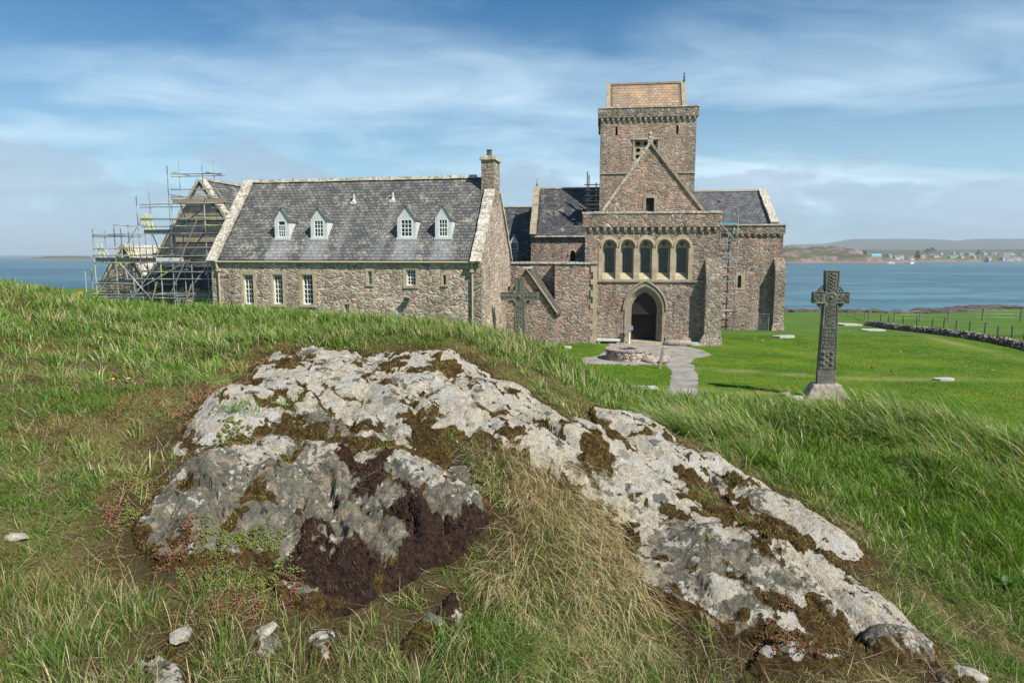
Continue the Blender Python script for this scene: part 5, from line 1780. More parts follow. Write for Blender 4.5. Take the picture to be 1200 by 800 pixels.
    while u < U(844.5) - .2:
        s_ = min(random.uniform(.5, .9), U(844.8) - u); h = random.uniform(-.015, .02)
        cc.box(u, u + s_ - .01, -.20 + random.uniform(-.015, .015), .95, zt - .139, zt + h); u += s_
    cc.build('parapet_coping', M['coping'], root)
    # corner buttress with sloped head and flared foot
    bu = MB()
    b0, b1 = U(826.8), U(846.2)
    bu.prism([(-.62, -.4), (-.62, Z(327, v=-.62)), (.005, Z(302)), (.005, -.4)], b0, b1, 'x')
    bu.build('buttress', M['rubble_buttress'], root)
    ft = MB(); f0, f1 = U(818.5, v=-1.3), U(852.5, v=-1.3); zf = Z(391, v=-.95)
    ft.add([(f0, -1.05, -.3), (f1, -1.05, -.3), (f1, .0, -.3), (f0, .0, -.3), (b0 - .02, -.64, zf), (b1 + .02, -.64, zf), (b1 + .02, .0, zf), (b0 - .02, .0, zf)],
           [(0, 1, 5, 4), (1, 2, 6, 5), (2, 3, 7, 6), (3, 0, 4, 7), (4, 5, 6, 7), (0, 3, 2, 1)])
    ft.build('buttress_foot', M['rubble_buttress'], root)
    # nave body and gable behind the parapet
    ga, gb = U(706, v=1.2), U(821.5, v=1.2); gz0 = Z(248, v=1.2); gap = Z(169, 761.5, v=1.2); gc = U(761.5, 200, v=1.2)
    nv = MB()
    wu0, wu1 = U(757, 240, 1.2), U(766.5, 240, 1.2); wz1 = Z(232, v=1.2)
    nv.prism([(ga, gz0 - .6), (gb, gz0 - .6), (gb, gz0), (gc, gap), (ga, gz0)], 1.2, 1.8, 'y', [rect(wu0, wu1, gz0 - .3, wz1)])
    nv.build('nave_gable', M['rubble_tower'], root)
    nb = MB(); nb.box(ga, gb, 1.4, 17.9, -.4, gz0 - .61); nb.box(ga, gb, .901, 1.399, 4.2, gz0 - .61); nb.build('nave', M['rubble_church'], root)
    nw = MB()
    nw.box(wu0 - .18, wu0, 1.17, 1.5, gz0 - .3, wz1); nw.box(wu1, wu1 + .18, 1.17, 1.5, gz0 - .3, wz1); nw.box(wu0 - .18, wu1 + .18, 1.165, 1.5, wz1, wz1 + .15)
    gw = nw.build('gable_window', M['sandstone_old'], root)
    lv = MB()
    for k in range(7): lv.box(wu0, wu1, 1.4, 1.46, gz0 - .3 + k * .16, gz0 - .2 + k * .16)
    lv.box(wu0, wu1, 1.47, 1.5, gz0 - .3, wz1)
    lv.build('louvre', M['oak'], gw)
    for sg, e in ((-1, ga), (1, gb)):
        c2 = MB(); coping_run(c2, 1.15, 1.85, (e, gz0 + .02), (gc, gap + .02), .13, .5, axis='y'); c2.build('gable_coping', M['coping'] if sg < 0 else M['sandstone_old'], root)
    fn = MB(); fn.box(gc - .16, gc + .16, 1.3, 1.7, gap + .02, gap + .3); fn.lathe([(.08, 0), (.15, .12), (.10, .25), (.16, .36), (.05, .55)], (gc, 1.5, gap + .3), 8)
    fn.build('gable_finial', M['coping'], root)
    rr = (gb - ga) / 2
    slope_n = MB()
    for e in (ga - .1, gb + .1):
        slope_n.add([(e, 1.8, gz0 - .05), (gc, 1.8, gap - .1), (gc, 17.9, gap - .1), (e, 17.9, gz0 - .05), (e, 1.8, gz0 - .15), (gc, 1.8, gap - .2), (gc, 17.9, gap - .2), (e, 17.9, gz0 - .15)],
                    [(0, 1, 2, 3), (4, 7, 6, 5), (0, 4, 5, 1), (1, 5, 6, 2), (2, 6, 7, 3), (3, 7, 4, 0)])
    slope_n.build('nave_roof', M['slate_y'], root)
    # ---- tower
    vt = 17.9
    a, b = U(703.3, 190, vt), U(814.5, 190, vt); W_ = b - a
    zt1 = Z(125, v=vt); zt0 = Z(137.5, v=vt); ztc = Z(143, v=vt); zs = Z(202.8, v=vt)
    s0, s1 = U(743.5, 170, vt), U(771, 170, vt); sz1, sz0 = Z(164, v=vt), Z(187, v=vt)
    sl = [(U(x, 150, vt) - .09, U(x, 150, vt) + .09, Z(158, v=vt), Z(147.5, v=vt)) for x in (722.6, 794)]
    tw = MB()
    tw.prism(rect(a, b, -.5, zt0), vt, vt + .9, 'y', [rect(s0, s1, sz0, sz1)] + [rect(*r) for r in sl])
    tw.box(a, a + .9, vt + .9, vt + W_, -.5, zt0); tw.box(b - .9, b, vt + .9, vt + W_, -.5, zt0); tw.box(a + .9, b - .9, vt + W_ - .9, vt + W_, -.5, zt0)
    T = tw.build('tower', M['rubble_tower'], root)
    for left in (True, False):
        qn = MB(); z = Z(247, v=vt); i = 0
        while z < ztc - .3:
            h = random.uniform(.3, .45); w_ = .6 if i % 2 else .34
            if left: qn.box(a - .014, a + w_, vt - .014, vt + .9 - w_, z, z + h - .01)
            else: qn.box(b - w_, b + .014, vt - .014, vt + .9 - w_, z, z + h - .01)
            z += h; i += 1
        qn.build('tower_quoin', M['rubble_buttress'], T)
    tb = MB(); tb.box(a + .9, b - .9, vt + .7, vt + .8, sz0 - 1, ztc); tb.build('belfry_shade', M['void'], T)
    tp = MB(); tp.box(a - .18, b + .18, vt - .16, vt + W_ + .2, zt0, zt1 - .12); tp.build('tower_parapet', M['rubble_grey'], T)
    tcp = MB(); u = a - .24
    while u < b + .2:
        s_ = min(random.uniform(.5, .8), b + .26 - u); tcp.box(u, u + s_ - .01, vt - .21, vt + W_ + .25, zt1 - .119, zt1 + random.uniform(-.01, .015)); u += s_
    tcp.build('tower_coping', M['coping'], T)
    corbels(T, a - .1, b + .1, vt, ztc - .02, zt0, 18, .15)
    tst = MB(); tst.box(a - .03, b + .03, vt - .08, vt + .01, zs - .07, zs + .07); tst.build('tower_string_course', M['sandstone_old'], T)
    # square traceried belfry window
    fr = MB(); t = .14
    fr.box(s0 - t, s0, vt - .05, vt + .5, sz0, sz1); fr.box(s1, s1 + t, vt - .05, vt + .5, sz0, sz1); fr.box(s0 - t - .06, s1 + t + .06, vt - .10, vt + .5, sz1, sz1 + .18)
    trv = vt + .22
    cw = (s1 - s0) / 3; chh = (sz1 - sz0) / 3
    holes = []
    for i in range(3):
        for j in range(3):
            cxx, czz = s0 + cw * (i + .5), sz0 + chh * (j + .5)
            holes.append([(cxx + math.cos(2 * math.pi * k / 16) * (.40 if k % 2 == 0 else .26) * cw, czz + math.sin(2 * math.pi * k / 16) * (.40 if k % 2 == 0 else .26) * chh) for k in range(16)])
    fr.prism(rect(s0, s1, sz0, sz1), trv, trv + .15, 'y', holes)
    fr.build('belfry_window', M['sandstone'], T)
    # cap house roof
    va, vb = vt + 2.2, vt + 2.2 + 3.8
    ca, cb_ = U(716, 110, va), U(800, 110, va); c0 = Z(124, v=va) - .4; c1 = Z(98.2, v=(va + vb) / 2)
    slope_sheet('cap_roof', M['tile'], T, ca, cb_, va, c0, (va + vb) / 2, c1, wob=.01)
    slope_sheet('cap_roof', M['tile'], T, ca, cb_, vb, c0, (va + vb) / 2, c1, wob=.01)
    cg = MB()
    for e0, e1 in ((ca - .4, ca - .01), (cb_ + .01, cb_ + .42)):
        cg.prism([(va - .1, c0), ((va + vb) / 2, c1 + .12), (vb + .1, c0)], e0, e1, 'x')
    cg.box(ca, cb_, (va + vb) / 2 - .14, (va + vb) / 2 + .14, c1 - .06, c1 + .10)
    cg.build('cap_gable', M['sandstone_old'], T)
    cf = MB(); uu = U(800.4, 95, (va + vb) / 2); zz = c1 + .12
    cf.tube((uu + .1, (va + vb) / 2, zz - .1), (uu + .1, (va + vb) / 2, zz + .5), .11, 8, .06); cf.tube((uu + .1, (va + vb) / 2, zz + .4), (uu + .1, (va + vb) / 2, zz + .82), .035, 6, .02); cf.box(uu, uu + .2, (va + vb) / 2 - .03, (va + vb) / 2 + .03, zz + .62, zz + .67)
    cf.build('cap_finial', M['iron'], T)
    # ---- south transept (right)
    vs = 13.0                                          # wall plane of the lower aisle
    r0, r1 = U(843, 300, vs), U(917, 300, vs)
    zp1, zpb = Z(262.5, 900, vs), Z(277.5, 900, vs)
    swz = [(U(864.5, 330, vs), U(868.5, 330, vs), Z(337.3, 866, vs), Z(324.5, 866, vs))]
    hw_ = (swz[0][1] - swz[0][0]) / 2 + .02; wc = (swz[0][1] + swz[0][0]) / 2
    lw = arch_poly(wc, swz[0][2], swz[0][3], hw_ + .0, 0, 6)
    lwo = arch_poly(wc, swz[0][2] - .15, swz[0][3], hw_ + .28, 0, 6)
    sw = MB(); sw.prism(rect(r0 - 3, r1, -1.5, zpb + .22), vs, vs + .8, 'y', [lwo]); sw.box(r1 - .8, r1, vs + .8, vs + 9, -1.5, zpb)
    S_ = sw.build('transept_wall', M['rubble_church'], root)
    sv = MB(); sv.prism(lwo, vs - .02, vs + .3, 'y', [lw]); so = sv.build('transept_window', M['sandstone'], S_)
    sv = MB(); sv.box(wc - hw_ - .05, wc + hw_ + .05, vs + .22, vs + .26, swz[0][2] - .05, swz[0][3] + .4); sv.build('transept_pane', M['glass'], S_)
    sp_ = MB(); sp_.box(r0 - 3, r1 + .1, vs - .14, vs + .9, zpb + .22, zp1 - .12); sp_.box(r1 - .9, r1 + .1, vs + .9, vs + 9, zpb + .22, zp1 - .12)
    sp_.build('transept_parapet', M['rubble_grey'], S_)
    sc_ = MB(); sc_.box(r0 - 3, r1 + .17, vs - .22, vs + .95, zp1 - .119, zp1); sc_.build('transept_coping', M['coping_clean'], S_)
    corbels(S_, U(852, 280, vs), r1, vs, zpb - .05, zpb + .22, 9, .13)
    b0, b1 = U(907.3, 350, vs - .7), U(919.6, 350, vs - .7)
    bt = MB(); bt.prism([(vs - .7, -1.6), (vs - .7, Z(318, 912, vs - .7)), (vs + .005, Z(302, 912, vs)), (vs + .005, -1.6)], b0, b1, 'x')
    bt.build('buttress', M['rubble_buttress'], root)
    zf = Z(379.5, 912, vs - .7)
    bf = MB(); bf.add([(b0 - .35, vs - 1.15, -1.5), (b1 + .35, vs - 1.15, -1.5), (b1 + .35, vs, -1.5), (b0 - .35, vs, -1.5), (b0 - .02, vs - .72, zf), (b1 + .02, vs - .72, zf), (b1 + .02, vs, zf), (b0 - .02, vs, zf)],
                      [(0, 1, 5, 4), (1, 2, 6, 5), (2, 3, 7, 6), (3, 0, 4, 7), (4, 5, 6, 7), (0, 3, 2, 1)])
    bf.build('buttress_foot', M['rubble_buttress'], root)
    ve, vr = vs + 1.4, vs + 6.2
    e0, e1 = U(812, 240, ve) - 1, U(904.5, 240, ve); zre, zrr = Z(262.5, 880, ve), Z(224, 880, vr)
    slope_sheet('transept_roof', M['slate_transept'], root, e0, e1, ve, zre, vr, zrr)
    slope_sheet('transept_roof', M['slate_transept'], root, e0, e1, vr * 2 - ve, zre, vr, zrr)
    tg = MB(); tg.prism([(ve - .2, -1.4), (vr * 2 - ve + .2, -1.4), (vr * 2 - ve + .2, zre), (vr, zrr + .03), (ve - .2, zre)], e1 - .02, e1 + .45, 'x')
    tg.build('transept_gable', M['rubble_church'], root)
    tk = MB(); coping_run(tk, e1 - .02, e1 + .5, (ve - .3, zre), (vr, zrr + .06), .16, .6); coping_run(tk, e1 - .02, e1 + .5, (2 * vr - ve + .3, zre), (vr, zrr + .06), .16, .6)
    tk.build('transept_skew', M['coping'], root)
    rd = MB(); rd.box(e0, e1, vr - .14, vr + .14, zrr - .03, zrr + .12); rd.build('transept_ridge', M['coping_clean'], root)
    rv = MB(); uu, zz = CF.uz(843.5, 240, ve + 3.2); rv.tube((uu, ve + 3.2, zz - .4), (uu, ve + 3.2, zz + .3), .12, 8); rv.tube((uu, ve + 3.2, zz + .3), (uu, ve + 3.2, zz + .36), .18, 8)
    rv.build('roof_vent', M['redclay'], root)
    # ---- north transept (left)
    vn = 16.6; vr = vn + 3.8
    n0, n1 = U(622.3, 290, vn), a + .02
    zne = Z(276, 660, vn); znr = Z(221, 660, vr)
    nt = MB()
    hwc = U(671, 298, vn)
    hp = arch_poly(hwc, Z(306, 670, vn) - .5, Z(299, 670, vn), .22, .5, 6)
    nt.prism(rect(n0, n1, -.4, zne), vn, vn + .7, 'y', [hp])
    nt.prism([(vn + .7, -.4), (2 * vr - vn, -.4), (2 * vr - vn, zne), (vr, znr), (vn + .7, zne + .7 * (znr - zne) / (vr - vn))], n0, n0 + .6, 'x')
    nt.build('transept_wall', M['rubble_church'], root)
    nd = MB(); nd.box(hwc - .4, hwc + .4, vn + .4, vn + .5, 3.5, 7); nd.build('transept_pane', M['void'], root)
    hh = MB(); pts = arch_poly(hwc, 5, Z(299, 670, vn), .34, .5, 8)[2:]
    hh.path([(p[0], vn - .05, p[1]) for p in pts], .07, 6); hh.build('window_hood', M['sandstone'], root)
    slope_sheet('transept_roof', M['slate_dark'], root, n0 + .42, n1, vn - .2, zne, vr, znr)
    slope_sheet('transept_roof', M['slate_dark'], root, n0 + .42, n1, 2 * vr - vn + .2, zne, vr, znr)
    ns = MB(); coping_run(ns, n0 - .05, n0 + .42, (vn - .3, zne), (vr, znr + .05), .2, .6); coping_run(ns, n0 - .05, n0 + .42, (2 * vr - vn + .3, zne), (vr, znr + .05), .2, .6)
    ns.build('transept_skew', M['sandstone_old'], root)
    nr = MB(); nr.box(n0 + .4, n1, vr - .12, vr + .12, znr - .03, znr + .1); nr.box(n0, n1, vn - .28, vn - .16, zne - .14, zne + .01)
    nr.build('transept_ridge', M['coping'], root)
    nf = MB(); nf.lathe([(.16, 0), (.09, .2), (.13, .3), (.05, .5), (.03, .85)], (n0 + .2, vr, znr + .1), 8); nf.build('transept_finial', M['sandstone_old'], root)


make_church()


def make_cloister_wall():
    F = CF
    v0 = .30
    vr = -.55          # the nearer, right-hand length
    root = empty('cloister_wall', (CF.X0, CF.Y0, 0), -CF.a, 'stepped rubble wall with white coping joining the church to the dormered range', 'wall')
    a = F.uz(597, 350, v0)[0] - 3.0; b = F.uz(650, 350, vr)[0]; c = F.uz(699, 350, vr)[0]
    zt = F.uz(675, 309.3, vr)[1]
    m1 = MB(); m1.box(a, b + .02, v0, v0 + .6, -.4, zt); m1.box(b, c, vr, v0 + .6 + .01, -.4, zt - .004)
    m1.build('wall_face', M['rubble_church'], root)
    zs = F.uz(675, 362.5, vr)[1]
    m3 = MB(); m3.box(b - .05, c + .02, vr - .06, vr + .01, -.4, zs); m3.build('wall_base', M['rubble_church'], root)
    z = -.3; i = 0; q = MB()
    while z < zt - .3:
        h = random.uniform(.3, .45); w_ = .38 if i % 2 else .24; q.box(c - w_, c + .03, vr - .075, vr + .5, z, z + h - .01); z += h; i += 1
    q.build('quoin', M['sandstone'], root)
    m2 = MB()
    for (p, r_, va) in ((a, b - .05, v0), (b - .06, c + .06, vr)):
        u = p
        while u < r_ - .05:
            s_ = min(random.uniform(.45, .8), r_ - u); m2.box(u, u + s_ - .01, va - .08 + random.uniform(-.015, .015), v0 + .68, zt + .001, zt + .12 + random.uniform(-.015, .02)); u += s_
    m2.build('coping', M['coping'], root)


make_cloister_wall()


def make_shrine():
    X, Y = P(617, 404, 42.3)[:2]
    F = Frame(X, Y, R(12)); F.Y0 = 42.3
    root = empty('shrine_chapel', (F.X0, F.Y0, 0), -F.a, 'tiny steep-gabled stone chapel with slab roof between the range and the church', 'chapel')
    z_ap = F.uz(616, 318, 0)[1]; u1, ze = F.uz(649, 364, 0); u0 = F.uz(585.5, 364, 0)[0]; uc = F.uz(616.5, 330)[0]
    u0 = 2 * uc - u1
    D = 3.3
    m = MB(); m.prism([(u0 + .15, -.3), (u1, -.3), (u1, ze), (uc, z_ap), (u0 + .15, ze)], 0, .4, 'y'); m.box(u1 - .4, u1, .4, D, -.3, ze); m.box(u0 + .15, u0 + .5, .4, D, -.3, ze)
    m.build('wall', M['rubble_church'], root)
    for e, o_ in ((u0, -.15), (u1, .15)):
        s = 1 if e > uc else -1
        k = (z_ap - ze) / (u1 - uc)
        ee = e + s * .22; ez = ze - .22 * k
        r_ = MB()
        r_.add([(ee, -.12, ez), (uc, -.12, z_ap + .02), (uc, D + .3, z_ap + .02), (ee, D + .3, ez), (ee, -.12, ez + .16), (uc, -.12, z_ap + .20), (uc, D + .3, z_ap + .20), (ee, D + .3, ez + .16)],
               [(0, 1, 2, 3), (4, 7, 6, 5), (0, 4, 5, 1), (1, 5, 6, 2), (2, 6, 7, 3), (3, 7, 4, 0)])
        r_.build('roof_slope', M['slab_tile'], root)
    c = MB()
    for s, e in ((1, u1), (-1, u0)):
        ee = e + s * .22; ez = ze - .22 * (z_ap - ze) / (u1 - uc)
        coping_run(c, -.16, .06, (ee, ez + .17), (uc, z_ap + .21), .035, .5, over=0, axis='y', jit=.006)
    c.build('verge', M['sandstone_old'], root)
    w_ = MB(); w_.box(uc - .25, uc + .25, -.12, .9, z_ap + .16, z_ap + .27); w_.build('ridge_cap', M['coping'], root)


make_shrine()


def make_dormitory():
    F = CF; v = 19.0; vr = 22.5
    root = empty('slate_roofed_range', (CF.X0, CF.Y0, 0), -CF.a, 'dark slate roof with one white dormer, seen behind the cloister wall', 'building')
    u0 = F.uz(575, 290, v)[0]; u1 = F.uz(623, 290, v)[0] + .4
    ze = F.uz(605, 304, v)[1]; zr = F.uz(605, 243, vr)[1]
    xa = F.uz(597.5, 290, v + .4)[0]; xb = F.uz(607.5, 290, v + .4)[0]
    m = MB(); m.box(u0 - 8, u1, v, v + .5, -.4, ze); m.box(u0 - 8, u1, 2 * vr - v - .5, 2 * vr - v, -.4, ze); m.prism([(v + .5, -.4), (2 * vr - v - .5, -.4), (2 * vr - v - .5, ze), (vr, zr), (v + .5, ze)], u1 - .5, u1, 'x')
    m.prism([(v + .5, -.4), (2 * vr - v - .5, -.4), (2 * vr - v - .5, ze), (vr, zr), (v + .5, ze)], u0 - 8, u0 - 7.5, 'x')
    m.build('wall', M['rubble_church'], root)
    slope_sheet('roof_slope', M['slate_dark'], root, u0 - 8, u1, v - .2, ze, vr, zr, [(xa, xb, .2, .5)])
    slope_sheet('roof_slope', M['slate_dark'], root, u0 - 8, u1, 2 * vr - v + .2, ze, vr, zr)
    r_ = MB(); r_.box(u0 - 8, u1, vr - .12, vr + .12, zr - .02, zr + .1); r_.build('ridge', M['coping_clean'], root)
    d = MB(); zb, zd, za = F.uz(602, 299, v + .4)[1], F.uz(602, 284, v + .4)[1], F.uz(602, 276, v + .4)[1]
    d.prism([(xa, zb - .3), (xb, zb - .3), (xb, zd), ((xa + xb) / 2, za), (xa, zd)], v + .4, v + 2.2, 'y')
    dd = d.build('dormer', M['lead'], root)
    sash(dd, xa + .1, xb - .08, zb + .02, zd, v + .33, 3, 4, name='sash_window')
    rf = MB(); mid = (xa + xb) / 2
    for sg in (-1, 1):
        e = mid + sg * ((xb - xa) / 2 + .08); ez = zd - .08
        rf.add([(e, v + .32, ez), (mid, v + .32, za + .03), (mid, v + 2.6, za + .03), (e, v + 2.3, ez), (e, v + .32, ez + .06), (mid, v + .32, za + .1), (mid, v + 2.6, za + .1), (e, v + 2.3, ez + .06)],
               [(0, 1, 2, 3), (4, 7, 6, 5), (0, 4, 5, 1), (1, 5, 6, 2), (2, 6, 7, 3), (3, 7, 4, 0)])
    rf.build('dormer_roof', M['slate_y'], dd)


make_dormitory()


# ------------------------------------------------------------------ the buildings wrapped in scaffolding on the left
def make_left_buildings():
    F = Frame(*P(242, 350, 45.0)[:2], R(11)); F.Y0 = 45.0
    root = empty('gabled_hall', (F.X0, F.Y0, 0), -F.a, 'steep gabled hall in grey render behind the highest scaffolding', 'building')
    ap = F.uz(242, 212.5)[1]; u0, ze = F.uz(183, 306); u0 = -abs(u0); u1 = -u0
    m = MB(); m.prism([(u0, -.3), (u1, -.3), (u1, ze), (0, ap - .02), (u0, ze)], 0, .5, 'y'); m.box(u0, u0 + .5, .5, 12, -.3, ze); m.box(u1 - .5, u1, .5, 12, -.3, ze)
    m.prism([(u0, -.3), (u1, -.3), (u1, ze), (0, ap - .02), (u0, ze)], 12, 12.5, 'y')
    m.build('wall', M['render'], root)
    zmid = F.uz(240, 236)[1]; k = (ap - ze) / u1; hw = (ap - zmid) / k
    pm = MB(); pm.prism([(-hw + .15, zmid), (hw - .15, zmid), (0, ap - .25)], -.03, -.002, 'y'); pm.build('gable_patch', M['render_pale'], root)
    st = MB()
    st.box(u0 + 2.0, u1 - .5, -.05, -.004, zmid - 1.2, zmid - .75); st.box(u0 + 1.6, u1 - 1.0, -.04, -.004, zmid - 2.6, zmid - 2.3)
    st.build('string_course', M['sandstone_old'], root)
    for s in (-1, 1):
        e = s * (u1 + .25); ez = ze - .25 * k
        r_ = MB(); r_.add([(e, .45, ez), (0, .45, ap), (0, 12.4, ap), (e, 12.4, ez), (e, .45, ez + .12), (0, .45, ap + .14), (0, 12.4, ap + .14), (e, 12.4, ez + .12)],
                          [(0, 1, 2, 3), (4, 7, 6, 5), (0, 4, 5, 1), (1, 5, 6, 2), (2, 6, 7, 3), (3, 7, 4, 0)])
        r_.build('roof_slope', M['slate_y'], root)
        c = MB(); coping_run(c, -.06, .46, (s * (u1 + .15), ze - .1), (0, ap + .1), .15, .55, axis='y'); c.build('skew', M['coping'], root)
    rr = MB(); rr.box(-.15, .15, .46, 12.4, ap + .10, ap + .26); rr.build('ridge_stones', M['coping'], root)
    # lean-to slated roof in front
    G = Frame(*P(210, 350, 43.2)[:2], R(11)); G.Y0 = 43.2
    root = empty('lean_to', (G.X0, G.Y0, 0), -G.a, 'low dark slated lean-to behind the lower scaffolding beside the range', 'building')
    a, b = G.uz(163, 330)[0], G.uz(262, 330)[0] + .5
    z0 = G.uz(210, 338)[1]; z1 = G.uz(210, 309, 1.6)[1]
    m = MB(); m.box(a, b, 0, .4, -.3, z0); m.prism([(.4, -.3), (1.7, -.3), (1.7, z1 - .1), (.4, z0 + .1)], a, a + .4, 'x'); m.build('wall', M['rubble_church'], root)
    slope_sheet('roof_slope', M['slate_dark'], root, a - .1, b, -.25, z0, 1.7, z1)
    # small chapel with lichened roof at the far left
    G = Frame(*P(149, 350, 46.0)[:2], R(11)); G.Y0 = 46.0
    root = empty('gabled_outbuilding', (G.X0, G.Y0, 0), -G.a, 'small gabled outbuilding with lichen-white roof at the left end of the scaffolding', 'building')
    ap = G.uz(149, 289)[1]; hu = -G.uz(120, 337)[0]; ze = G.uz(120, 335)[1]; k = (ap - ze) / hu
    m = MB(); m.prism([(-hu, -.3), (hu, -.3), (hu, ze), (0, ap), (-hu, ze)], 0, .5, 'y'); m.box(-hu, -hu + .4, .5, 4.5, -.3, ze); m.box(hu - .4, hu, .5, 4.5, -.3, ze)
    m.prism([(-hu, -.3), (hu, -.3), (hu, ze), (0, ap), (-hu, ze)], 4.5, 5, 'y')
    m.build('wall', M['rubble_grey'], root)
    for s in (-1, 1):
        e = s * (hu + .2); ez = ze - .2 * k
        r_ = MB(); r_.add([(e, .4, ez), (0, .4, ap), (0, 5, ap), (e, 5, ez), (e, .4, ez + .12), (0, .4, ap + .14), (0, 5, ap + .14), (e, 5, ez + .12)],
                          [(0, 1, 2, 3), (4, 7, 6, 5), (0, 4, 5, 1), (1, 5, 6, 2), (2, 6, 7, 3), (3, 7, 4, 0)])
        r_.build('roof_slope', M['coping'], root)
        c = MB(); coping_run(c, -.06, .42, (s * (hu + .1), ze - .05), (0, ap + .1), .14, .5, axis='y'); c.build('skew', M['coping'], root)


make_left_buildings()


# ------------------------------------------------------------------ scaffolds
def make_big_scaffold():
    F = Frame(*P(180, 350, 41.6)[:2], R(11)); F.Y0 = 41.6
    root = empty('scaffold', (F.X0, F.Y0, 0), -F.a, 'tall stepped tube scaffold with plank decks round the gabled hall', 'scaffolding')
    U = lambda x, y=300, v=0: F.uz(x, y, v)[0]
    Z = lambda y, x=180, v=0: F.uz(x, y, v)[1]
    r = .030
    front = [(112, 268.5), (137, 263), (166, 230), (203, 194), (244, 193), (225, 310), (189, 300)]
    rear = [(126, 270), (154, 263), (181, 224), (217, 188), (257, 188), (173, 252), (145, 268), (206, 240), (159, 270)]
    for lst, v in ((front, 0.0), (rear, 1.35)):
        for x, yt in lst:
            s = MB(); u = U(x, 320, v); s.tube((u, v, -.1), (u + random.uniform(-.03, .03), v, Z(yt, x, v)), r, 6)
            s.build('standard', M['tube'], root)
    levels = [  # (y, x0, x1) ledgers
        (203.5, 203, 258), (221.5, 203, 258), (230, 203, 258), (239.5, 167, 258), (256.5, 167, 262), (265, 168, 262), (275, 112, 262), (276.5, 112, 166), (291, 112, 262), (299.5, 112, 262),
        (307.5, 112, 262), (318, 168, 262), (327.5, 150, 262), (332, 112, 160), (345, 108, 262), (349, 108, 250)]
    for y, x0, x1 in levels:
        for v in (0.0, 1.35):
            if random.random() < .25 and v > 0: continue
            l = MB(); z = Z(y, (x0 + x1) / 2, 0) + random.uniform(-.04, .04); l.tube((U(x0, y, v) - .15, v - .035, z), (U(x1, y, v) + .15, v - .035, z + random.uniform(-.06, .06)), r, 6)
            l.build('ledger', M['tube'], root)
    for y in (203.5, 230, 265, 299.5, 345):
        for x, yt in front:
            if Z(yt, x) > Z(y, x):
                t = MB(); z = Z(y, x) + .06; t.tube((U(x, y), -.25, z), (U(x, y), 1.6, z), r, 6); t.build('transom', M['tube'], root)
    decks = [(236.5, 203, 263, 'plank'), (272, 170, 260, 'plank_dark'), (305, 113, 182, 'plank_dark'), (305, 184, 214, 'lead'), (332, 117, 150, 'plank_dark')]
    for y, x0, x1, mt in decks:
        z = Z(y, (x0 + x1) / 2)
        d = MB()
        for k in range(5): d.box(U(x0, y), U(x1, y), .05 + k * .25, .05 + k * .25 + .235, z - .04, z)
        d.build('deck', M['plank'] if mt != 'plank_dark' else M['plank_dark'], root)
        t = MB(); t.box(U(x0, y) - .05, U(x1, y) + .05, -.02, .02, z - .06, z + .16); t.build('toe_board', M[mt], root)
    br = [((233, 254), (211, 308), 'plank', 0), ((213, 310), (140, 352), 'tube', 0), ((141, 308), (112, 350), 'tube', 0), ((142, 309), (178, 350), 'tube', 0), ((184, 310), (156, 350), 'tube', 0), ((242, 272), (215, 305), 'timber', 1.3),
          ((217, 308), (202, 342), 'tube', -.1), ((185, 330), (178, 356), 'plank', -.2), ((225, 333), (218, 357), 'plank', -.2), ((245, 308), (222, 342), 'tube', .4), ((250, 335), (244, 355), 'tube', 0), ((210, 232), (220, 262), 'tube', .6),
          ((254, 222), (266, 240), 'timber', .3), ((203, 262), (181, 308), 'tube', .5), ((238, 245), (200, 275), 'timber', .9), ((170, 250), (190, 300), 'tube', .8), ((152, 288), (160, 346), 'tube', .5), ((144, 300), (157, 352), 'tube', .2), ((122, 286), (142, 330), 'tube', 1.0), ((131, 306), (112, 345), 'tube', .7)]
    for (p, q, mt, v) in br:
        b = MB(); a = F.uz(*p, v); c = F.uz(*q, v); b.tube((a[0], v - .07, a[1]), (c[0], v - .07, c[1]), .032 if mt == 'tube' else .04, 6); b.build('brace', M[mt], root)
    ylw = mat_plain('yellow_ladder_paint', (.62, .60, .16), .6)
    for xa, ya, xb, yb in ((116, 286, 123, 309), (169, 251, 174, 272), (173, 251, 178, 272), (150, 288, 156, 304)):
        l = MB(); a = F.uz(xa, ya, .4); c = F.uz(xb, yb, .4)
        for du in (-.16, .16): l.tube((a[0] + du, .4, a[1]), (c[0] + du, .4, c[1]), .03, 6)
        for t in np.linspace(.05, .95, 5): l.tube((a[0] - .16 + (c[0] - a[0]) * t, .4, a[1] + (c[1] - a[1]) * t), (a[0] + .16 + (c[0] - a[0]) * t, .4, a[1] + (c[1] - a[1]) * t), .018, 5)
        l.build('ladder', ylw, root)
    rp = MB(); a = F.uz(167, 255, .2); c = F.uz(148, 288, .2); rp.tube((a[0], .2, a[1]), (c[0], .2, c[1]), .018, 5); rp.build('pulley_rope', M['redclay'], root)
    rs = random.Random(21)
    for _ in range(26):
        x = rs.uniform(118, 256); ylo = 236 if x > 205 else (268 if x > 168 else 298)
        y = rs.uniform(ylo, 340); w_ = rs.uniform(12, 34); v = rs.choice((.7, 1.35, 2.2))
        sl = rs.choice((0, 0, rs.uniform(-26, 26)))
        if x + w_ > 258: x = 258 - w_
        b = MB(); a_ = F.uz(x, y, v); c_ = F.uz(x + w_, min(y + sl, 352), v); b.tube((a_[0], v, a_[1]), (c_[0], v, c_[1]), r, 6); b.build('ledger' if sl == 0 else 'brace', M['tube'], root)
    # outlying low standards towards the sea
    for x, y in ((100.5, 318), (108, 312)):
        s = MB(); u = U(x, 330, .5); s.tube((u, .5, -.1), (u, .5, Z(y, x, .5)), r, 6); s.build('standard', M['tube'], root)


make_big_scaffold()


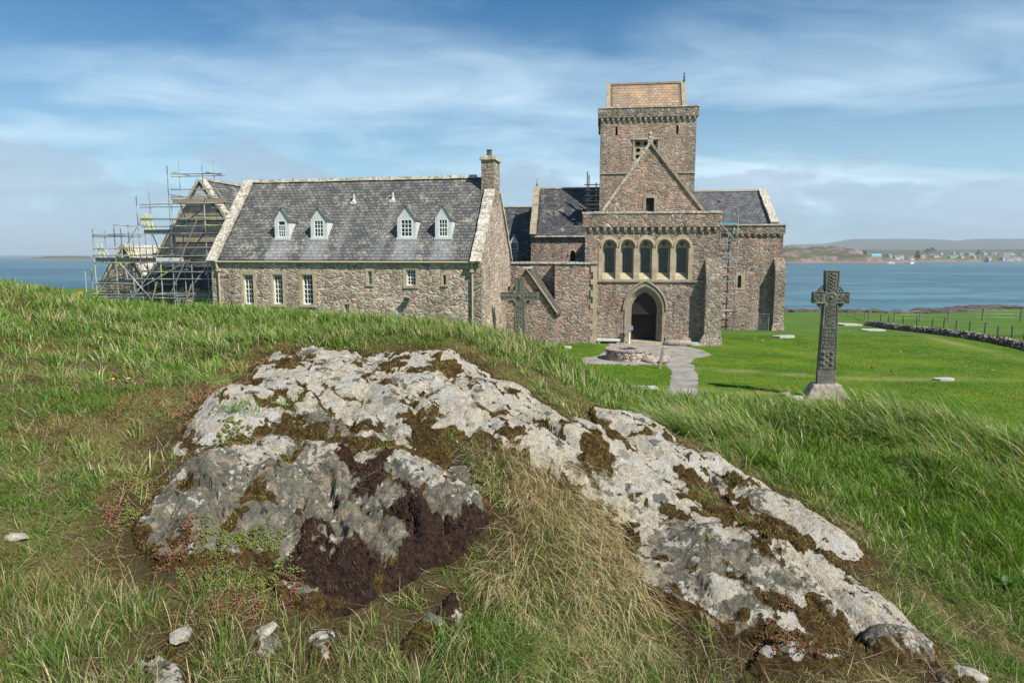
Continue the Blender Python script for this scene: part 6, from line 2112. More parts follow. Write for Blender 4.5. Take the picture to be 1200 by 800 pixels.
def make_right_scaffold():
    v = 11.3
    root = empty('scaffold_tower', (CF.X0, CF.Y0, 0), -CF.a, 'narrow access scaffold with blue boards beside the right-hand buttress of the church', 'scaffolding')
    F = CF
    U = lambda x, y=320, vv=v: F.uz(x, y, vv)[0]
    Z = lambda y, vv=v: F.uz(853, y, vv)[1]
    z0 = -1.0
    for x in (842.5, 862.5):
        for vv in (v, v + 1.3):
            s = MB(); u = U(x, 320, vv); s.tube((u, vv, z0), (u, vv, Z(243 if x > 850 else 250, vv)), .04, 6); s.build('standard', M['tube'], root)
    for y in (263, 282, 291, 302, 313, 330, 345, 364, 372):
        for vv in (v, v + 1.3):
            s = MB(); s.tube((U(842, y, vv) - .1, vv - .03, Z(y, vv)), (U(863, y, vv) + .1, vv - .03, Z(y, vv)), .035, 6); s.build('ledger', M['tube'], root)
    for y in (264, 287, 313, 364):
        d = MB(); z = Z(y)
        for k in range(5): d.box(U(843, y), U(862, y), v + .04 + k * .25, v + .27 + k * .25, z - .05, z)
        d.build('deck', M['plank'], root)
    t = MB(); t.box(U(842.5, 262), U(863, 262), v - .05, v - .02, Z(263.5), Z(261)); t.build('toe_board', M['blue_sheet'], root)
    bl = mat_plain('pale_blue_tube', (.16, .38, .50), .5)
    for p, q, m_ in (((844, 262), (863, 283), 'tube'), ((842, 285), (863, 308), 'tube'), ((844, 312), (863, 334), 'tube'), ((844, 338), (863, 360), 'tube'), ((846, 366), (862, 384), 'tube')):
        s = MB(); a = U(*p), Z(p[1]); b = U(*q), Z(q[1]); s.tube((a[0], v - .06, a[1]), (b[0], v - .06, b[1]), .026, 6); s.build('brace', M[m_], root)
    ld = MB(); a = U(859, 264), Z(264); b = U(850, 310), Z(310)
    for du in (-.15, .15): ld.tube((a[0] + du, v + .3, a[1]), (b[0] + du, v + .3, b[1]), .03, 6)
    for t in np.linspace(.05, .95, 9): ld.tube((a[0] - .15 + (b[0] - a[0]) * t, v + .3, a[1] + (b[1] - a[1]) * t), (a[0] + .15 + (b[0] - a[0]) * t, v + .3, a[1] + (b[1] - a[1]) * t), .016, 5)
    ld.build('ladder', bl, root)
    # dark ladder scaffold on the roof beside the tower
    v = 16.9
    root = empty('roof_scaffold', (CF.X0, CF.Y0, 0), -CF.a, 'small black scaffold on the slate roof against the tower\'s left side', 'scaffolding')
    Z2 = lambda y, vv=v: F.uz(694, y, vv)[1]
    for x, y in ((688, 201), (690, 205), (698.5, 214)):
        for vv in (v - .3, v + .9):
            s = MB(); u = F.uz(x, 230, vv)[0]; s.tube((u, vv, Z2(248, vv)), (u, vv, Z2(y, vv)), .05, 6); s.build('standard', M['tube_dark'], root)
    for y in (217, 224, 230, 236, 241, 245):
        s = MB(); s.tube((F.uz(685, y, v)[0], v - .36, Z2(y)), (F.uz(702.5, y, v)[0], v - .36, Z2(y)), .045, 6); s.build('ledger', M['tube_dark'], root)
    for y in (226, 239):
        d = MB(); d.box(F.uz(687, y, v)[0], F.uz(702.5, y, v)[0], v - .3, v + .9, Z2(y) - .06, Z2(y)); d.build('deck', M['plank_dark'], root)


make_right_scaffold()
# ------------------------------------------------------------------ crosses
def mat_cross(name, c1, c2, c3):
    m, n = mat_new(name)
    ob = obj_co(n)
    a = n.noise(ob, 2.4, 6, .7).outputs[0]; b = n.noise(ob, 16, 6, .75).outputs[0]
    col = n.ramp(a, [(.34, c1), (.52, c2), (.68, c3)])
    col = n.mix(.8, col, n.ramp(b, [(.32, (.5, .5, .5)), (.5, (1, 1, 1)), (.7, (1.5, 1.5, 1.4))]), 'MULTIPLY')
    h = n.noise(ob, 11, 4, .6).outputs[0]
    finish(n, col, .93, n.math('ADD', b, h), .7, .025, spec=.15)
    return m


M['cross'] = mat_cross('weathered_schist', (.10, .10, .085), (.15, .15, .125), (.22, .215, .18))
M['cross_green'] = mat_cross('green_grey_concrete', (.10, .10, .085), (.15, .15, .125), (.21, .205, .17))


def cross_outline(sc, top=0, foot=601, flip=False):
    """half outline (x right, z up) in the drawing units of the shaft"""
    return None


def carved_cross(name, loc, rz, s, label, mat, base_mat=None, H0=4.45, ring=True, arms=1.30, seed=3):
    root = empty(name, loc, rz, label, 'stone cross')
    rr = random.Random(seed)
    zc = H0 * .765               # centre of the ring
    sb, st_, top_w = .345, .285, .275       # half widths: foot, under ring, head
    ah = .205                    # half height of arm
    aw = arms / 2
    th = .20
    hw_neck = .20
    rin = .40 if base_mat else .46; rout = .545 if base_mat else .64
    T = MB()
    # outline: cusped hollows between arms
    def hollow(cx_, cz_, r, a0, a1, n=6):
        return [(cx_ + r * math.cos(a0 + (a1 - a0) * k / n), cz_ + r * math.sin(a0 + (a1 - a0) * k / n)) for k in range(n + 1)]
    pts = [(-sb, 0), (sb, 0), (st_, zc - .52)]
    hr = .095
    c = (st_ - .02 + .02, zc - ah - .09)
    pts += [(st_ - .01, zc - .38)] + [(.275, zc - .30), (.225, zc - .25), (.26, zc - .20), (.34, zc - ah)]
    pts += [(aw - .02, zc - ah - .015), (aw, zc - ah + .02), (aw, zc + ah - .02), (aw - .02, zc + ah + .015)]
    pts += [(.34, zc + ah), (.26, zc + .20), (.215, zc + .25), (.25, zc + .30), (top_w - .02, zc + .38), (top_w, H0 - .04), (top_w - .02, H0)]
    full = pts + [(-p[0], p[1]) for p in reversed(pts[2:])]
    T.prism(full, -th / 2 - .02, th / 2, 'y')
    shaft = T.build('shaft', mat, root, bevel=.012)
    if ring:
        Rg = MB()
        for q in range(4):
            a0 = math.pi / 2 * q; n = 12; vs = []
            arc = [a0 + math.pi / 2 * k / n for k in range(n + 1)]
            poly = [(rout * math.cos(a), zc + rout * math.sin(a)) for a in arc] + [(rin * math.cos(a), zc + rin * math.sin(a)) for a in reversed(arc)]
            Rg.prism(poly, -th / 2 + .03, th / 2 - .03, 'y')
            Rg.path([((rout - .03) * math.cos(a), -th / 2 + .03, zc + (rout - .03) * math.sin(a)) for a in arc], .018, 5)
            Rg.path([((rin + .03) * math.cos(a), -th / 2 + .03, zc + (rin + .03) * math.sin(a)) for a in arc], .018, 5)
        Rg.build('ring', mat, root)
    # carving: raised edge roll, bosses, spirals and interlace
    C_ = MB(); yf = -th / 2 - .02
    m_ = .035
    roll = [(p[0] - m_ * (1 if p[0] > 0 else -1), yf - .004, min(max(p[1], .5), H0 - m_)) for p in full if p[1] > .4 or True]
    roll[0] = (-sb + .05, yf, .62); roll[1] = (sb - .05, yf, .62)
    C_.path(roll + [roll[0]], .018, 5)
    half = lambda z: sb + (st_ - sb) * min(z / (zc - .5), 1)
    def boss(x, z, r):
        C_.lathe([(r, 0), (r * .93, .3 * r), (r * .7, .62 * r), (r * .35, .82 * r), (.01, .88 * r)], (0, 0, 0), 12) if False else None
        n = 12; prof = [(r, 0), (r * .92, .32 * r), (r * .7, .6 * r), (r * .35, .78 * r), (.004, .82 * r)]
        vs, fs = [], []
        for a, b in prof:
            for k in range(n): vs.append((x + a * math.cos(2 * math.pi * k / n), yf - b, z + a * math.sin(2 * math.pi * k / n)))
        for i in range(len(prof) - 1):
            for k in range(n): fs.append((i * n + k, i * n + (k + 1) % n, (i + 1) * n + (k + 1) % n, (i + 1) * n + k))
        C_.add(vs, fs)
    def ringc(x, z, r, t=.016, a0=0, a1=2 * math.pi):
        n = 14; C_.path([(x + r * math.cos(a0 + (a1 - a0) * k / n), yf - .006, z + r * math.sin(a0 + (a1 - a0) * k / n)) for k in range(n + 1)], t, 5)
    def spiral(x, z, r, d=1, ph=0):
        n = 22; C_.path([(x + r * (1 - k / n * .85) * math.cos(ph + d * k * .55), yf - .008, z + r * (1 - k / n * .85) * math.sin(ph + d * k * .55)) for k in range(n + 1)], .013, 5)
    def braid(z0, z1, xs, amp, per, t=.016, x_of=None):
        for ph in xs:
            n = int((z1 - z0) / .03)
            C_.path([((x_of(z0 + (z1 - z0) * k / n) if x_of else 1) * amp * math.sin(2 * math.pi * (z0 + (z1 - z0) * k / n) / per + ph), yf - .008 - .006 * math.cos(4 * math.pi * (z0 + (z1 - z0) * k / n) / per + 2 * ph), z0 + (z1 - z0) * k / n) for k in range(n + 1)], t, 5)
    if base_mat:
        for z in (.82, 1.04, 1.26):
            for x in (-.155, .155): boss(x, z, .062); spiral(x, z, .115, 1 if x > 0 else -1, rr.random())
        boss(0, .93, .05); boss(0, 1.15, .05)
        C_.tube((-.27, yf, 1.42), (.27, yf, 1.42), .014, 5)
        for z in (1.50, 1.64, 1.78, 1.92, 2.06, 2.20):
            for x in (-.12, 0, .12): spiral(x + rr.uniform(-.015, .015), z, .062, rr.choice((-1, 1)), rr.random() * 6)
            for x in (-.19, .19): C_.tube((x, yf, z - .07), (x + rr.uniform(-.03, .03), yf, z + .06), .018, 5)
        braid(2.30, zc - .25, (0, 2.1, 4.2), .17, .46)
        braid(2.30, zc - .25, (1, 3.1, 5.2), .10, .46, .013)
        for z in (2.42, 2.60, 2.78): boss(0, z, .035)
        boss(0, zc, .085); ringc(0, zc, .135); ringc(0, zc, .185, .012)
        for k in range(8): spiral(.15 * math.cos(k * .785), zc + .15 * math.sin(k * .785), .045, 1, k)
        for sx in (-1, 1):
            for dx_, dz_ in ((.34, .08), (.34, -.08), (.47, .0), (.56, .09), (.56, -.09)): spiral(sx * dx_, zc + dz_, .06, sx, dx_ * 9)
            C_.tube((sx * (aw - .06), yf, zc - ah + .04), (sx * (aw - .06), yf, zc + ah - .04), .016, 5)
        braid(zc + .26, H0 - .10, (0, 2.1, 4.2), .15, .40)
        boss(0, H0 - .30, .045)
    else:
        for z in np.arange(.7, zc - .45, .26): 
            for x in (-.10, .10): spiral(x, z, .075, 1 if x > 0 else -1, z)
            boss(0, z + .13, .035)
        boss(0, zc, .11); ringc(0, zc, .17); ringc(0, zc, .23, .014)
        for sx in (-1, 1):
            for dx_ in np.arange(.38, aw - .08, .17): spiral(sx * dx_, zc, .075, sx, dx_)
            boss(sx * (aw - .12), zc, .05)
        for z in np.arange(zc + .36, H0 - .12, .18): spiral(0, z, .09, 1, z)
    C_.build('carving', mat, root, smooth=True)
    if base_mat:
        B = MB(); zb = -.62
        b = [(-.86, -.52), (.88, -.50), (.84, .50), (-.80, .52)]; t = [(-.50, -.30), (.50, -.28), (.48, .3), (-.48, .3)]
        mid = [(-.80, -.48), (.80, -.46), (.77, .46), (-.75, .47)]
        V = [(x, y, zb - .35) for x, y in b] + [(x, y, zb + .14) for x, y in mid] + [(x, y, .035) for x, y in t]
        F_ = [(0, 3, 2, 1), (8, 9, 10, 11)] + [(i, (i + 1) % 4, (i + 1) % 4 + 4, i + 4) for i in range(4)] + [(i + 4, (i + 1) % 4 + 4, (i + 1) % 4 + 8, i + 8) for i in range(4)]
        B.add(V, F_)
        bo = B.build('base', base_mat, root)
        sb_ = bo.modifiers.new('rounding', 'BEVEL'); sb_.width = .05; sb_.segments = 3
        s2 = bo.modifiers.new('sub', 'SUBSURF'); s2.subdivision_type = 'SIMPLE'; s2.levels = 3; s2.render_levels = 3
        tx = bpy.data.textures.new('lump', 'CLOUDS'); tx.noise_scale = .35
        dm = bo.modifiers.new('lump', 'DISPLACE'); dm.texture = tx; dm.strength = .07; dm.mid_level = .5; dm.texture_coords = 'LOCAL'
    return root


X, Y, Z = P(967, 450, 26.5)
carved_cross('standing_cross', (X, Y, Z), R(-7), 1, 'tall grey carved ring-headed stone cross on a sloping pink granite block', M['cross'], M['granite'], H0=4.46, arms=1.36)
X, Y, Z = P(609.0, 340, 38.0)
z2 = P(609, 325.3, 38.0)[2]
c2 = carved_cross('wide_armed_cross', (X, Y, 0), R(-10), 1, 'dark green-grey wide-armed ringed cross in front of the tiny stone chapel', M['cross_green'], None, H0=z2, arms=2.12, seed=5)

# ------------------------------------------------------------------ the well
def make_well():
    wx, wy = hits([(737, 424)], 12, 200, smooth_z)[0]
    wy += 1.0; wx += .02
    root = empty('stone_well', (wx, wy, 0), 0, 'round pink stone well with low drum wall on the gravel before the church', 'well')
    m = MB(); n = 44
    body = MB()
    R0 = 1.10
    for row in range(3):
        k = 17 + row; off = random.random()
        z0, z1 = row * .17, row * .17 + .165
        for i in range(k):
            a0 = 2 * math.pi * (i + off) / k + .012; a1 = 2 * math.pi * (i + 1 + off) / k - .012
            r1 = R0 + random.uniform(-.02, .03); r0_ = .80
            vs = []
            for z in (z0, z1 - random.uniform(0, .02)):
                for a, r in ((a0, r0_), (a1, r0_), (a1, r1), ((a0 + a1) / 2, r1 + .015), (a0, r1)): vs.append((r * math.cos(a), r * math.sin(a), z))
            body.add(vs, [(0, 1, 2, 3, 4), (9, 8, 7, 6, 5)] + [(j, (j + 1) % 5, (j + 1) % 5 + 5, j + 5) for j in range(5)])
    inner = MB(); inner.lathe([(1.06, 0), (1.06, .5)], (0, 0, 0), 32); 
    body.build('drum', M['rubble_light'], root)
    co = MB(); k = 15
    for i in range(k):
        a0 = 2 * math.pi * i / k + .015; a1 = 2 * math.pi * (i + 1) / k - .015
        r1 = 1.15 + random.uniform(-.02, .03); r0_ = .56; h = .60 + random.uniform(-.015, .02)
        vs = []
        for z in (.512, h):
            for a, r in ((a0, r0_), (a1, r0_), (a1, r1), ((a0 + a1) / 2, r1 + .02), (a0, r1)): vs.append((r * math.cos(a), r * math.sin(a), z))
        co.add(vs, [(0, 1, 2, 3, 4), (9, 8, 7, 6, 5)] + [(j, (j + 1) % 5, (j + 1) % 5 + 5, j + 5) for j in range(5)])
    co.build('rim', M['granite'], root)
    w_ = MB(); w_.lathe([(.78, .02), (.78, .05)], (0, 0, 0), 24); w_.build('well_water', M['void'], root)
    # loose rubble heaped against it
    rb = empty('rubble_heap', (wx + 1.25, wy - .95, 0), 0, 'rough heap of mortared pink and grey boulders leaning on the well', 'rubble')
    for (x, y, r, f) in [(-.15, .1, .42, .55), (.35, .05, .40, .5), (.1, .35, .38, .8), (.65, .3, .34, .7), (-.05, -.25, .38, .42), (.45, -.32, .33, .4), (.8, -.05, .25, .35)]:
        s = MB(); s.blob((x, y, r * f * .5), (r, r * .9, r * f), jit=.14, sub=2); s.build('boulder', M['granite'] if random.random() < .6 else M['rubble_buttress'], rb)


make_well()


def at_ground(x, y):
    X, Y = hits([(x, y)], 12, 600, smooth_z)[0]
    return X, Y, float(base_z(np.array([X]), np.array([Y]))[0])


# ------------------------------------------------------------------ slabs, signs and stones on the lawn
def slab(px, w_, d_, rz, label, h=.12, name='grave_slab', mat='slab'):
    X, Y, Z_ = at_ground(*px)
    m = MB(); k = 10; pts = []
    for i in range(k):
        t = i / k * 2 * math.pi + .3
        c, s_ = math.cos(t), math.sin(t)
        q = max(abs(c), abs(s_)) ** .8
        pts.append((c / q * w_ / 2 * random.uniform(.93, 1.05), s_ / q * d_ / 2 * random.uniform(.93, 1.05)))
    m.prism(pts, -.1, h, 'z')
    o = m.build(name, M[mat], None, bevel=.015); o.location = (X, Y, Z_); o.rotation_euler = (R(random.uniform(-3, 3)), R(random.uniform(-2, 2)), rz)
    tag(o, label, 'stone slab')
    return o


X, Y, Z_ = at_ground(752.5, 455)
root = empty('grave_slab', (X, Y, Z_), R(-3), 'pair of pale flat slabs set in the small lawn below the well', 'stone slab')
for a, b in ((-.62, .20), (.24, .66)):
    m = MB(); m.prism([(a, -.33), (b, -.31), (b - .02, .32), (a + .02, .33)], -.08, .07, 'z'); m.build('slab', M['slab'], root, bevel=.012)
slab((918, 395.5), 1.5, .9, R(10), 'pale flat slab on the lawn beside the right corner buttress', .14)
slab((995, 381.5), 2.2, 1.6, 0, 'small pale slab lying between the cross and the fence railings', .16)
slab((1023, 387.5), 1.9, 1.0, 0, 'low grey slab almost sunk in the grass right of the tall cross', .10)
slab((1106, 445.5), .85, .45, 0, 'white stone lying alone on the trodden line across the lawn', .10)
slab((933, 468), .55, .35, R(20), 'pale broken stone at the left foot of the tall cross', .12)
slab((921, 463), .5, .25, R(40), 'thin dark reddish stone in the grass left of the tall cross', .1, mat='granite')
slab((776, 426), .5, .4, R(12), 'small dark tilted tablet beside the heap of boulders', .10, 'plaque', 'iron')
slab((665, 408), .5, .4, 0, 'small white stone on the lawn at the foot of the cloister wall', .12)
# boulder and block by the door
m = MB(); m.blob((0, 0, .16), (.95, .42, .26), jit=.08, sub=3, flat=.75); o = m.build('doorside_boulder', M['granite'], smooth=True)
u, v = CF.world(CF.uz(795, 405, -.9)[0], -.95); o.location = (u, v, 0); o.rotation_euler = (0, 0, -CF.a); tag(o, 'long low pink boulder lying right of the church door', 'boulder')
m = MB(); m.box(-.28, .28, -.18, .18, 0, .22); o = m.build('stone_block', M['slab'], bevel=.03)
u, v = CF.world(CF.uz(813, 405, -.9)[0], -.95); o.location = (u, v, 0); tag(o, 'small squared grey block between the boulder and the corner buttress', 'stone')
# low pale bench left of the door
u, v = CF.world(CF.uz(713, 402, -.35)[0], -.35)
root = empty('low_bench', (u, v, 0), -CF.a, 'low whitish bench against the church wall left of the door', 'bench')
m = MB(); m.box(-.75, .75, -.2, .2, .16, .28); m.build('seat', M['lead'], root)
for x in (-.6, .6): m = MB(); m.box(x - .08, x + .08, -.16, .16, -.02, .16); m.build('leg', M['slab'], root)
# notice on a white post by the door
u, v = CF.world(CF.uz(737.5, 398, -.45)[0], -.45)
root = empty('notice_post', (u, v, 0), -CF.a, 'white post with small blue-grey notice left of the open doorway', 'sign')
m = MB(); m.tube((0, 0, 0), (0, 0, .95), .045, 8); m.lathe([(.16, 0), (.14, .04), (.05, .06)], (0, 0, 0), 12); m.build('post', M['white'], root)
m = MB(); m.add([(-.22, -.12, .90), (.22, -.12, .90), (.22, .1, 1.16), (-.22, .1, 1.16), (-.22, -.10, .88), (.22, -.10, .88), (.22, .12, 1.14), (-.22, .12, 1.14)], [(0, 1, 2, 3), (4, 7, 6, 5), (0, 4, 5, 1), (1, 5, 6, 2), (2, 6, 7, 3), (3, 7, 4, 0)])
m.build('notice', mat_plain('notice_board', (.14, .16, .20), .4, noise=.5, scale=30), root)
# leaning slate marker by the path
X, Y, Z_ = at_ground(773, 432)
m = MB(); m.prism([(-.09, -.1), (.06, -.1), (.13, 1.0), (.06, 1.12), (-.02, 1.0)], -.03, .03, 'y'); o = m.build('leaning_marker', M['post'], bevel=.008)
o.location = (X, Y, Z_); o.rotation_euler = (0, R(7), R(20)); tag(o, 'narrow leaning stone marker at the edge of the lawn beside the path', 'marker stone')
# mesh site panel by the transept
u0 = CF.uz(875, 380, 11.9)[0]; u1 = CF.uz(900.5, 380, 11.9)[0]
u, v = CF.world(u0, 11.9)
root = empty('site_fence_panel', (u, v, -.75), -CF.a, 'galvanised mesh site panel standing against the right-hand wall of the church', 'fence panel')
Lp = u1 - u0
for x in (0, Lp * .28, Lp): m = MB(); m.tube((x, 0, 0), (x, 0, 1.75), .028, 6); m.build('upright', M['tube'], root)
for z in (.12, 1.72): m = MB(); m.tube((0, 0, z), (Lp, 0, z), .024, 6); m.build('rail', M['tube'], root)
m = MB()
for k in range(1, 16): m.tube((Lp * k / 16, 0, .12), (Lp * k / 16, 0, 1.72), .006, 4, caps=False)
for k in range(1, 10): m.tube((0, 0, .12 + k * .16), (Lp, 0, .12 + k * .16), .006, 4, caps=False)
m.build('mesh_infill', M['tube'], root)
# orange plastic edge among the far-left grass
X, Y, Z_ = at_ground(94, 347)
root = empty('orange_barrier', (X, Y, Z_), R(-8), 'small orange plastic barrier standing on the grass left of the scaffolding', 'barrier')
orange = mat_plain('orange_plastic', (.75, .30, .04), .5, noise=.1)
m = MB(); m.box(-.6, .6, -.03, .03, .35, .95); m.build('panel', orange, root)
for x in (-.5, .5): m = MB(); m.box(x - .05, x + .05, -.25, .25, 0, .08); m.box(x - .03, x + .03, -.03, .03, .08, .35); m.build('foot', orange, root)


# ------------------------------------------------------------------ field wall and fences
def make_field_wall():
    top = hits([(1018, 381.5), (1048, 386), (1100, 391.5), (1144, 398), (1172, 403), (1200, 409), (1260, 424)], 20, 300, smooth_z)
    root = empty('drystone_wall', (top[0][0], top[0][1], 0), 0, 'low grey drystone wall crossing the field towards the right edge', 'wall')
    m = MB(); ox, oy = top[0]
    st = 0.0
    pts = [Vector((a - ox, b - oy)) for a, b in top]
    for p, q in zip(pts[:-1], pts[1:]):
        d = q - p; L = d.length; d.normalize(); nrm = Vector((-d.y, d.x)); t = 0
        while t < L:
            c = p + d * t; zz = float(base_z(np.array([c.x + ox]), np.array([c.y + oy]))[0])
            for row, (r, hz) in enumerate(((.21, .07), (.19, .23), (.17, .36))):
                for s_ in (-1, 1):
                    cc = c + nrm * (s_ * (.16 - .03 * row)) + d * random.uniform(-.1, .1)
                    k = random.uniform(.8, 1.25)
                    m.blob((cc.x, cc.y, zz + hz + random.uniform(-.03, .03)), (r * k, r * k * .8, .13 * k), jit=.22, sub=1)
            t += random.uniform(.30, .42)
    m.build('stonework', M['drystone'], root)
    return top


make_field_wall()


def make_fence(name, posts_px, label, h, r, wires, mat='post', rail=False, top_off=0):
    pts = hits([(x, y) for x, y in posts_px], 20, 500, smooth_z)
    root = empty(name, (pts[0][0], pts[0][1], 0), 0, label, 'fence')
    P3 = []
    proto = None
    for (a, b) in pts:
        z = float(base_z(np.array([a]), np.array([b]))[0]); P3.append(Vector((a - pts[0][0], b - pts[0][1], z)))
        if proto is None:
            m = MB(); m.tube((0, 0, -.3), (0, 0, h), r, 8, r * .9); proto = m.build('post', M[mat], root); o = proto
        else:
            o = proto.copy(); COL.objects.link(o); o.parent = root
        o.location = P3[-1]; o.rotation_euler = (R(random.uniform(-3, 3)), R(random.uniform(-3, 3)), random.random())
        s = random.uniform(.9, 1.1); o.scale = (1, 1, s)
    for wz in wires:
        m = MB()
        for p, q in zip(P3[:-1], P3[1:]):
            m.tube(p + Vector((0, 0, wz)), q + Vector((0, 0, wz)), .035 if rail else .008, 5, caps=False)
        m.build('rail' if rail else 'wire', M['post'] if rail else M['tube'], root)


make_fence('wire_fence', [(1032, 382.8), (1040, 384), (1058, 386.5), (1074, 388), (1092, 390), (1105, 391.5), (1120, 393.5), (1135, 396), (1153, 398.5), (1168, 401), (1185, 404), (1199, 407), (1216, 411)], 'thin-posted wire fence running along the drystone wall', 1.15, .045, (.4, .7, 1.05), mat='iron')
make_fence('post_fence', [(1048, 378), (1078, 377), (1111, 376.5), (1151, 376.5), (1195, 377), (1240, 378)], 'weathered wooden post fence across the field, beyond the wall', 1.6, .09, (.5, .9, 1.3))
make_fence('rail_fence', [(976, 369), (985, 369.6), (994, 370.2), (1003, 371.2), (1013, 375), (1018, 377)], 'short pale railing on the lawn behind the tall cross', 1.1, .07, (.5, .95), rail=True)


def shore_rocks():
    m = MB(); rr = random.Random(4)
    for _ in range(950):
        X = rr.uniform(-40, 190); c = float(shore_y(np.array([X]))[0]); Y = c + rr.uniform(-9, 3)
        if 105 > X > 65 and rr.random() < .0: continue
        k = rr.uniform(.5, 1.6)
        m.blob((X, Y, float(base_z(np.array([X]), np.array([Y]))[0])), (1.3 * k, .9 * k, .42 * k), jit=.3, sub=1)
    o = m.build('shore_rocks', mat_plain('dark_shore_rock', (.075, .06, .052), .85, noise=.5, scale=2)); tag(o, kind='stuff')


shore_rocks()


# ------------------------------------------------------------------ village on the far shore
def make_village():
    white = mat_plain('white_harling', (.42, .42, .41), .8, noise=.05); greyr = mat_plain('far_slate', (.13, .14, .16), .7, noise=.1); redr = mat_plain('far_red_roof', (.40, .14, .10), .7, noise=.1)
    blue = mat_plain('far_blue_shed', (.18, .42, .50), .6, noise=.1)
    meshes = []
    for k, (w_, h, rm, bm_) in enumerate([(11, 3.2, greyr, white), (14, 3.4, greyr, white), (9, 4.6, greyr, white), (16, 3.2, greyr, white), (10, 3.2, redr, white)]):
        m = MB(); d = 6.5
        m.prism([(0, -1.5), (d, -1.5), (d, h), (d / 2, h + 2.6), (0, h)], -w_ / 2, w_ / 2, 'x')
        for s in (0, 1):
            y0 = -.3 if s == 0 else d + .3
            m.add([(-w_ / 2 - .2, y0, h - .15), (w_ / 2 + .2, y0, h - .15), (w_ / 2 + .2, d / 2, h + 2.8), (-w_ / 2 - .2, d / 2, h + 2.8)], [(0, 1, 2, 3)], 1)
        for x in (-w_ / 2 + .6, w_ / 2 - .6): m.box(x - .5, x + .5, d / 2 - .4, d / 2 + .4, h + 1.6, h + 3.9)
        for x in np.linspace(-w_ / 2 + 2, w_ / 2 - 2, 4): m.box(x - .5, x + .5, -.04, .1, 1.0, 2.3, 1)
        meshes.append((m, [bm_, rm]))
    base = []
    for m, mats in meshes:
        o = m.build('village_house', mats); base.append(o)
    spots = [(1044, 299), (1052, 301), (1057, 300.5), (1069, 302), (1082, 300), (1093, 299), (1098, 299), (1086, 294), (1104, 295.5), (1112, 295), (1119, 296), (1124, 295), (1128, 300), (1134, 296), (1139, 294), (1143, 300.5), (1148, 300),
             (1152, 298), (1155, 296), (1161, 302), (1164, 294), (1168, 295), (1173, 297), (1178, 302), (1181, 301), (1184, 303), (1189, 301), (1193, 302), (1174, 293.6), (1180, 293.6), (1187, 293.6), (1193, 294), (1198, 293.6), (1122, 299), (1116, 300), (1198, 300), (1129, 293.5)]
    fn = lambda X, Y: SEA + mull_z(X, Y)
    used = [False] * 5
    for i, (x, y) in enumerate(spots):
        yy = y + 2.6
        X, Y = hits([(x, max(yy, 298.9 if yy < 299 else yy))], 930, 3200, fn)[0]
        k = random.choice((0, 1, 2, 3, 0, 1, 3, 4)) if i > 4 else i
        if used[k]:
            o = base[k].copy(); COL.objects.link(o)
        else:
            o = base[k]; used[k] = True
        o.location = (X, Y, float(fn(np.array([X]), np.array([Y]))[0])); o.rotation_euler = (0, 0, R(random.uniform(-35, 35) + 30))
        o.scale = (.8, .8, .8)
        tag(o, 'tiny red-roofed white house in the village on the far shore' if k == 4 else 'tiny white grey-roofed house in the village on the far shore', 'house', 'red-roofed village houses' if k == 4 else 'white village houses')
    # blue shed and dark trees
    m = MB(); m.prism([(0, -1), (7, -1), (7, 3.5), (3.5, 5.5), (0, 3.5)], -7, 7, 'x'); o = m.build('blue_shed', blue)
    X, Y = hits([(1027.5, 302)], 930, 3000, fn)[0]; o.location = (X, Y, float(fn(np.array([X]), np.array([Y]))[0])); tag(o, 'blue shed standing alone left of the far village', 'shed')
    dg = mat_plain('far_conifer', (.03, .045, .025), .9, noise=.4, scale=.4); tk = mat_plain('far_trunk', (.08, .06, .05), .9)
    for i, (x, y, hh, ww, lab) in enumerate([(1075, 303, 13, 9, 'lone dark tree near the water on the far shore'), (1086, 296, 12, 16, 'dark clump of trees above the far village, left part'), (1092, 295, 13, 18, 'dark clump of trees above the far village, right part'), (1013, 297, 6, 9, 'dark bush on the skyline of the pink far headland'), (1146, 297, 9, 11, 'dark round tree among the white far houses')]):
        X, Y = hits([(x, y + 1.5)], 930, 3000, fn)[0]; z = float(fn(np.array([X]), np.array([Y]))[0])
        root = empty('distant_tree', (X, Y, z), 0, lab, 'tree')
        t = MB(); t.tube((0, 0, -1), (0, 0, hh * .5), .5, 6, .3); t.build('trunk', tk, root)
        c = MB(); rr = random.Random(i)
        for _ in range(26):
            a = rr.random() * 6.28; q = rr.random() ** .6; zz = rr.uniform(.25, .95)
            c.blob((ww / 2 * q * math.cos(a) * (1.2 - zz), ww / 2 * q * math.sin(a) * (1.2 - zz), hh * zz), (hh * .14, hh * .14, hh * .12), jit=.35, sub=1)
        c.build('crown', dg, root)
    # two small boats
    bp = mat_plain('boat_white', (.75, .75, .74), .4, noise=.05)
    for x, lab in ((1043, 'small white boat moored under the pink far headland'), (1068, 'small white boat moored below the far village')):
        a, b = ray(x, 309.2); Y = (SEA - H) / b; X = a * Y
        root = empty('moored_boat', (X, Y, SEA), R(random.uniform(-30, 30)), lab, 'boat')
        h = MB(); h.add([(-4, 0, 0), (-3.6, -1.2, -.3), (3.0, -1.2, -.3), (5, 0, .2), (3.0, 1.2, -.3), (-3.6, 1.2, -.3), (-4.2, 0, 1.2), (-4, -1.5, 1.2), (3.4, -1.5, 1.4), (5.6, 0, 1.7), (3.4, 1.5, 1.4), (-4, 1.5, 1.2)],
                        [(0, 5, 4, 3, 2, 1), (6, 7, 8, 9, 10, 11), (1, 2, 8, 7), (2, 3, 9, 8), (3, 4, 10, 9), (4, 5, 11, 10), (0, 1, 7, 6), (5, 0, 6, 11)]); h.build('hull', bp, root)
        c = MB(); c.prism([(-1.5, 1.25), (1.6, 1.3), (1.1, 2.8), (-1.3, 2.7)], -1, 1, 'y'); c.build('cabin', bp, root)


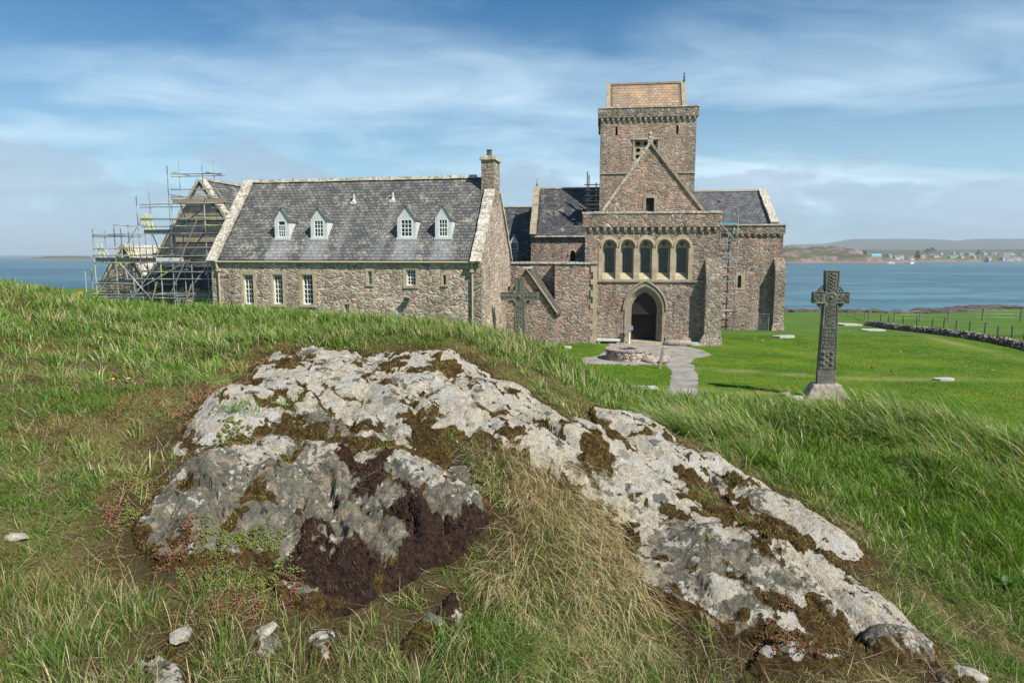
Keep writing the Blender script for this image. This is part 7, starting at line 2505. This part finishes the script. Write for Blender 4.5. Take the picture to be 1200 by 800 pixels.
make_village()


# ------------------------------------------------------------------ plants one can count
def make_plantain(px, size, label, n=9):
    wx, wy = hits([px])[0]; z = gz(wx, wy)
    root = empty('broadleaf_plant', (wx, wy, z), 0, label, 'plant')
    m, nn = mat_new('broad_leaf')
    ob = obj_co(nn); a = nn.noise(ob, 30, 4, .6).outputs[0]
    c = nn.ramp(a, [(.35, (.03, .10, .01)), (.6, (.07, .20, .02)), (.75, (.16, .28, .05))])
    b = nn.n('ShaderNodeBsdfPrincipled', {'Base Color': c, 'Roughness': .45}); t = nn.n('ShaderNodeBsdfTranslucent', {'Color': c}); mx = nn.n('ShaderNodeMixShader', {0: .25, 1: b.outputs[0], 2: t.outputs[0]})
    nn.n('ShaderNodeOutputMaterial', {'Surface': mx.outputs[0]})
    for i in range(n):
        L = size * random.uniform(.7, 1.1); az = 2 * math.pi * i / n + random.uniform(-.3, .3); K = 8; M_ = MB(); vs, fs = [], []
        pos = Vector((0, 0, .01)); th = random.uniform(.35, .9)
        for k in range(K + 1):
            s = k / K; w_ = size * .17 * math.sin(math.pi * min(1, (s * .92 + .06))) ** .8
            side = Vector((-math.sin(az), math.cos(az), 0))
            up = Vector((0, 0, .25 * w_))
            vs += [pos - side * w_ + up, pos.copy(), pos + side * w_ + up]
            d = Vector((math.cos(az) * math.sin(th), math.sin(az) * math.sin(th), math.cos(th))); pos = pos + d * (L / K); th += .13
        for k in range(K):
            for j in range(2): fs.append((k * 3 + j, k * 3 + j + 1, k * 3 + j + 4, k * 3 + j + 3))
        M_.add(vs, fs); M_.build('leaf', m, root, smooth=True, fix=False)


make_plantain((1112, 612), .13, 'broad-leaved dark green plant in the lush grass right of the rock')
make_plantain((1122, 600), .12, 'broad-leaved plant just above the largest leafy plant on the right slope')
make_plantain((985, 560), .10, 'broad-leaved plant in long grass right of the outer rock ridge')
make_plantain((828, 505), .11, 'broad-leaved plant at the foot of the tussock above the rock ridges')
make_plantain((1180, 690), .11, 'broad-leaved plant near the lower right edge of the slope')


def make_heads():
    stem = mat_plain('flower_stalk', (.20, .16, .08), .8); head = mat_plain('brown_flower_head', (.085, .055, .035), .9, noise=.4, scale=60)
    spots = [((818, 508), (826, 462), 'ribwort flower head drooping over the gravel path'), ((880, 512), (880, 457), 'brown ribwort flower head against the lawn left of the cross'), ((905, 516), (897, 457), 'brown ribwort head, second left of the tall cross'),
             ((852, 512), (846, 466), 'short dark ribwort head between the tussock and the path'), ((1062, 560), (1023, 432), 'long pale grass stalk leaning left on the right crest, left one'), ((1090, 560), (1046, 436), 'long pale grass stalk leaning left on the right crest, right one'),
             ((760, 500), (733, 438), 'thin stalk leaning over the flat slabs'), ((800, 498), (787, 467), 'brown flower head low on the crest below the path'), ((1045, 530), (1008, 470), 'bent grass stalk below the cross'),
             ((700, 480), (712, 452), 'short brown head on the crest under the small lawn'), ((895, 512), (918, 464), 'leaning brown stalk just left of the cross base')]
    for (b, t, lab) in spots:
        x, y = hits([b])[0]; z = gz(x, y)
        tp = P(t[0], t[1], y * .985)
        root = empty('flower_stalk', (x, y, z), 0, lab, 'flower stalk')
        e = Vector(tp) - Vector((x, y, z)); pts = [Vector((e.x * s ** 1.7, e.y * s, e.z * (1 - (1 - s) ** 1.25))) for s in np.linspace(0, 1, 9)]
        m = MB(); m.path(pts, .0022, 5); m.build('stem', stem, root)
        m = MB(); d = (pts[-1] - pts[-2]).normalized(); c = pts[-1]
        m.path([c - d * .002, c + d * .008, c + d * .018, c + d * .028], [.002, .0065, .0062, .002], 7); m.build('flower_head', head, root)


make_heads()


def make_dandelions():
    y = mat_plain('yellow_petals', (.80, .58, .03), .6, noise=.1)
    me = None
    spots = [(1163, 436, 'yellow dandelion on the lawn nearest the right edge'), (1055, 414, 'yellow dandelion on the lawn between the tall cross and the wall'), (995, 389, 'yellow dandelion beside the small pale slab behind the cross'),
             (885, 398, 'yellow dandelion in front of the mesh panel'), (893, 401, 'yellow dandelion left of the slab by the buttress')]
    for a, b, lab in spots:
        X, Y, Z_ = at_ground(a, b)
        root = empty('dandelion', (X, Y, Z_), 0, lab, 'flower')
        m = MB(); m.tube((0, 0, 0), (0, 0, .1), .01, 5); m.build('stem', M['post'], root)
        m = MB(); m.lathe([(.02, 0), (.055, .015), (.045, .03), (.01, .035)], (0, 0, .09), 10); m.build('flower_head', y, root)
    sm = [(133, 452, 'tiny yellow flower in the left turf, left of its pair'), (151, 451, 'tiny yellow flower in the left turf, right of its pair'), (118, 402, 'tiny yellow flower high on the left slope')]
    for a, b, lab in sm:
        x, yy = hits([(a, b)])[0]
        root = empty('small_yellow_flower', (x, yy, gz(x, yy)), 0, lab, 'flower')
        m = MB(); m.tube((0, 0, 0), (0, 0, .05), .0015, 5); m.build('stem', M['post'], root)
        m = MB(); m.lathe([(.004, 0), (.013, .004), (.010, .008), (.002, .009)], (0, 0, .05), 9); m.build('flower_head', y, root)


make_dandelions()


# loose stones in the turf
for (px, r, lab) in [((20, 632), .045, 'small grey stone in bare soil at the left edge'), ((232, 518), .05, 'pinkish stone at the left tip of the outcrop'), ((212, 748), .05, 'cream stone in the lower left turf'), ((312, 742), .045, 'cream stone below the dark moss cushion, left'),
                     ((378, 750), .05, 'pale stone at the foot of the dark moss cushion'), ((1135, 794), .07, 'flat pale stone in the bottom right corner'), ((905, 768), .06, 'pale flat stone under the right toe of the outcrop'), ((216, 520), .035, 'little pinkish stone beside the outcrop\'s left tip')]:
    x, y = hits([px])[0]
    m = MB(); m.blob((0, 0, 0), (r, r * .75, r * .45), jit=.16, sub=2, flat=.8)
    o = m.build('loose_stone', M['pebble'], smooth=False); o.location = (x, y, gz(x, y) + r * .25); o.rotation_euler = (R(random.uniform(-12, 12)), R(random.uniform(-12, 12)), random.random() * 6)
    tag(o, lab, 'stone')

# ------------------------------------------------------------------ sea air
hz = MB(); hz.box(-9000, 9000, -400, 14000, -14.0, 170.0)
m = bpy.data.materials.new('haze'); m.use_nodes = True; nt = m.node_tree; nt.nodes.clear()
vol = nt.nodes.new('ShaderNodeVolumePrincipled'); vol.inputs['Color'].default_value = (.72, .84, .95, 1); vol.inputs['Density'].default_value = HAZE_D; vol.inputs['Anisotropy'].default_value = 0.0
out = nt.nodes.new('ShaderNodeOutputMaterial'); nt.links.new(vol.outputs[0], out.inputs['Volume'])
if HAZE_D > 0:
    o = hz.build('haze', m); tag(o, kind='stuff')
